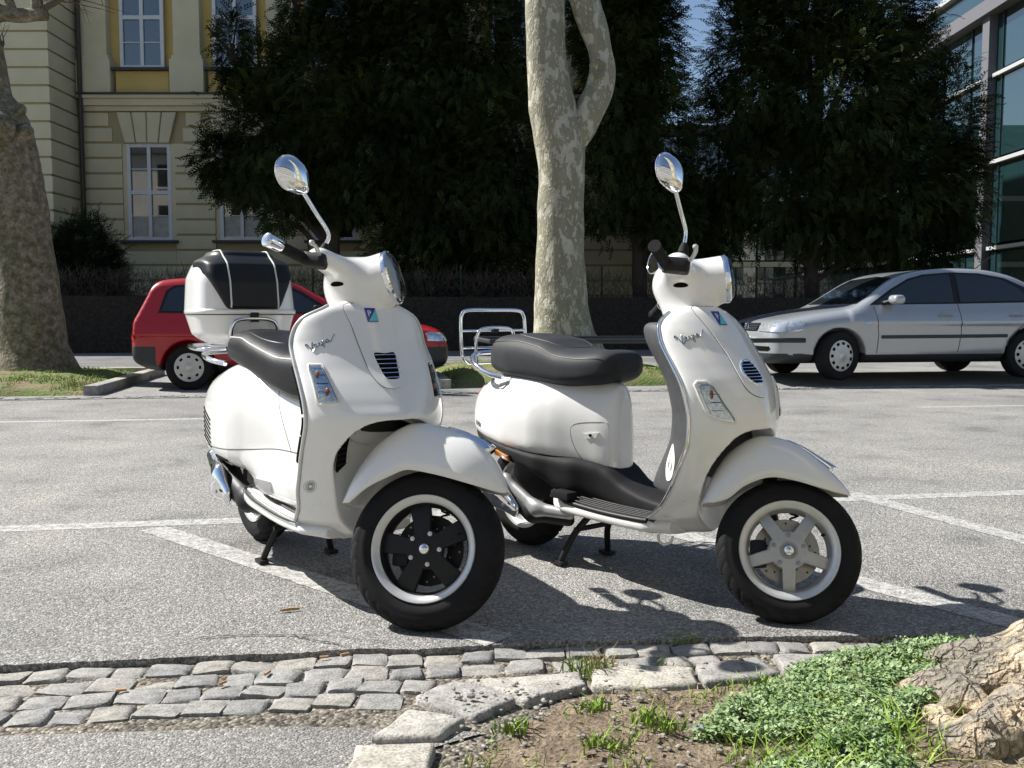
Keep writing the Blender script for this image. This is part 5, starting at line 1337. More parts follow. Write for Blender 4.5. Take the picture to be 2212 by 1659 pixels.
def scooter(P):
    gts = P['kind'] == 'gts'
    root = empty(P['name'], P['o'], R_(P['psi']))
    tag(root, P['label'], 'scooter', None)
    M = steer_M(P['delta']); Rm = M.to_3x3()
    # ---- front wheel + fender frame
    n = (Rm @ Vector((0, 1, 0))).normalized()
    down = (Vector((0, 0, -1)) + n * n.z).normalized()
    cen = Vector((.01, -.02, .0)) + Vector(P.get('woff', (0, 0, 0))) - down * P['Rf']
    WM = frame_M(cen, n.cross(-down), -down)
    fwh = empty('front_wheel', (0, 0, 0), 0, root); fwh.matrix_local = WM
    wheel(fwh, P['Rf'], P['Wf'], P['rim'], P['kind'], True)
    fe, C = fender(root, P['crown'], P['skirt'], P['fw'])
    xf(fe.data, WM)
    cr = [Vector((c[0], 0, c[1])) for c in C]
    i0, i1 = P['crest']
    bm = bmesh.new()
    out = []
    for i in range(i0, i1):
        t = (i - i0) / (i1 - i0 - 1); tg = (cr[min(i + 1, len(cr) - 1)] - cr[i - 1]).normalized(); nn = Vector((-tg.z, 0, tg.x))
        w = .010 + .016 * t; hgt = .008 + .020 * t ** 1.6
        c0 = cr[i]
        out.append([bm.verts.new(c0 + Vector((0, y, 0)) * w + nn * z) for y, z in ((-1, -.004), (-1, hgt * .5), (0, hgt), (1, hgt * .5), (1, -.004))])
    for a, b in zip(out, out[1:]):
        for k in range(4): bm.faces.new((a[k], a[k + 1], b[k + 1], b[k]))
    bm.faces.new(out[0]); bm.faces.new(out[-1][::-1])
    me = bm_mesh(bm); xf(me, WM); obj('fender_crest', me, 'chrome', fe)
    # ---- legshield
    fS, raw, fw, fee, fc = shield_field(P['Z'], P['S'], P['well'])
    me = surfnet(fS, (-.62, -.26, .17), (-.05, .26, 1.0), .0055)
    sh = sm_obj('leg_shield', me, 'white_paint', root, 3)
    D = (-1, 0, 0); U = (0, 1, 0); V = (0, 0, 1)
    def onshield(name, poly, m, off=.0, thick=.003, res=.015, par=sh, o=(.1, 0, 0)):
        return obj(name, patch(raw, poly, o, U, V, D, off, thick, res), m, par)
    zt = P['Z'][-1]
    ed = [(x, y, z) for (x, y, z) in side_edge(fw, fee, P['trim'][0], zt - .022, -1, 70, (-.006, .0035))]
    for s in (-1, 1):
        path = [(x, y * (-s), z) for x, y, z in ed]
        obj('shield_trim', tube(path, .0062, 8), 'chrome' if not gts else 'polished_alloy', sh)
    # horn cover and its seam
    hc = P['horn']
    onshield('horn_cover', hc, 'white_paint', -.002, .007, .012)
    hcl = [np.array((.1, y, z)) for y, z in hc] + [np.array((.1, *hc[0]))]
    dense = []
    for a, b in zip(hcl, hcl[1:]):
        for k in range(8): dense.append(a + (b - a) * k / 8)
    H_ = march(raw, np.array(dense), D, 1.0, 400); H_[:, 0] += .0015
    obj('cover_seam', tube(H_, .0013, 5, True), 'seam', sh)
    script_badge(raw, *P['script'], sh)
    # badge with letter
    by, bz = P['badge']; bw, bh = .018, .0215
    onshield('badge', [(by - bw, bz - bh), (by + bw, bz - bh), (by + bw, bz + bh), (by - bw, bz + bh)], 'blue_enamel', .0055, .003, .012)
    onshield('badge_corner', [(by - bw + .003, bz - bh + .002), (by + bw - .001, bz - bh + .002), (by + bw - .001, bz + bh - .004)], 'teal_enamel', .0088, .0008, .012)
    tm = text_mesh('P', .026, .0004)
    cs = np.array([v_.co[:] for v_ in tm.vertices]); Pp = np.stack([np.full(len(cs), .1), by - .007 + cs[:, 0], bz + .004 + cs[:, 1]], 1)
    Hh = march(raw, Pp, D, 1.0, 400); Hh[:, 0] += .0095 + cs[:, 2]
    tm.vertices.foreach_set('co', Hh.astype(np.float32).ravel()); tm.update(); obj('badge_letter', tm, 'white_plastic', sh, smooth=False)
    # horn grille
    gy, gz, gw, gh = P['grille']
    if gts:
        gp = smooth_poly([(gy - gw, gz + gh), (gy, gz + gh), (gy + gw, gz + gh), (gy + gw * .92, gz), (gy + gw * .72, gz - gh * .8), (gy + gw * .4, gz - gh), (gy - gw * .4, gz - gh), (gy - gw * .72, gz - gh * .8), (gy - gw * .92, gz)], 4)
    else:
        gp = [(gy + gw * math.cos(a), gz + gh * math.sin(a)) for a in np.linspace(0, 2 * math.pi, 36, endpoint=False)]
    onshield('horn_grille', gp, 'dark_void', .005, .001, .02)
    k = 6 if gts else 8
    for i in range(k):
        z = gz - gh + (i + .5) * 2 * gh / k
        if gts: hw = gw * (.97 if z > gz else .97 - .45 * ((gz - z) / gh) ** 2)
        else: hw = gw * math.sqrt(max(1 - ((z - gz) / gh) ** 2, .05))
        pts = march(raw, np.array([(.1, gy + hw * t, z) for t in np.linspace(-1, 1, 9)]), D, 1., 400); pts[:, 0] += .0075
        obj('slat', tube(pts, .0023, 6, flat=(1.5, 1)), 'chrome', sh)
    pts = march(raw, np.array([(.1, y * 1.0, z) for y, z in gp]), D, 1., 400); pts[:, 0] += .006
    obj('grille_ring', tube(pts, .0022 if gts else .0035, 6, True), 'chrome' if not gts else 'white_paint', sh)
    # turn signals
    for s in (-1, 1):
        bp = [(y * (1 if s < 0 else -1), z) for y, z in P['blink']]
        if s > 0: bp = bp[::-1]
        cy = sum(p[0] for p in bp) / len(bp); cz = sum(p[1] for p in bp) / len(bp)
        o = onshield('turn_signal', bp, 'lamp_reflector', -.001, .003, .01)
        ring = dens2([(cy + (y - cy) * 1.03, cz + (z - cz) * 1.03) for y, z in bp])
        Hr = march(raw, np.array([(.1, y, z) for y, z in ring]), D, 1., 400); Hr[:, 0] += .001
        obj('turn_signal_bezel', tube(Hr, .0042, 7, True), 'white_plastic', o)
        inner = [(cy + (y - cy) * .86, cz + (z - cz) * .90) for y, z in bp]
        obj('turn_signal_lens', patch(raw, inner, (.1, 0, 0), U, V, D, .006, .0035, .01), 'clear_lens', o)
        for q in (.35, -.35):
            if not gts and q < 0: continue
            c = march(raw, np.array([(.1, cy - q * .02 * s * -1, cz + q * .07)]), D)[0]
            b = lathe([(.0001, -.016), (.005, -.012), (.0062, 0), (.005, .012), (.0001, .016)], 12, 'z'); xf(b, Matrix.Translation(c + np.array((.0005, 0, 0)))); obj('turn_signal_bulb', b, 'bulb_amber', o)
        for q in (.6, .05, -.5):
            pts = march(raw, np.array([(.1, cy + t * .014, cz + q * .045) for t in (-1, -.3, .3, 1)]), D); pts[:, 0] += .0022
            obj('reflector_rib', tube(pts, .0016, 5), 'black_plastic' if q == .05 else 'chrome', o)
    # ---- inner shield (rider side)
    zi0, zi1 = P['inner'][:2]
    def fin(X, Y, Z):
        w, xe = fw(Z) - (.004 if gts else .012), fee(Z)
        xb = xe - .012 - P['inner'][2] * np.maximum(1 - (np.abs(Y) / w) ** P['inner'][3], 0)
        d = smax(np.maximum(xb - X, X - (xe - .0075)), np.abs(Y) - w, .008)
        return smax(smax(d, Z - zi1, .04), zi0 - Z, .03)
    me = surfnet(fin, (-.74, -.25, zi0 - .02), (-.2, .25, zi1 + .02), .0065)
    ins = sm_obj('inner_shield', me, 'white_paint' if gts else 'grey_plastic', root, 2)
    if gts:
        for s in (-1, 1):
            for (a, b) in ((.70, .765), (.625, .69), (.56, .615), (.47, .55)):
                pts = [(float(fee(z)) - .030, s * (float(fw(z)) + .001), z) for z in np.linspace(a, b, 7)]
                obj('edge_vent', tube(pts, .011, 8, flat=(.5, 1)), 'dark_void', ins)
    # ---- floor pan
    fp = sec_field(P['pan'], 4.)
    xs = sorted(t[0] for t in P['pan'])
    me = surfnet(fp, (xs[0] - .02, -.26, .15), (xs[-1] + .02, .26, .40), .006)
    pan = sm_obj('floor_pan', me, 'white_paint', root, 2)
    fwid = tab(*zip(*sorted((t[0], t[4]) for t in P['pan']))); fzt = tab(*zip(*sorted((t[0], t[3]) for t in P['pan'])))
    xx = np.linspace(xs[0] + .02, P['strip'][1], 30)
    for s in (-1, 1):
        obj('floor_edge_trim', tube([(x, s * (float(fwid(x)) - .006), float(fzt(x)) - .006) for x in xx], .0095, 8), 'chrome' if gts else 'black_plastic', pan)
    if not gts:
        me = patch(fp, [(xs[0] + .03, -.165), (P['strip'][1] + .02, -.165), (P['strip'][1] + .02, .165), (xs[0] + .03, .165)], (0, 0, .6), (1, 0, 0), (0, 1, 0), (0, 0, -1), -.001, .006, .04)
        obj('floor_mat', me, 'grey_plastic', pan)
    for s in (-1, 1):
        for i in range(3 if gts else 6):
            y = s * ((.185 - .035 * i) if gts else (.178 - .02 * i))
            q = np.linspace(P['strip'][0], P['strip'][1] + (.0 if gts else -.01 * i), 12)
            pts = [(x, y, float(fzt(x)) + (.003 if gts else .007)) for x in q]
            obj('floor_strip', tube(pts, .007 if gts else .0042, 6, flat=(1, .6)), ('black_plastic' if i % 2 else 'polished_alloy') if gts else ('black_plastic'), pan)
    # ---- rear body
    fB0 = sec_field(P['rear'], P['rn'], P['rn2'])
    if P.get('rear_low'):
        fB1 = sec_field(P['rear_low'], 3.)
        def fB(X, Y, Z): return smin(fB0(X, Y, Z), fB1(X, Y, Z), .035)
    else: fB = fB0
    me = surfnet(fB, P['rear_bb'][0], P['rear_bb'][1], .0065)
    body = sm_obj('rear_body', me, 'white_paint', root, 3)
    # ---- seat
    fT = sec_field(P['seat'], 3.2)
    xs2 = sorted(t[0] for t in P['seat'])
    me = surfnet(fT, (xs2[0] - .02, -.2, .55), (xs2[-1] + .02, .2, .92), .006)
    seat = sm_obj('seat', me, 'black_vinyl' if gts else 'grey_vinyl', root, 3)
    ft = tab(xs2, [t[3] for t in sorted(P['seat'])]); fws = tab(xs2, [t[4] for t in sorted(P['seat'])])
    for s in (-1, 1):
        q = np.linspace(xs2[0] + .05, xs2[-1] - .03, 40)
        pts = march(fT, np.array([(x, s * .4, float(ft(x)) - .028) for x in q]), (0, -s, 0), .5, 400); pts[:, 1] += s * .001
        obj('piping', tube(pts, .0028 if gts else .0016, 6), 'piping' if gts else 'black_vinyl', seat)
    a = np.linspace(0, 2 * math.pi, 40, endpoint=False)
    cx, rx, ry = P['pad']
    pts = march(fT, np.array([(cx + rx * math.copysign(abs(math.cos(t)) ** .8, math.cos(t)), ry * math.copysign(abs(math.sin(t)) ** .8, math.sin(t)), 1.2) for t in a]), (0, 0, -1), 1., 500)
    obj('seat_stitching', tube(pts, .0018, 5, True), 'black_vinyl' if gts else 'grey_plastic', seat)
    headset(root, P, M)
    # ---- rear wheel, engine, stand
    rw = empty('rear_wheel', (P['xr'], 0, P['Rr']), 0, root)
    wheel(rw, P['Rr'], P['Wr'], P['rimr'], P['kind'], False)
    eng = obj('engine', box_mesh((P['xr'] + .16, .03, .27), (.42, .17, .16), None, .05, 4), 'black_plastic', root)
    obj('gear_case', box_mesh((P['xr'] + .05, .11, .25), (.46, .07, .17), None, .03, 4), 'steel', eng)
    st = empty('centre_stand', (0, 0, 0), 0, root)
    fx, fy = P['stand']
    for s in (-1, 1):
        me = tube(catmull([(P['xr'] + .42, s * .06, .20), (fx + .03, s * (fy - .03), .12), (fx, s * fy, .035), (fx - .005, s * (fy + .005), .008)], 6), .0125, 8); obj('stand_leg', me, 'black_plastic', st)
        obj('stand_foot', box_mesh((fx - .012, s * (fy + .008), .012), (.06, .035, .014), None, .004), 'black_plastic', st)
    obj('stand_bar', tube([(fx + .045, -fy + .02, .14), (fx + .045, fy - .02, .14)], .010, 8), 'black_plastic', st)
    return dict(full=fS, fin=fin, ins=ins, root=root, fB=fB, fT=fT, shield=raw, sh=sh, body=body, seat=seat, pan=pan, M=M)
GTS = dict(kind='gts', name='motor_scooter', label='white scooter with black-piped top case, black five-spoke front wheel and chrome bar ends',
    o=(-.2596, 2.6915, 0), psi=-56, delta=47, Rf=.237, Wf=.118, rim=.157, Rr=.24, Wr=.125, rimr=.157, xr=-1.37,
    Z=[.215, .25, .284, .328, .375, .432, .487, .54, .61, .66, .71, .77, .846, .88, .914, .945, .96, .975],
    S=dict(w=[.15, .19, .205, .212, .218, .222, .226, .229, .231, .232, .233, .233, .227, .217, .193, .132, .10, .06],
           xe=[-.52, -.50, -.45, -.411, -.40, -.373, -.348, -.318, -.29, -.30, -.325, -.365, -.411, -.41, -.40, -.38, -.385, -.395],
           xc=[-.30, -.26, -.22, -.20, -.18, -.16, -.14, -.12, -.115, -.145, -.185, -.235, -.285, -.305, -.325, -.345, -.36, -.375],
           n=[1.35] * 9 + [1.4, 1.5, 1.6] + [1.7] * 6),
    well=(.612, .172, -.335), trim=(.262,),
    horn=smooth_poly([(-.078, .955), (-.072, .90), (-.060, .80), (-.052, .745), (-.034, .712), (0, .702), (.034, .712), (.052, .745), (.060, .80), (.072, .90), (.078, .955), (0, .962)], 3),
    script=(-.200, .816, .088, 24), badge=(0, .925), grille=(.010, .768, .037, .040),
    blink=[(-.211, .772), (-.180, .772), (-.160, .664), (-.208, .660)],
    inner=(.30, .93, .07, 2.6), switch=(.080, .048, .046), lever=(.55, .078, .03), slot=(-.02, -.012), woff=(-.016, .012, 0),
    pan=[(-1.06, .275, .285, .295, .12), (-1.0, .23, .26, .29, .20), (-.85, .225, .25, .272, .212), (-.6, .22, .24, .262, .214), (-.46, .22, .24, .262, .205), (-.36, .215, .24, .262, .15)], strip=(-.98, -.47),
    rear=[(-1.57, .45, .50, .56, .06), (-1.555, .41, .50, .61, .12), (-1.51, .385, .49, .65, .175), (-1.44, .365, .49, .69, .214), (-1.34, .352, .48, .725, .232), (-1.2, .343, .475, .75, .238), (-1.10, .340, .47, .75, .235), (-1.06, .338, .47, .748, .226), (-.97, .335, .46, .725, .195), (-.88, .33, .45, .70, .167), (-.8, .30, .43, .678, .146), (-.7, .27, .42, .655, .128), (-.62, .25, .40, .63, .115), (-.58, .245, .37, .56, .105), (-.55, .245, .33, .43, .095), (-.52, .245, .29, .32, .085)], rn=3.2, rn2=4.,
    rear_low=[(-1.03, .31, .36, .42, .12), (-.98, .285, .35, .435, .172), (-.85, .255, .34, .445, .180), (-.70, .25, .33, .43, .165), (-.60, .245, .31, .38, .13), (-.55, .245, .29, .33, .09)],
    rear_bb=((-1.6, -.24, .22), (-.5, .24, .78)),
    seat=[(-1.44, .79, .80, .815, .07), (-1.41, .765, .79, .845, .115), (-1.34, .745, .77, .865, .14), (-1.22, .725, .76, .865, .152), (-1.08, .70, .745, .845, .157), (-.93, .665, .72, .82, .155), (-.8, .64, .70, .802, .146), (-.68, .625, .69, .80, .128), (-.58, .625, .69, .795, .10), (-.52, .65, .70, .77, .06)], pad=(-1.13, .21, .098),
    lens=(.118, 0, .064), pitch=24, lens_r=.087, g0=(-.094, .184, .026), g1=(-.139, .357, .012), barend=True,
    mir=dict(b=(-.061, .152, .092), bend=(-.056, .163, .128), j=(-.115, .272, .209), c=(-.140, .327, .240)), mang=29, mirl=dict(b=(-.02, .15, .07), bend=(-.03, .19, .09), j=(-.08, .27, .10), c=(-.115, .30, .125)), mangl=29,
    fw=.088, crest=(26, 36),
    crown=[(-.272, .122), (-.252, .185), (-.222, .248), (-.170, .322), (-.105, .368), (-.05, .382), (.045, .366), (.11, .340), (.16, .307), (.205, .255), (.238, .18)],
    skirt=[(-.238, .122), (-.175, .169), (-.108, .204), (-.076, .22), (-.044, .2245), (.037, .2125), (.134, .1915), (.209, .176), (.233, .176)],
    stand=(-.985, .13))
LX = dict(kind='lx', name='motor_scooter', label='white scooter with dark grey seat, silver five-spoke front wheel and chrome rear carrier',
    o=(.8411, 2.7784, 0), psi=-51.5, delta=46, Rf=.2165, Wf=.108, rim=.147, Rr=.212, Wr=.115, rimr=.135, xr=-1.235,
    Z=[.215, .25, .284, .328, .375, .432, .487, .54, .61, .66, .71, .77, .83, .87, .90, .925, .942, .955],
    S=dict(w=[.13, .16, .178, .188, .194, .198, .202, .205, .208, .21, .21, .21, .208, .20, .183, .15, .11, .07],
           xe=[-.50, -.46, -.40, -.345, -.31, -.28, -.25, -.228, -.222, -.232, -.25, -.288, -.333, -.355, -.368, -.372, -.37, -.37],
           xc=[-.30, -.26, -.22, -.19, -.165, -.14, -.12, -.105, -.10, -.112, -.135, -.180, -.228, -.258, -.283, -.305, -.32, -.335],
           n=[1.35] * 9 + [1.4, 1.5, 1.6] + [1.7] * 6),
    well=(.575, .140, -.30), trim=(.262,),
    horn=smooth_poly([(-.075, .945), (-.066, .87), (-.056, .80), (-.058, .73), (-.045, .69), (0, .672), (.045, .69), (.058, .73), (.056, .80), (.066, .87), (.075, .945), (0, .95)], 3),
    script=(-.182, .838, .098, 14), badge=(.0, .915), grille=(.002, .748, .040, .037),
    blink=smooth_poly([(-.192, .712), (-.172, .722), (-.156, .715), (-.135, .66), (-.108, .61), (-.112, .60), (-.165, .614), (-.180, .64)], 2),
    inner=(.36, .90, .165, 4.), switch=(.088, .050, .048), lever=(.62, .105, .035), slot=(.0, -.01),
    pan=[(-.95, .27, .28, .29, .10), (-.90, .22, .25, .288, .165), (-.8, .21, .24, .268, .188), (-.6, .21, .24, .262, .192), (-.45, .21, .24, .264, .185), (-.36, .215, .24, .268, .14)], strip=(-.84, -.43),
    rear=[(-1.50, .475, .52, .585, .05), (-1.47, .455, .52, .63, .10), (-1.40, .44, .52, .675, .145), (-1.28, .42, .515, .71, .183), (-1.14, .405, .505, .725, .203), (-1.03, .397, .50, .72, .196), (-.94, .393, .495, .71, .166), (-.86, .388, .48, .70, .128), (-.80, .375, .47, .69, .10), (-.75, .365, .46, .685, .078), (-.715, .36, .45, .675, .056), (-.70, .38, .46, .64, .03)], rn=2.3, rn2=5.,
    rear_bb=((-1.55, -.24, .34), (-.5, .24, .76)),
    seat=[(-1.375, .745, .765, .80, .06), (-1.355, .715, .75, .832, .105), (-1.285, .69, .74, .848, .14), (-1.174, .675, .735, .853, .156), (-1.04, .665, .73, .838, .155), (-.92, .66, .72, .803, .15), (-.828, .668, .72, .797, .138), (-.75, .682, .73, .80, .118), (-.71, .70, .74, .793, .095), (-.69, .722, .748, .77, .06)], pad=(-1.08, .16, .10),
    lens=(.140, 0, .064), pitch=15, lens_r=.078, g0=(-.052, .181, .020), g1=(-.088, .325, .018), barend=False,
    mir=dict(b=(-.006, .152, .106), bend=(-.008, .157, .152), j=(-.055, .242, .247), c=(-.085, .276, .292)), mang=44,
    mirl=dict(b=(-.02, .152, .090), bend=(-.03, .175, .13), j=(-.085, .27, .19), c=(-.112, .315, .225)), mangl=30,
    fw=.080, crest=(26, 38),
    crown=[(-.258, .133), (-.230, .21), (-.178, .292), (-.10, .347), (-.035, .350), (.04, .322), (.108, .267), (.16, .215), (.188, .174)],
    skirt=[(-.225, .134), (-.18, .147), (-.13, .187), (-.06, .2126), (.006, .207), (.085, .187), (.14, .176), (.188, .172)],
    stand=(-.905, .115))
def loop_tube(pts, r, par, name, m='chrome', n=6, seg=10): return obj(name, tube(catmull(pts, n), r, seg), m, par)
g = scooter(GTS)
root = g['root']; body = g['body']; fB = g['fB']
# rear grab loop, carrier, top case
tcx, tcz = -1.615, .965
def f_case(X, Y, Z):
    z = (Z - .80) / .37
    sx = np.interp(z, [0, .12, .35, .7, .9, 1.], [.26, .33, .375, .36, .31, .22]); sy = np.interp(z, [0, .12, .37, .75, .92, 1.], [.29, .375, .425, .405, .35, .25])
    xc = tcx - .0 - .02 * z
    d = ((np.abs(X - xc) / (sx / 2)) ** 3.6 + (np.abs(Y) / (sy / 2)) ** 3.6) ** (1 / 3.6) - 1
    d = d * .15
    return smax(smax(d, Z - 1.172, .05), .80 - Z, .05)
me = surfnet(f_case, (-1.85, -.26, .77), (-1.36, .26, 1.19), .006)
case = sm_obj('top_case', me, 'white_paint', root, 3)
loop = [(tcx - .18 * 1.02 * c, .210 * s, .938) for c, s in [(math.copysign(abs(math.cos(t)) ** .55, math.cos(t)), math.copysign(abs(math.sin(t)) ** .55, math.sin(t))) for t in np.linspace(0, 2 * math.pi, 64, endpoint=False)]]
obj('case_rim', tube(loop, .0085, 8, True, flat=(.7, 1.2)), 'white_paint', case)
def f_pad(X, Y, Z):
    reg = np.abs(Y) - (.108 + .075 * np.clip((Z - .945) / .15, 0, 1))
    reg = smax(smax(reg, .946 - Z, .02), (tcx - .06) - X, .02)
    return smax(f_case(X, Y, Z) - .020, reg, .022)
bk = sm_obj('backrest_pad', surfnet(f_pad, (-1.80, -.26, .92), (-1.34, .26, 1.23), .006), 'black_vinyl', case, 2)
for s in (-1, 1):
    a = march(f_pad, np.array([(-1.2, s * (.098 + .0 * k), z) for k, z in enumerate(np.linspace(.955, 1.15, 12))]), (-1, 0, 0), 1., 500); a[:, 0] += .001
    b = march(f_pad, np.array([(x, s * .098, 1.4) for x in np.linspace(float(a[-1, 0]) - .025, tcx - .05, 9)]), (0, 0, -1), .8, 500); b[:, 2] += .001
    obj('pad_piping', tube(catmull(np.concatenate([a, b]), 3), .0035, 6), 'piping', case)
obj('case_latch', box_mesh((tcx + .186, .0, .915), (.012, .034, .04), None, .003), 'black_plastic', case)
obj('case_seam', tube([(p[0] * .999 - .0016 * 0, p[1] * 1.0, p[2] - .012) for p in loop], .002, 5, True), 'seam', case)
loop_tube([(-1.44, -.095, .76), (-1.435, -.098, .83), (-1.43, -.090, .885), (-1.43, -.06, .905), (-1.43, 0, .908), (-1.43, .06, .905), (-1.43, .090, .885), (-1.435, .098, .83), (-1.44, .095, .76)], .0095, root, 'backrest_hoop')
rail = loop_tube([(-1.30, -.165, .735), (-1.37, -.195, .745), (-1.45, -.20, .758), (-1.53, -.165, .77), (-1.56, 0, .775), (-1.53, .165, .77), (-1.45, .20, .758), (-1.37, .195, .745), (-1.30, .165, .735)], .0105, root, 'grab_rail')
car = loop_tube([(-1.42, -.12, .79), (-1.50, -.20, .785), (-1.66, -.20, .79), (-1.76, -.14, .795), (-1.76, .14, .795), (-1.66, .2, .79), (-1.5, .2, .785), (-1.42, .12, .79)], .0085, root, 'rear_carrier')
for y in (-.09, .0, .09): obj('carrier_bar', tube([(-1.42, y, .79), (-1.76, y, .793)], .006, 8), 'chrome', car)
obj('number_plate_bracket', box_mesh((-1.60, 0, .47), (.02, .16, .14), None, .004), 'black_plastic', root)
# cowl vents, seams, peg, exhaust
vents = []
for i in range(7):
    zz = .560 - .0175 * i
    pts = march(fB, np.array([(x, -.5, zz - (x + 1.39) * .36) for x in np.linspace(-1.392 + .002 * i, -1.275, 8)]), (0, 1, 0), .6, 400)
    pts[:, 1] -= .0002
    obj('cowl_vent', tube(pts, .0036, 6), 'dark_void', body)
def on_body(pts, r, name, m='seam', fn=fB, par=body, side=-1):
    H = march(fn, np.array([(x, side * .6, z) for x, z in pts]), (0, -side, 0), .7, 500)
    return obj(name, tube(H, r, 6), m, par)
on_body(catmull([(-1.545, .46, 0), (-1.45, .425, 0), (-1.28, .418, 0), (-1.12, .425, 0), (-.95, .44, 0), (-.80, .455, 0), (-.66, .455, 0)], 8) and [(p[0], p[1]) for p in catmull([(-1.545, .46, 0), (-1.45, .425, 0), (-1.28, .418, 0), (-1.12, .425, 0), (-.95, .44, 0), (-.80, .455, 0), (-.66, .455, 0)], 8)], .0016, 'cowl_seam')
on_body([(p[0], p[1]) for p in catmull([(-.86, .68, 0), (-.80, .60, 0), (-.74, .52, 0), (-.70, .455, 0)], 6)], .0012, 'cowl_seam')
on_body([(-1.25, .385), (-1.18, .382), (-1.11, .381)], .0055, 'side_slot', 'dark_void')
on_body([(-1.26, .362), (-1.2, .360), (-1.14, .360)], .0045, 'side_slot', 'satin_alloy')
me = patch(fB, rrect(.16, .05, .016, 4), (-.85, -.6, .318), (1, 0, .06), (0, 0, 1), (0, 1, 0), -.004, .012, .02)
obj('foot_peg', me, 'satin_alloy', body)
def exhaust(parent, pts, rads, name, m, sc=(1, 1, 1)):
    def f(X, Y, Z):
        d = None
        for (a, b, ra, rb) in zip(pts, pts[1:], rads, rads[1:]):
            q = rcone(X, Y, Z, a, b, ra, rb, sc); d = q if d is None else smin(d, q, .03)
        return d
    P = np.array(pts); r = max(rads) * 1.7
    return sm_obj(name, surfnet(f, P.min(0) - r, P.max(0) + r, .006), m, parent, 2)
ex = exhaust(root, [(-1.42, -.17, .31), (-1.28, -.175, .295), (-1.04, -.17, .238), (-.88, -.13, .222)], [.04, .058, .042, .028], 'exhaust', 'black_plastic', (1, 1.15, 1))
exhaust(ex, [(-1.34, -.215, .35), (-1.21, -.228, .29), (-1.13, -.222, .248)], [.038, .054, .032], 'exhaust_cover', 'chrome', (1, 1.9, .85))
obj('exhaust_bolt', lathe([(.0001, -.004), (.006, -.003), (.007, .002)], 12), 'steel', ex).data.transform(Matrix.Translation((-1.15, -.255, .262)))
# radiator vents beside the wheel arch, sticker
for s in (-1, 1):
    pv = [(-.064, .574), (-.095, .577), (-.116, .566), (-.142, .53), (-.154, .49), (-.158, .455), (-.146, .445), (-.108, .464), (-.100, .515), (-.088, .557)]
    pv = [(y * -s, z) for y, z in pv][::1 if s < 0 else -1]
    rg = obj('radiator_grille', patch(g['full'], pv, (.1, 0, 0), (0, 1, 0), (0, 0, 1), (-1, 0, 0), .012, .006, .01, 1.), 'dark_void', g['sh'], smooth=False)
    for z_ in np.arange(.468, .575, .016):
        pts = march(g['full'], np.array([(.1, s * y, z_) for y in np.linspace(.106, .108 + .045 * min(1, (.60 - z_) / .08), 5)]), (-1, 0, 0), 1., 400); pts[:, 0] += .019
        obj('grille_bar', tube(pts, .0016, 5), 'black_plastic', g['sh'])
obj('arch_shade', patch(g['full'], smooth_poly([(-.055, .565), (-.045, .592), (0, .604), (.07, .596), (.125, .565), (.05, .556)], 3), (.1, 0, 0), (0, 1, 0), (0, 0, 1), (-1, 0, 0), .001, .003, .02, 1.), 'black_plastic', g['sh'])  # dark patch painting in the shadow under the arch top
def f_sh(X, Y, Z): return g['shield'](X, Y, Z)
st = []
for rr, n, ln in ((.019, 26, .0035), (.0125, 30, .004), (.007, 18, .004)):
    for k in range(n):
        a = 2 * math.pi * k / n; c = (-.202 + rr * math.cos(a) * .62, .397 + rr * math.sin(a)); 
        st.append([(c[0] + sx * .0007 * -math.sin(a) + sy * ln * .5 * math.cos(a) * .6, c[1] + sx * .0007 * math.cos(a) + sy * ln * .5 * math.sin(a)) for sx, sy in ((-1, -1), (1, -1), (1, 1), (-1, 1))])
vs_, fs = [], []
for q in st:
    H = march(g['shield'], np.array([(.1, y, z) for y, z in q]), (-1, 0, 0), 1., 500); H[:, 0] += .0008
    fs.append(tuple(range(len(vs_), len(vs_) + 4))); vs_ += [tuple(h) for h in H]
obj('round_sticker', mesh_py(vs_, fs), 'sticker_grey', g['sh'], smooth=False)

l = scooter(LX)
root = l['root']; body = l['body']; fB = l['fB']
# black lower body
T = [(-1.49, .452, .464, .482, .06), (-1.45, .432, .452, .477, .105), (-1.36, .407, .432, .464, .150), (-1.24, .383, .412, .447, .184), (-1.1, .355, .397, .432, .198), (-1.0, .325, .385, .422, .192), (-.93, .28, .37, .42, .168), (-.85, .25, .35, .42, .148), (-.78, .248, .345, .41, .115), (-.72, .245, .33, .39, .095), (-.64, .245, .30, .34, .085), (-.52, .245, .28, .31, .085), (-.42, .245, .27, .30, .085), (-.36, .245, .26, .28, .07)]
fK = sec_field(T, 4.)
skirt = sm_obj('body_skirt', surfnet(fK, (-1.53, -.22, .22), (-.34, .22, .48), .006), 'matt_black', root, 2)
on_body([(p[0], p[1]) for p in catmull([(-0.737, .385, 0), (-0.782, .383, 0), (-0.829, .43, 0), (-0.854, .50, 0), (-0.837, .533, 0), (-0.752, .543, 0), (-0.726, .538, 0)], 5)], .0022, 'door_seam', 'seam', fB, body)
dp = smooth_poly([(-0.852, .50), (-0.837, .53), (-0.752, .54), (-0.724, .535), (-0.720, .46), (-0.720, .41), (-0.737, .382), (-0.782, .385), (-0.827, .43)], 3)
fBs = fB
obj('glove_door', patch(fBs, dp, (0, -.5, 0), (1, 0, 0), (0, 0, 1), (0, 1, 0), -.002, .005, .012, .6), 'white_paint', body)
obj('door_handle', patch(fBs, [(-0.807, .50), (-0.752, .508), (-0.760, .488), (-0.797, .483)], (0, -.5, 0), (1, 0, 0), (0, 0, 1), (0, 1, 0), .002, .004, .015, .6), 'white_plastic', body)
obj('door_lock', patch(fBs, rrect(.01, .01, .004, 3, -.780, .496), (0, -.5, 0), (1, 0, 0), (0, 0, 1), (0, 1, 0), .005, .003, .015, .6), 'dark_void', body)
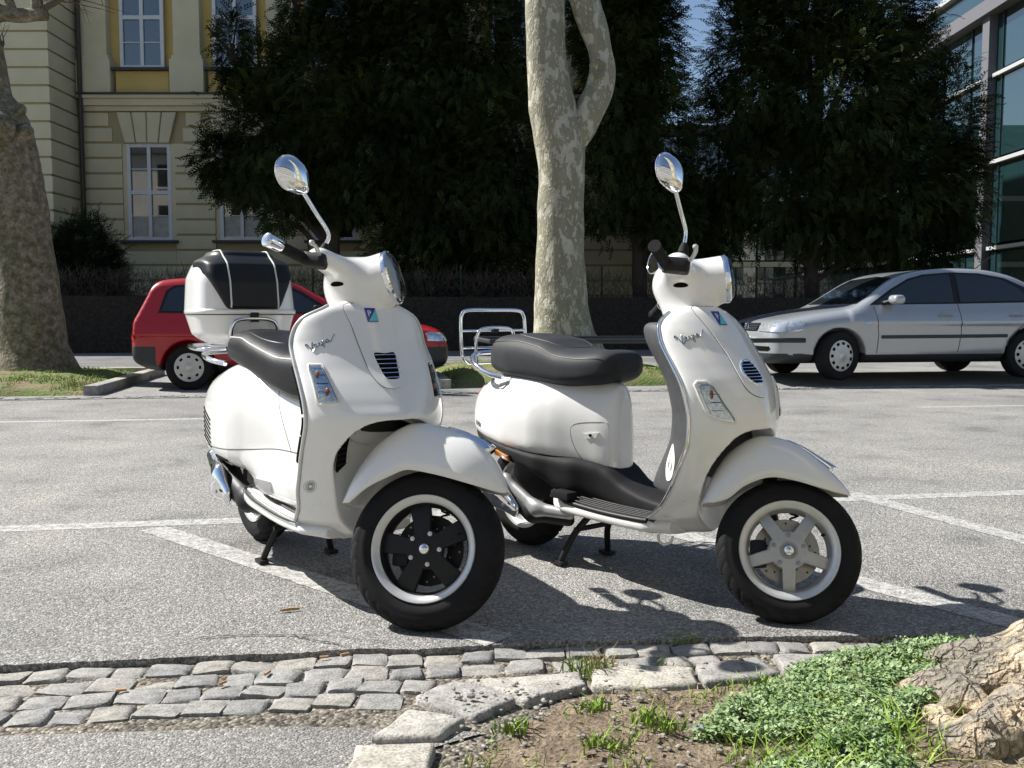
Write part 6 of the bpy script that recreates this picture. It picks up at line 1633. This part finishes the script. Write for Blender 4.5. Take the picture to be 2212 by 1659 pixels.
tm = text_mesh('LX50', .026, .0012, .25, .95)
cs = np.array([v_.co[:] for v_ in tm.vertices])
Pp = np.stack([-1.372 + cs[:, 0] * 1.0, np.full(len(cs), -.5), .490 + cs[:, 1] - cs[:, 0] * .14], 1)
Hh = march(fB, Pp, (0, 1, 0), .6, 500); Hh[:, 1] -= .0012 + cs[:, 2]
tm.vertices.foreach_set('co', Hh.astype(np.float32).ravel()); tm.update(); obj('model_lettering', tm, 'steel', body, smooth=False)
me = patch(fK, rrect(.088, .026, .008, 3), (-1.155, -.5, .388), (1, 0, -.2), (.0, 0, 1), (0, 1, 0), .010, .010, .02, .6); obj('side_reflector', me, 'amber', skirt)
me = patch(fK, rrect(.098, .034, .010, 3), (-1.155, -.5, .388), (1, 0, -.2), (.0, 0, 1), (0, 1, 0), -.002, .012, .02, .6); obj('reflector_base', me, 'black_plastic', skirt)
# tail lamp
def fTail(X, Y, Z): return fB(X, Y, Z)
obj('tail_lamp', patch(fTail, rrect(.15, .09, .03, 4, 0, .585), (-1.7, 0, 0), (0, 1, 0), (0, 0, 1), (1, 0, 0), -.004, .016, .02, .6), 'red_lens', body)
# chrome carrier folded upright behind the seat, grab rail
loop_tube([(-1.20, -.165, .685), (-1.28, -.185, .70), (-1.37, -.178, .735), (-1.44, -.12, .765), (-1.455, 0, .77), (-1.44, .12, .765), (-1.37, .178, .735), (-1.28, .185, .70), (-1.20, .165, .685)], .0105, root, 'grab_rail')
for s in (-1, 1): obj('rail_bracket', patch(fB, rrect(.05, .06, .02, 4, -1.21, .672), (0, s * .5, 0), (1, 0, 0), (0, 0, 1), (0, -s, 0), .0, .006, .02, .6), 'polished_alloy', body)
cx = -1.465
rk_ = loop_tube([(cx, -.135, .725), (cx, -.163, .75), (cx - .005, -.168, .80), (cx - .01, -.168, .885), (cx - .012, -.161, .925), (cx - .012, -.13, .943), (cx - .012, 0, .945), (cx - .012, .13, .943), (cx - .012, .161, .925), (cx - .01, .168, .885), (cx - .005, .168, .80), (cx, .163, .75), (cx, .135, .725)], .0075, root, 'folding_carrier', seg=10)
for z, hw in ((.86, .168), (.79, .168), (.725, .14)): obj('carrier_bar', tube([(cx - .006, -hw, z), (cx - .006, hw, z)], .005, 8), 'chrome', rk_)
loop_tube([(cx + .01, -.10, .70), (cx + .008, -.105, .78), (cx + .006, -.098, .835), (cx + .006, -.065, .868), (cx + .006, .065, .868), (cx + .006, .098, .835), (cx + .008, .105, .78), (cx + .01, .10, .70)], .0068, rk_, 'carrier_hoop')
obj('carrier_clip', box_mesh((cx, .0, .862), (.018, .03, .02), None, .003), 'black_plastic', rk_)
# exhaust
ex = exhaust(root, [(-1.36, -.155, .245), (-1.22, -.16, .255), (-1.03, -.15, .185), (-.88, -.11, .175)], [.04, .05, .036, .024], 'exhaust', 'black_plastic', (1, 1.1, 1))
exhaust(ex, [(-1.35, -.195, .235), (-1.21, -.212, .262), (-1.085, -.20, .192)], [.032, .062, .026], 'exhaust_cover', 'chrome', (1, 1.7, .9))
exhaust(ex, [(-1.28, -.175, .335), (-1.16, -.18, .29), (-1.0, -.165, .205), (-.86, -.12, .20)], [.014, .022, .026, .020], 'exhaust_shield', 'satin_alloy', (1, 1.3, 1))
obj('exhaust_bolt', lathe([(.0001, -.004), (.006, -.003), (.007, .002)], 12), 'steel', ex).data.transform(Matrix.Translation((-1.10, -.242, .215)))
obj('passenger_peg', box_mesh((-.83, -.178, .285), (.09, .05, .028), None, .006), 'black_plastic', l['pan'])
obj('hook', tube([(-.43, -.12, .205), (-.42, -.125, .185), (-.40, -.125, .178), (-.375, -.12, .19), (-.37, -.115, .21)], .005, 8), 'white_plastic', l['pan'])
stk = smooth_poly([(-.350, .405), (-.362, .45), (-.352, .49), (-.335, .52), (-.315, .485), (-.312, .45), (-.325, .41)], 3)
obj('inner_sticker', patch(l['fin'], stk, (0, -.5, 0), (1, 0, 0), (0, 0, 1), (0, 1, 0), .0005, .0015, .012, .6), 'white_plastic', l['ins'])
for rr_ in (.016, .010):
    ring = march(l['fin'], np.array([(-.336 + rr_ * .8 * math.cos(t), -.5, .45 + rr_ * math.sin(t)) for t in np.linspace(0, 2 * math.pi, 20, endpoint=False)]), (0, 1, 0), .6, 400); ring[:, 1] -= .0022
    obj('sticker_ring', tube(ring, .0012, 5, True), 'sticker_grey', l['ins'])
# ------------------------------------------------------------------ parked cars
mat('car_silver', (.41, .43, .45), .26, metal=.45, coat=.6, var=(3, .02))
mat('car_red', (.36, .008, .014), .34, coat=.55, var=(2, .08))
mat('car_glass', (.012, .016, .018), .03, spec=.9, coat=.4)
mat('hubcap', (.50, .50, .49), .38, metal=.5, var=(20, .1))
mat('bumper_grey', (.028, .032, .036), .5, var=(8, .15))
mat('plate_white', (.75, .75, .72), .4)
mat('lamp_glass', (.72, .76, .80), .08, metal=.7, var=(25, .35))
def split_mesh(me, cond):
    """returns (mesh where cond false, mesh where cond true) by face centre"""
    outs = []
    for want in (False, True):
        bm = bmesh.new(); bm.from_mesh(me)
        bmesh.ops.delete(bm, geom=[f for f in bm.faces if bool(cond(f.calc_center_median())) != want], context='FACES')
        m2 = bpy.data.meshes.new('m'); bm.to_mesh(m2); bm.free(); outs.append(m2)
    return outs
def car_wheel(parent, c, R, W, side, steer=0, slots=10, style='disc'):
    w = empty('wheel', c, R_(steer), parent)
    s = side
    prof = [(R * .62, -W / 2 * .8), (R * .72, -W / 2), (R * .93, -W / 2 * .96), (R, -W / 2 * .7), (R, W / 2 * .7), (R * .93, W / 2 * .96), (R * .72, W / 2), (R * .62, W / 2 * .8)]
    obj('tyre', lathe(prof, 56), 'rubber', w)
    y = s * W / 2 * .86
    r1 = R * .63
    obj('hubcap', lathe([(.0001, y + s * .012), (r1 * .25, y + s * .012), (r1 * .32, y + s * .004), (r1 * .62, y + s * .010), (r1 * .9, y), (r1, y - s * .002), (r1 * 1.02, y - s * .02)], 48), 'hubcap', w)
    for k in range(slots):
        a = 2 * math.pi * k / slots
        rr = r1 * (.80 if style == 'disc' else .74)
        me = box_mesh((0, 0, 0), (R * .11, .014, R * .13) if style == 'disc' else (R * .10, .014, R * .14), None, .004)
        xf(me, Matrix.Translation((rr * math.cos(a), y + s * .004, rr * math.sin(a))) @ Matrix.Rotation(-a, 4, 'Y')); obj('slot', me, 'dark_void', w)
    obj('hub_emblem', lathe([(.0001, y + s * .016), (r1 * .16, y + s * .015), (r1 * .2, y + s * .010)], 20), 'polished_alloy', w)
    return w
def car_field(T, roof, side, arches, n=5.):
    fl = sec_field(T, n)
    rx = [p[0] for p in roof]; fr = tab(rx, [p[1] for p in roof]); x0, x1 = min(rx), max(rx)
    zb, w0, k = side
    def gh(X, Y, Z):
        d1 = (Z - fr(X)) * .8
        d2 = (np.abs(Y) - (w0 - k * (Z - zb) - .10 * np.maximum(Z - zb - .36, 0))) * .92
        return smax(np.maximum(smax(d1, d2, .09), zb - .25 - Z), np.maximum(x0 - X, X - x1), .02)
    def f(X, Y, Z):
        d = smin(fl(X, Y, Z), gh(X, Y, Z), .035)
        for (ax, az, r) in arches:
            c = np.sqrt((X - ax) ** 2 + (Z - az) ** 2) - r
            d = smax(d, -np.maximum(c, .52 - np.abs(Y)), .012)
        return d
    return f
def car(name, label, loc, ang, f, bb, paint, low, h=.026):
    root = empty(name, loc, ang); tag(root, label, 'car')
    me = surfnet(f, bb[0], bb[1], h)
    n = len(me.vertices)
    o = sm_obj('tmp', me, None, None, 2); bpy.data.objects.remove(o)
    up, lo = split_mesh(me, low)
    body = obj('body', up, paint, root); lower = obj('lower_trim', lo, 'bumper_grey', root)
    return root, body
def side_poly(f, poly, y, off, th, res=.06):
    s = 1 if y > 0 else -1
    return patch(f, poly, (0, s * 1.6, 0), (1, 0, 0), (0, 0, 1), (0, -s, 0), off, th, res, 1.6)
def side_line(f, pts, y, r, flat=None, off=.0):
    s = 1 if y > 0 else -1
    H = march(f, np.array([(x, s * 1.6, z) for x, z in pts]), (0, -s, 0), 1.6, 700); H[:, 1] += s * off
    return tube(H, r, 6, flat=flat)
def dens(p, n=10): return [(a[0] + (b[0] - a[0]) * k / n, a[1] + (b[1] - a[1]) * k / n) for a, b in zip(p, p[1:]) for k in range(n)] + [p[-1]]
def wrap_line(f, z, hw, xs_, r, flat, n=24):
    """band round the nose at height z"""
    fr = march(f, np.array([(4.5, y, z) for y in np.linspace(-hw, hw, n)]), (-1, 0, 0), 3., 900)
    sd = march(f, np.array([(x, 1.6, z) for x in xs_]), (0, -1, 0), 1.6, 700)
    sr = sd[::-1].copy(); sr[:, 1] *= -1
    P = np.concatenate([sr, fr, sd]); P[:, :2] *= 1.006
    return tube(P, r, 8, flat=flat)
# silver saloon, nose to the left
T = [(.93, .27, .45, .52, .42), (.915, .23, .45, .60, .60), (.87, .21, .46, .70, .72), (.78, .20, .48, .765, .795), (.6, .20, .50, .815, .842), (.3, .20, .52, .875, .862), (0, .20, .54, .92, .868), (-.3, .20, .55, .955, .87), (-.8, .20, .56, .975, .87), (-1.7, .20, .57, .99, .87), (-2.6, .20, .58, 1.02, .868), (-3.1, .21, .60, 1.04, .85), (-3.5, .22, .62, 1.03, .81), (-3.68, .26, .62, .98, .76), (-3.76, .32, .6, .86, .68), (-3.79, .4, .58, .74, .55)]
roofS = [(-.16, .90), (-.35, 1.0), (-.95, 1.352), (-1.15, 1.405), (-1.45, 1.445), (-1.8, 1.46), (-2.15, 1.447), (-2.5, 1.385), (-2.85, 1.24), (-3.2, 1.05), (-3.3, .98)]
fS = car_field(T, roofS, (.97, .80, .36), [(0, .315, .355), (-2.70, .315, .352)])
aP = R_(189.5); hd = Vector((math.cos(aP), math.sin(aP), 0)); lf = Vector((-hd.y, hd.x, 0))
oP = Vector(G(1809, 821, .085)) - lf * .80
root, body = car('parked_car', 'silver saloon car parked across the road with its nose to the left', oP, aP, fS, ((-3.9, -1.0, .1), (1.05, 1.0, 1.55)), 'car_silver', lambda c: c.z < .335 or (abs(c.y) < .80 and c.z < .34))
for s in (1, -1):
    for x in (0, -2.70):
        car_wheel(root, (x, s * .765, .315), .315, .195, s, 16 if x == 0 else 0, 11)
    w1 = obj('side_window', side_poly(fS, [(-.50, .985), (-.78, 1.165), (-1.02, 1.285), (-1.25, 1.345), (-1.62, 1.378), (-1.62, 1.005)], s, .003, .008), 'car_glass', body)
    w2 = obj('side_window', side_poly(fS, [(-1.71, 1.005), (-1.71, 1.378), (-2.05, 1.368), (-2.38, 1.305), (-2.62, 1.18), (-2.70, 1.06), (-2.68, 1.03)], s, .003, .008), 'car_glass', body)
    obj('quarter_window', side_poly(fS, [(-2.74, 1.04), (-2.75, 1.16), (-2.95, 1.05)], s, .003, .008), 'car_glass', body)
    obj('window_surround', side_poly(fS, [(-.42, .968), (-.75, 1.175), (-1.02, 1.312), (-1.25, 1.37), (-1.66, 1.402), (-2.06, 1.392), (-2.42, 1.33), (-2.72, 1.20), (-3.02, 1.03), (-2.68, 1.005), (-1.66, .985)], s, -.004, .008), 'black_plastic', body)
    obj('door_seam', side_line(fS, dens([(-.47, .95), (-.52, .60), (-.50, .35)]), s, .005), 'seam', body)
    obj('door_seam', side_line(fS, dens([(-1.67, .98), (-1.69, .60), (-1.65, .35)]), s, .005), 'seam', body)
    obj('door_seam', side_line(fS, dens([(-2.72, 1.0), (-2.60, .72), (-2.38, .50), (-2.35, .35)]), s, .005), 'seam', body)
    obj('side_moulding', side_line(fS, dens([(-.56, .555), (-1.65, .56), (-2.36, .565)], 6), s, .026, (.5, 1)), 'bumper_grey', body)
    for x in (-1.45, -2.48):
        obj('handle_recess', side_poly(fS, [(x + .075 * math.cos(a), .815 + .055 * math.sin(a)) for a in np.linspace(0, 2 * math.pi, 16, endpoint=False)], s, -.002, .004), 'satin_alloy', body)
        obj('door_handle', side_line(fS, [(x - .10, .828), (x, .832), (x + .10, .828)], s, .017, (1, .8), .012), 'car_silver', body)
    obj('side_repeater', side_poly(fS, rrect(.075, .032, .014, 3, -.36, .735), s, .002, .006), 'lamp_glass', body)
    mp = (-.72, s * .93, 1.035)
    obj('door_mirror', sm_obj('tmp', surfnet(lambda X, Y, Z: rbox(X, Y, Z, mp, (.16, .20, .12), .05) if True else 0, (mp[0] - .15, mp[1] - .18, mp[2] - .12), (mp[0] + .15, mp[1] + .18, mp[2] + .12), .015), 'car_silver', None, 2).data, 'car_silver', root)
    obj('mirror_foot', tube([(-.62, s * .80, .99), mp], .03, 8), 'black_plastic', root)
    u_ = np.array((-.7071, s * .7071, 0)); d_ = np.array((-.7071, -s * .7071, 0))
    hl = patch(fS, [(-.36, .625), (-.37, .70), (-.28, .735), (.0, .752), (.20, .762), (.255, .745), (.235, .635), (.10, .622)], tuple(-d_ * 2.0), u_, (0, 0, 1), d_, .004, .010, .05, 2.5)
    obj('headlight', hl, 'lamp_glass', body)
    obj('headlight_divider', patch(fS, [(.045, .622), (.05, .757), (.065, .757), (.06, .622)], tuple(-d_ * 2.0), u_, (0, 0, 1), d_, .012, .006, .05, 2.5), 'satin_alloy', body)
for o in [o for o in bpy.data.objects if o.name.startswith('tmp')]: bpy.data.objects.remove(o)
obj('windscreen', patch(fS, [(-.66, .985), (.66, .985), (.62, 1.10), (.52, 1.33), (.0, 1.365), (-.52, 1.33), (-.62, 1.10)], (1.5, 0, 0), (0, 1, 0), (0, 0, 1), (-1, 0, 0), .004, .008, .07, 4.), 'car_glass', body)
obj('front_grille', patch(fS, [(-.34, .63), (.34, .63), (.36, .70), (.30, .735), (-.30, .735), (-.36, .70)], (1.5, 0, 0), (0, 1, 0), (0, 0, 1), (-1, 0, 0), .0, .008, .05, 2.), 'dark_void', body)
for z in (.65, .672, .694, .716): obj('grille_bar', tube(march(fS, np.array([(1.5, y, z) for y in np.linspace(-.33, .33, 9)]), (-1, 0, 0), 2., 600) + np.array([.01, 0, 0]), .006, 5), 'bumper_grey', body)
em = [tube([(.0, .058 * math.cos(t), .058 * math.sin(t)) for t in np.linspace(0, 2 * math.pi, 28, endpoint=False)], .007, 6, True), tube([(0, -.026, .05), (0, 0, .006), (0, .026, .05)], .006, 6), tube([(0, -.046, .025), (0, -.024, -.042), (0, 0, -.002), (0, .024, -.042), (0, .046, .025)], .006, 6)]
e_ = join(em); q = march(fS, np.array([(1.5, 0, .683)]), (-1, 0, 0), 2., 600)[0]; xf(e_, Matrix.Translation((q[0] + .02, 0, .683))); obj('emblem', e_, 'chrome', body)
obj('bumper_strip', wrap_line(fS, .515, .74, [.78, .70, .62, .54, .48], .030, (.6, 1)), 'bumper_grey', body)
for s in (1, -1): obj('lower_intake', patch(fS, [(s * .30, .375), (s * .66, .375), (s * .70, .40), (s * .68, .435), (s * .30, .435)], (1.5, 0, 0), (0, 1, 0), (0, 0, 1), (-1, 0, 0), .0, .006, .05, 2.), 'dark_void', body)
obj('licence_plate', box_mesh((.955, 0, .50), (.015, .52, .12), None, .003), 'plate_white', body)
tm = text_mesh('09', .095, .002); xf(tm, Matrix.Translation((.965, .17, .50)) @ frame_M((0, 0, 0), (0, 1, 0), (1, 0, 0))); obj('plate_lettering', tm, 'black_plastic', body, smooth=False)
obj('radio_aerial', tube([(-2.35, .0, 1.40), (-2.72, 0, 1.66)], .006, 6), 'black_plastic', root)
obj('vignette', box_mesh((0, 0, 0), (.01, .07, .06)), 'teal_enamel', root).location = (-.98, .44, 1.27)
# red hatchback, nose to the right
T = [(-.715, .40, .55, .68, .62), (-.69, .33, .55, .80, .72), (-.64, .30, .55, .90, .775), (-.5, .24, .55, .935, .815), (-.2, .22, .56, .945, .838), (.3, .21, .56, .945, .845), (1.2, .21, .56, .94, .845), (1.9, .21, .55, .945, .842), (2.3, .21, .54, .915, .838), (2.8, .21, .52, .855, .815), (3.1, .22, .50, .79, .77), (3.24, .25, .48, .72, .70), (3.30, .30, .46, .62, .60), (3.32, .36, .45, .54, .45)]
roofG = [(-.66, .88), (-.60, 1.0), (-.52, 1.17), (-.44, 1.33), (-.32, 1.395), (0, 1.422), (.5, 1.43), (.95, 1.418), (1.25, 1.375), (1.6, 1.21), (1.95, 1.0), (2.08, .9)]
fGf = car_field(T, roofG, (.94, .795, .33), [(0, .29, .335), (2.475, .29, .335)], 4.6)
aG = R_(10); hd = Vector((math.cos(aG), math.sin(aG), 0)); lf = Vector((-hd.y, hd.x, 0))
oG = Vector(G(391.5, 843)) + lf * .78
root, body = car('parked_car', 'red hatchback car parked behind the scooter with the top case', oG, aG, fGf, ((-.85, -1.0, .1), (3.45, 1.0, 1.55)), 'car_red', lambda c: c.z < .32 or (c.x < -.40 and c.z < .565) or (c.x > 3.02 and c.z < .54)); root.scale = (.972, .972, .972); root.location = oG + hd * .10
for s in (1, -1):
    for x in (0, 2.475): car_wheel(root, (x, s * .735, .288), .288, .175, s, 0, 8, 'oval')
    obj('side_window', side_poly(fGf, [(-.32, 1.0), (-.24, 1.24), (-.15, 1.30), (.78, 1.345), (.78, .985)], s, .003, .008), 'car_glass', body)
    obj('side_window', side_poly(fGf, [(.86, .985), (.86, 1.345), (1.15, 1.325), (1.35, 1.235), (1.66, 1.04), (1.66, .985)], s, .003, .008), 'car_glass', body)
    obj('window_surround', side_poly(fGf, [(-.36, .975), (-.27, 1.26), (-.17, 1.325), (.82, 1.372), (1.18, 1.35), (1.40, 1.25), (1.76, 1.02), (1.74, .965)], s, -.004, .008), 'black_plastic', body)
    obj('door_seam', side_line(fGf, dens([(.82, .97), (.80, .6), (.84, .34)]), s, .005), 'seam', body)
    obj('door_seam', side_line(fGf, dens([(1.80, .95), (1.84, .6), (1.80, .34)]), s, .005), 'seam', body)
    obj('tail_lamp', patch(fGf, [(-.24, .635), (-.245, .82), (-.10, .86), (.08, .85), (.085, .64)], (-1.6, s * 1.6, 0), (.7071, s * -.7071 * -1 * 1.0, 0), (0, 0, 1), (.7071, -s * .7071, 0), .003, .010, .04, 3.), 'red_lens', body)
    obj('indicator', patch(fGf, [(-.22, .785), (-.22, .825), (.075, .842), (.08, .795)], (-1.6, s * 1.6, 0), (.7071, s * .7071, 0), (0, 0, 1), (.7071, -s * .7071, 0), .012, .006, .04, 3.), 'bulb_amber', body)
    u_ = np.array((-.7071, s * .7071, 0)); d_ = np.array((-.7071, -s * .7071, 0))
    obj('headlight', patch(fGf, [(-.30, .60), (-.30, .70), (.05, .725), (.13, .71), (.12, .61)], tuple(np.array((2.4, 0, 0)) - d_ * 2.0), u_, (0, 0, 1), d_, .003, .010, .05, 2.5), 'lamp_glass', body)
    obj('door_mirror', box_mesh((1.62, s * .92, 1.02), (.13, .16, .11), None, .04, 3), 'black_plastic', root)
obj('fuel_flap', side_poly(fGf, rrect(.15, .13, .02, 3, -.02, .775), -1, .0, .005), 'car_red', body)
obj('windscreen', patch(fGf, [(-.62, 1.0), (.62, 1.0), (.55, 1.31), (0, 1.345), (-.55, 1.31)], (3.4, 0, 0), (0, 1, 0), (0, 0, 1), (-1, 0, 0), .004, .008, .07, 4.), 'car_glass', body)
obj('rear_window', patch(fGf, [(-.56, 1.0), (.56, 1.0), (.50, 1.29), (-.50, 1.29)], (-1.4, 0, 0), (0, 1, 0), (0, 0, 1), (1, 0, 0), .004, .008, .07, 4.), 'car_glass', body)
obj('front_grille', patch(fGf, [(-.42, .60), (.42, .60), (.40, .70), (-.40, .70)], (4.2, 0, 0), (0, 1, 0), (0, 0, 1), (-1, 0, 0), .0, .008, .06, 2.), 'dark_void', body)
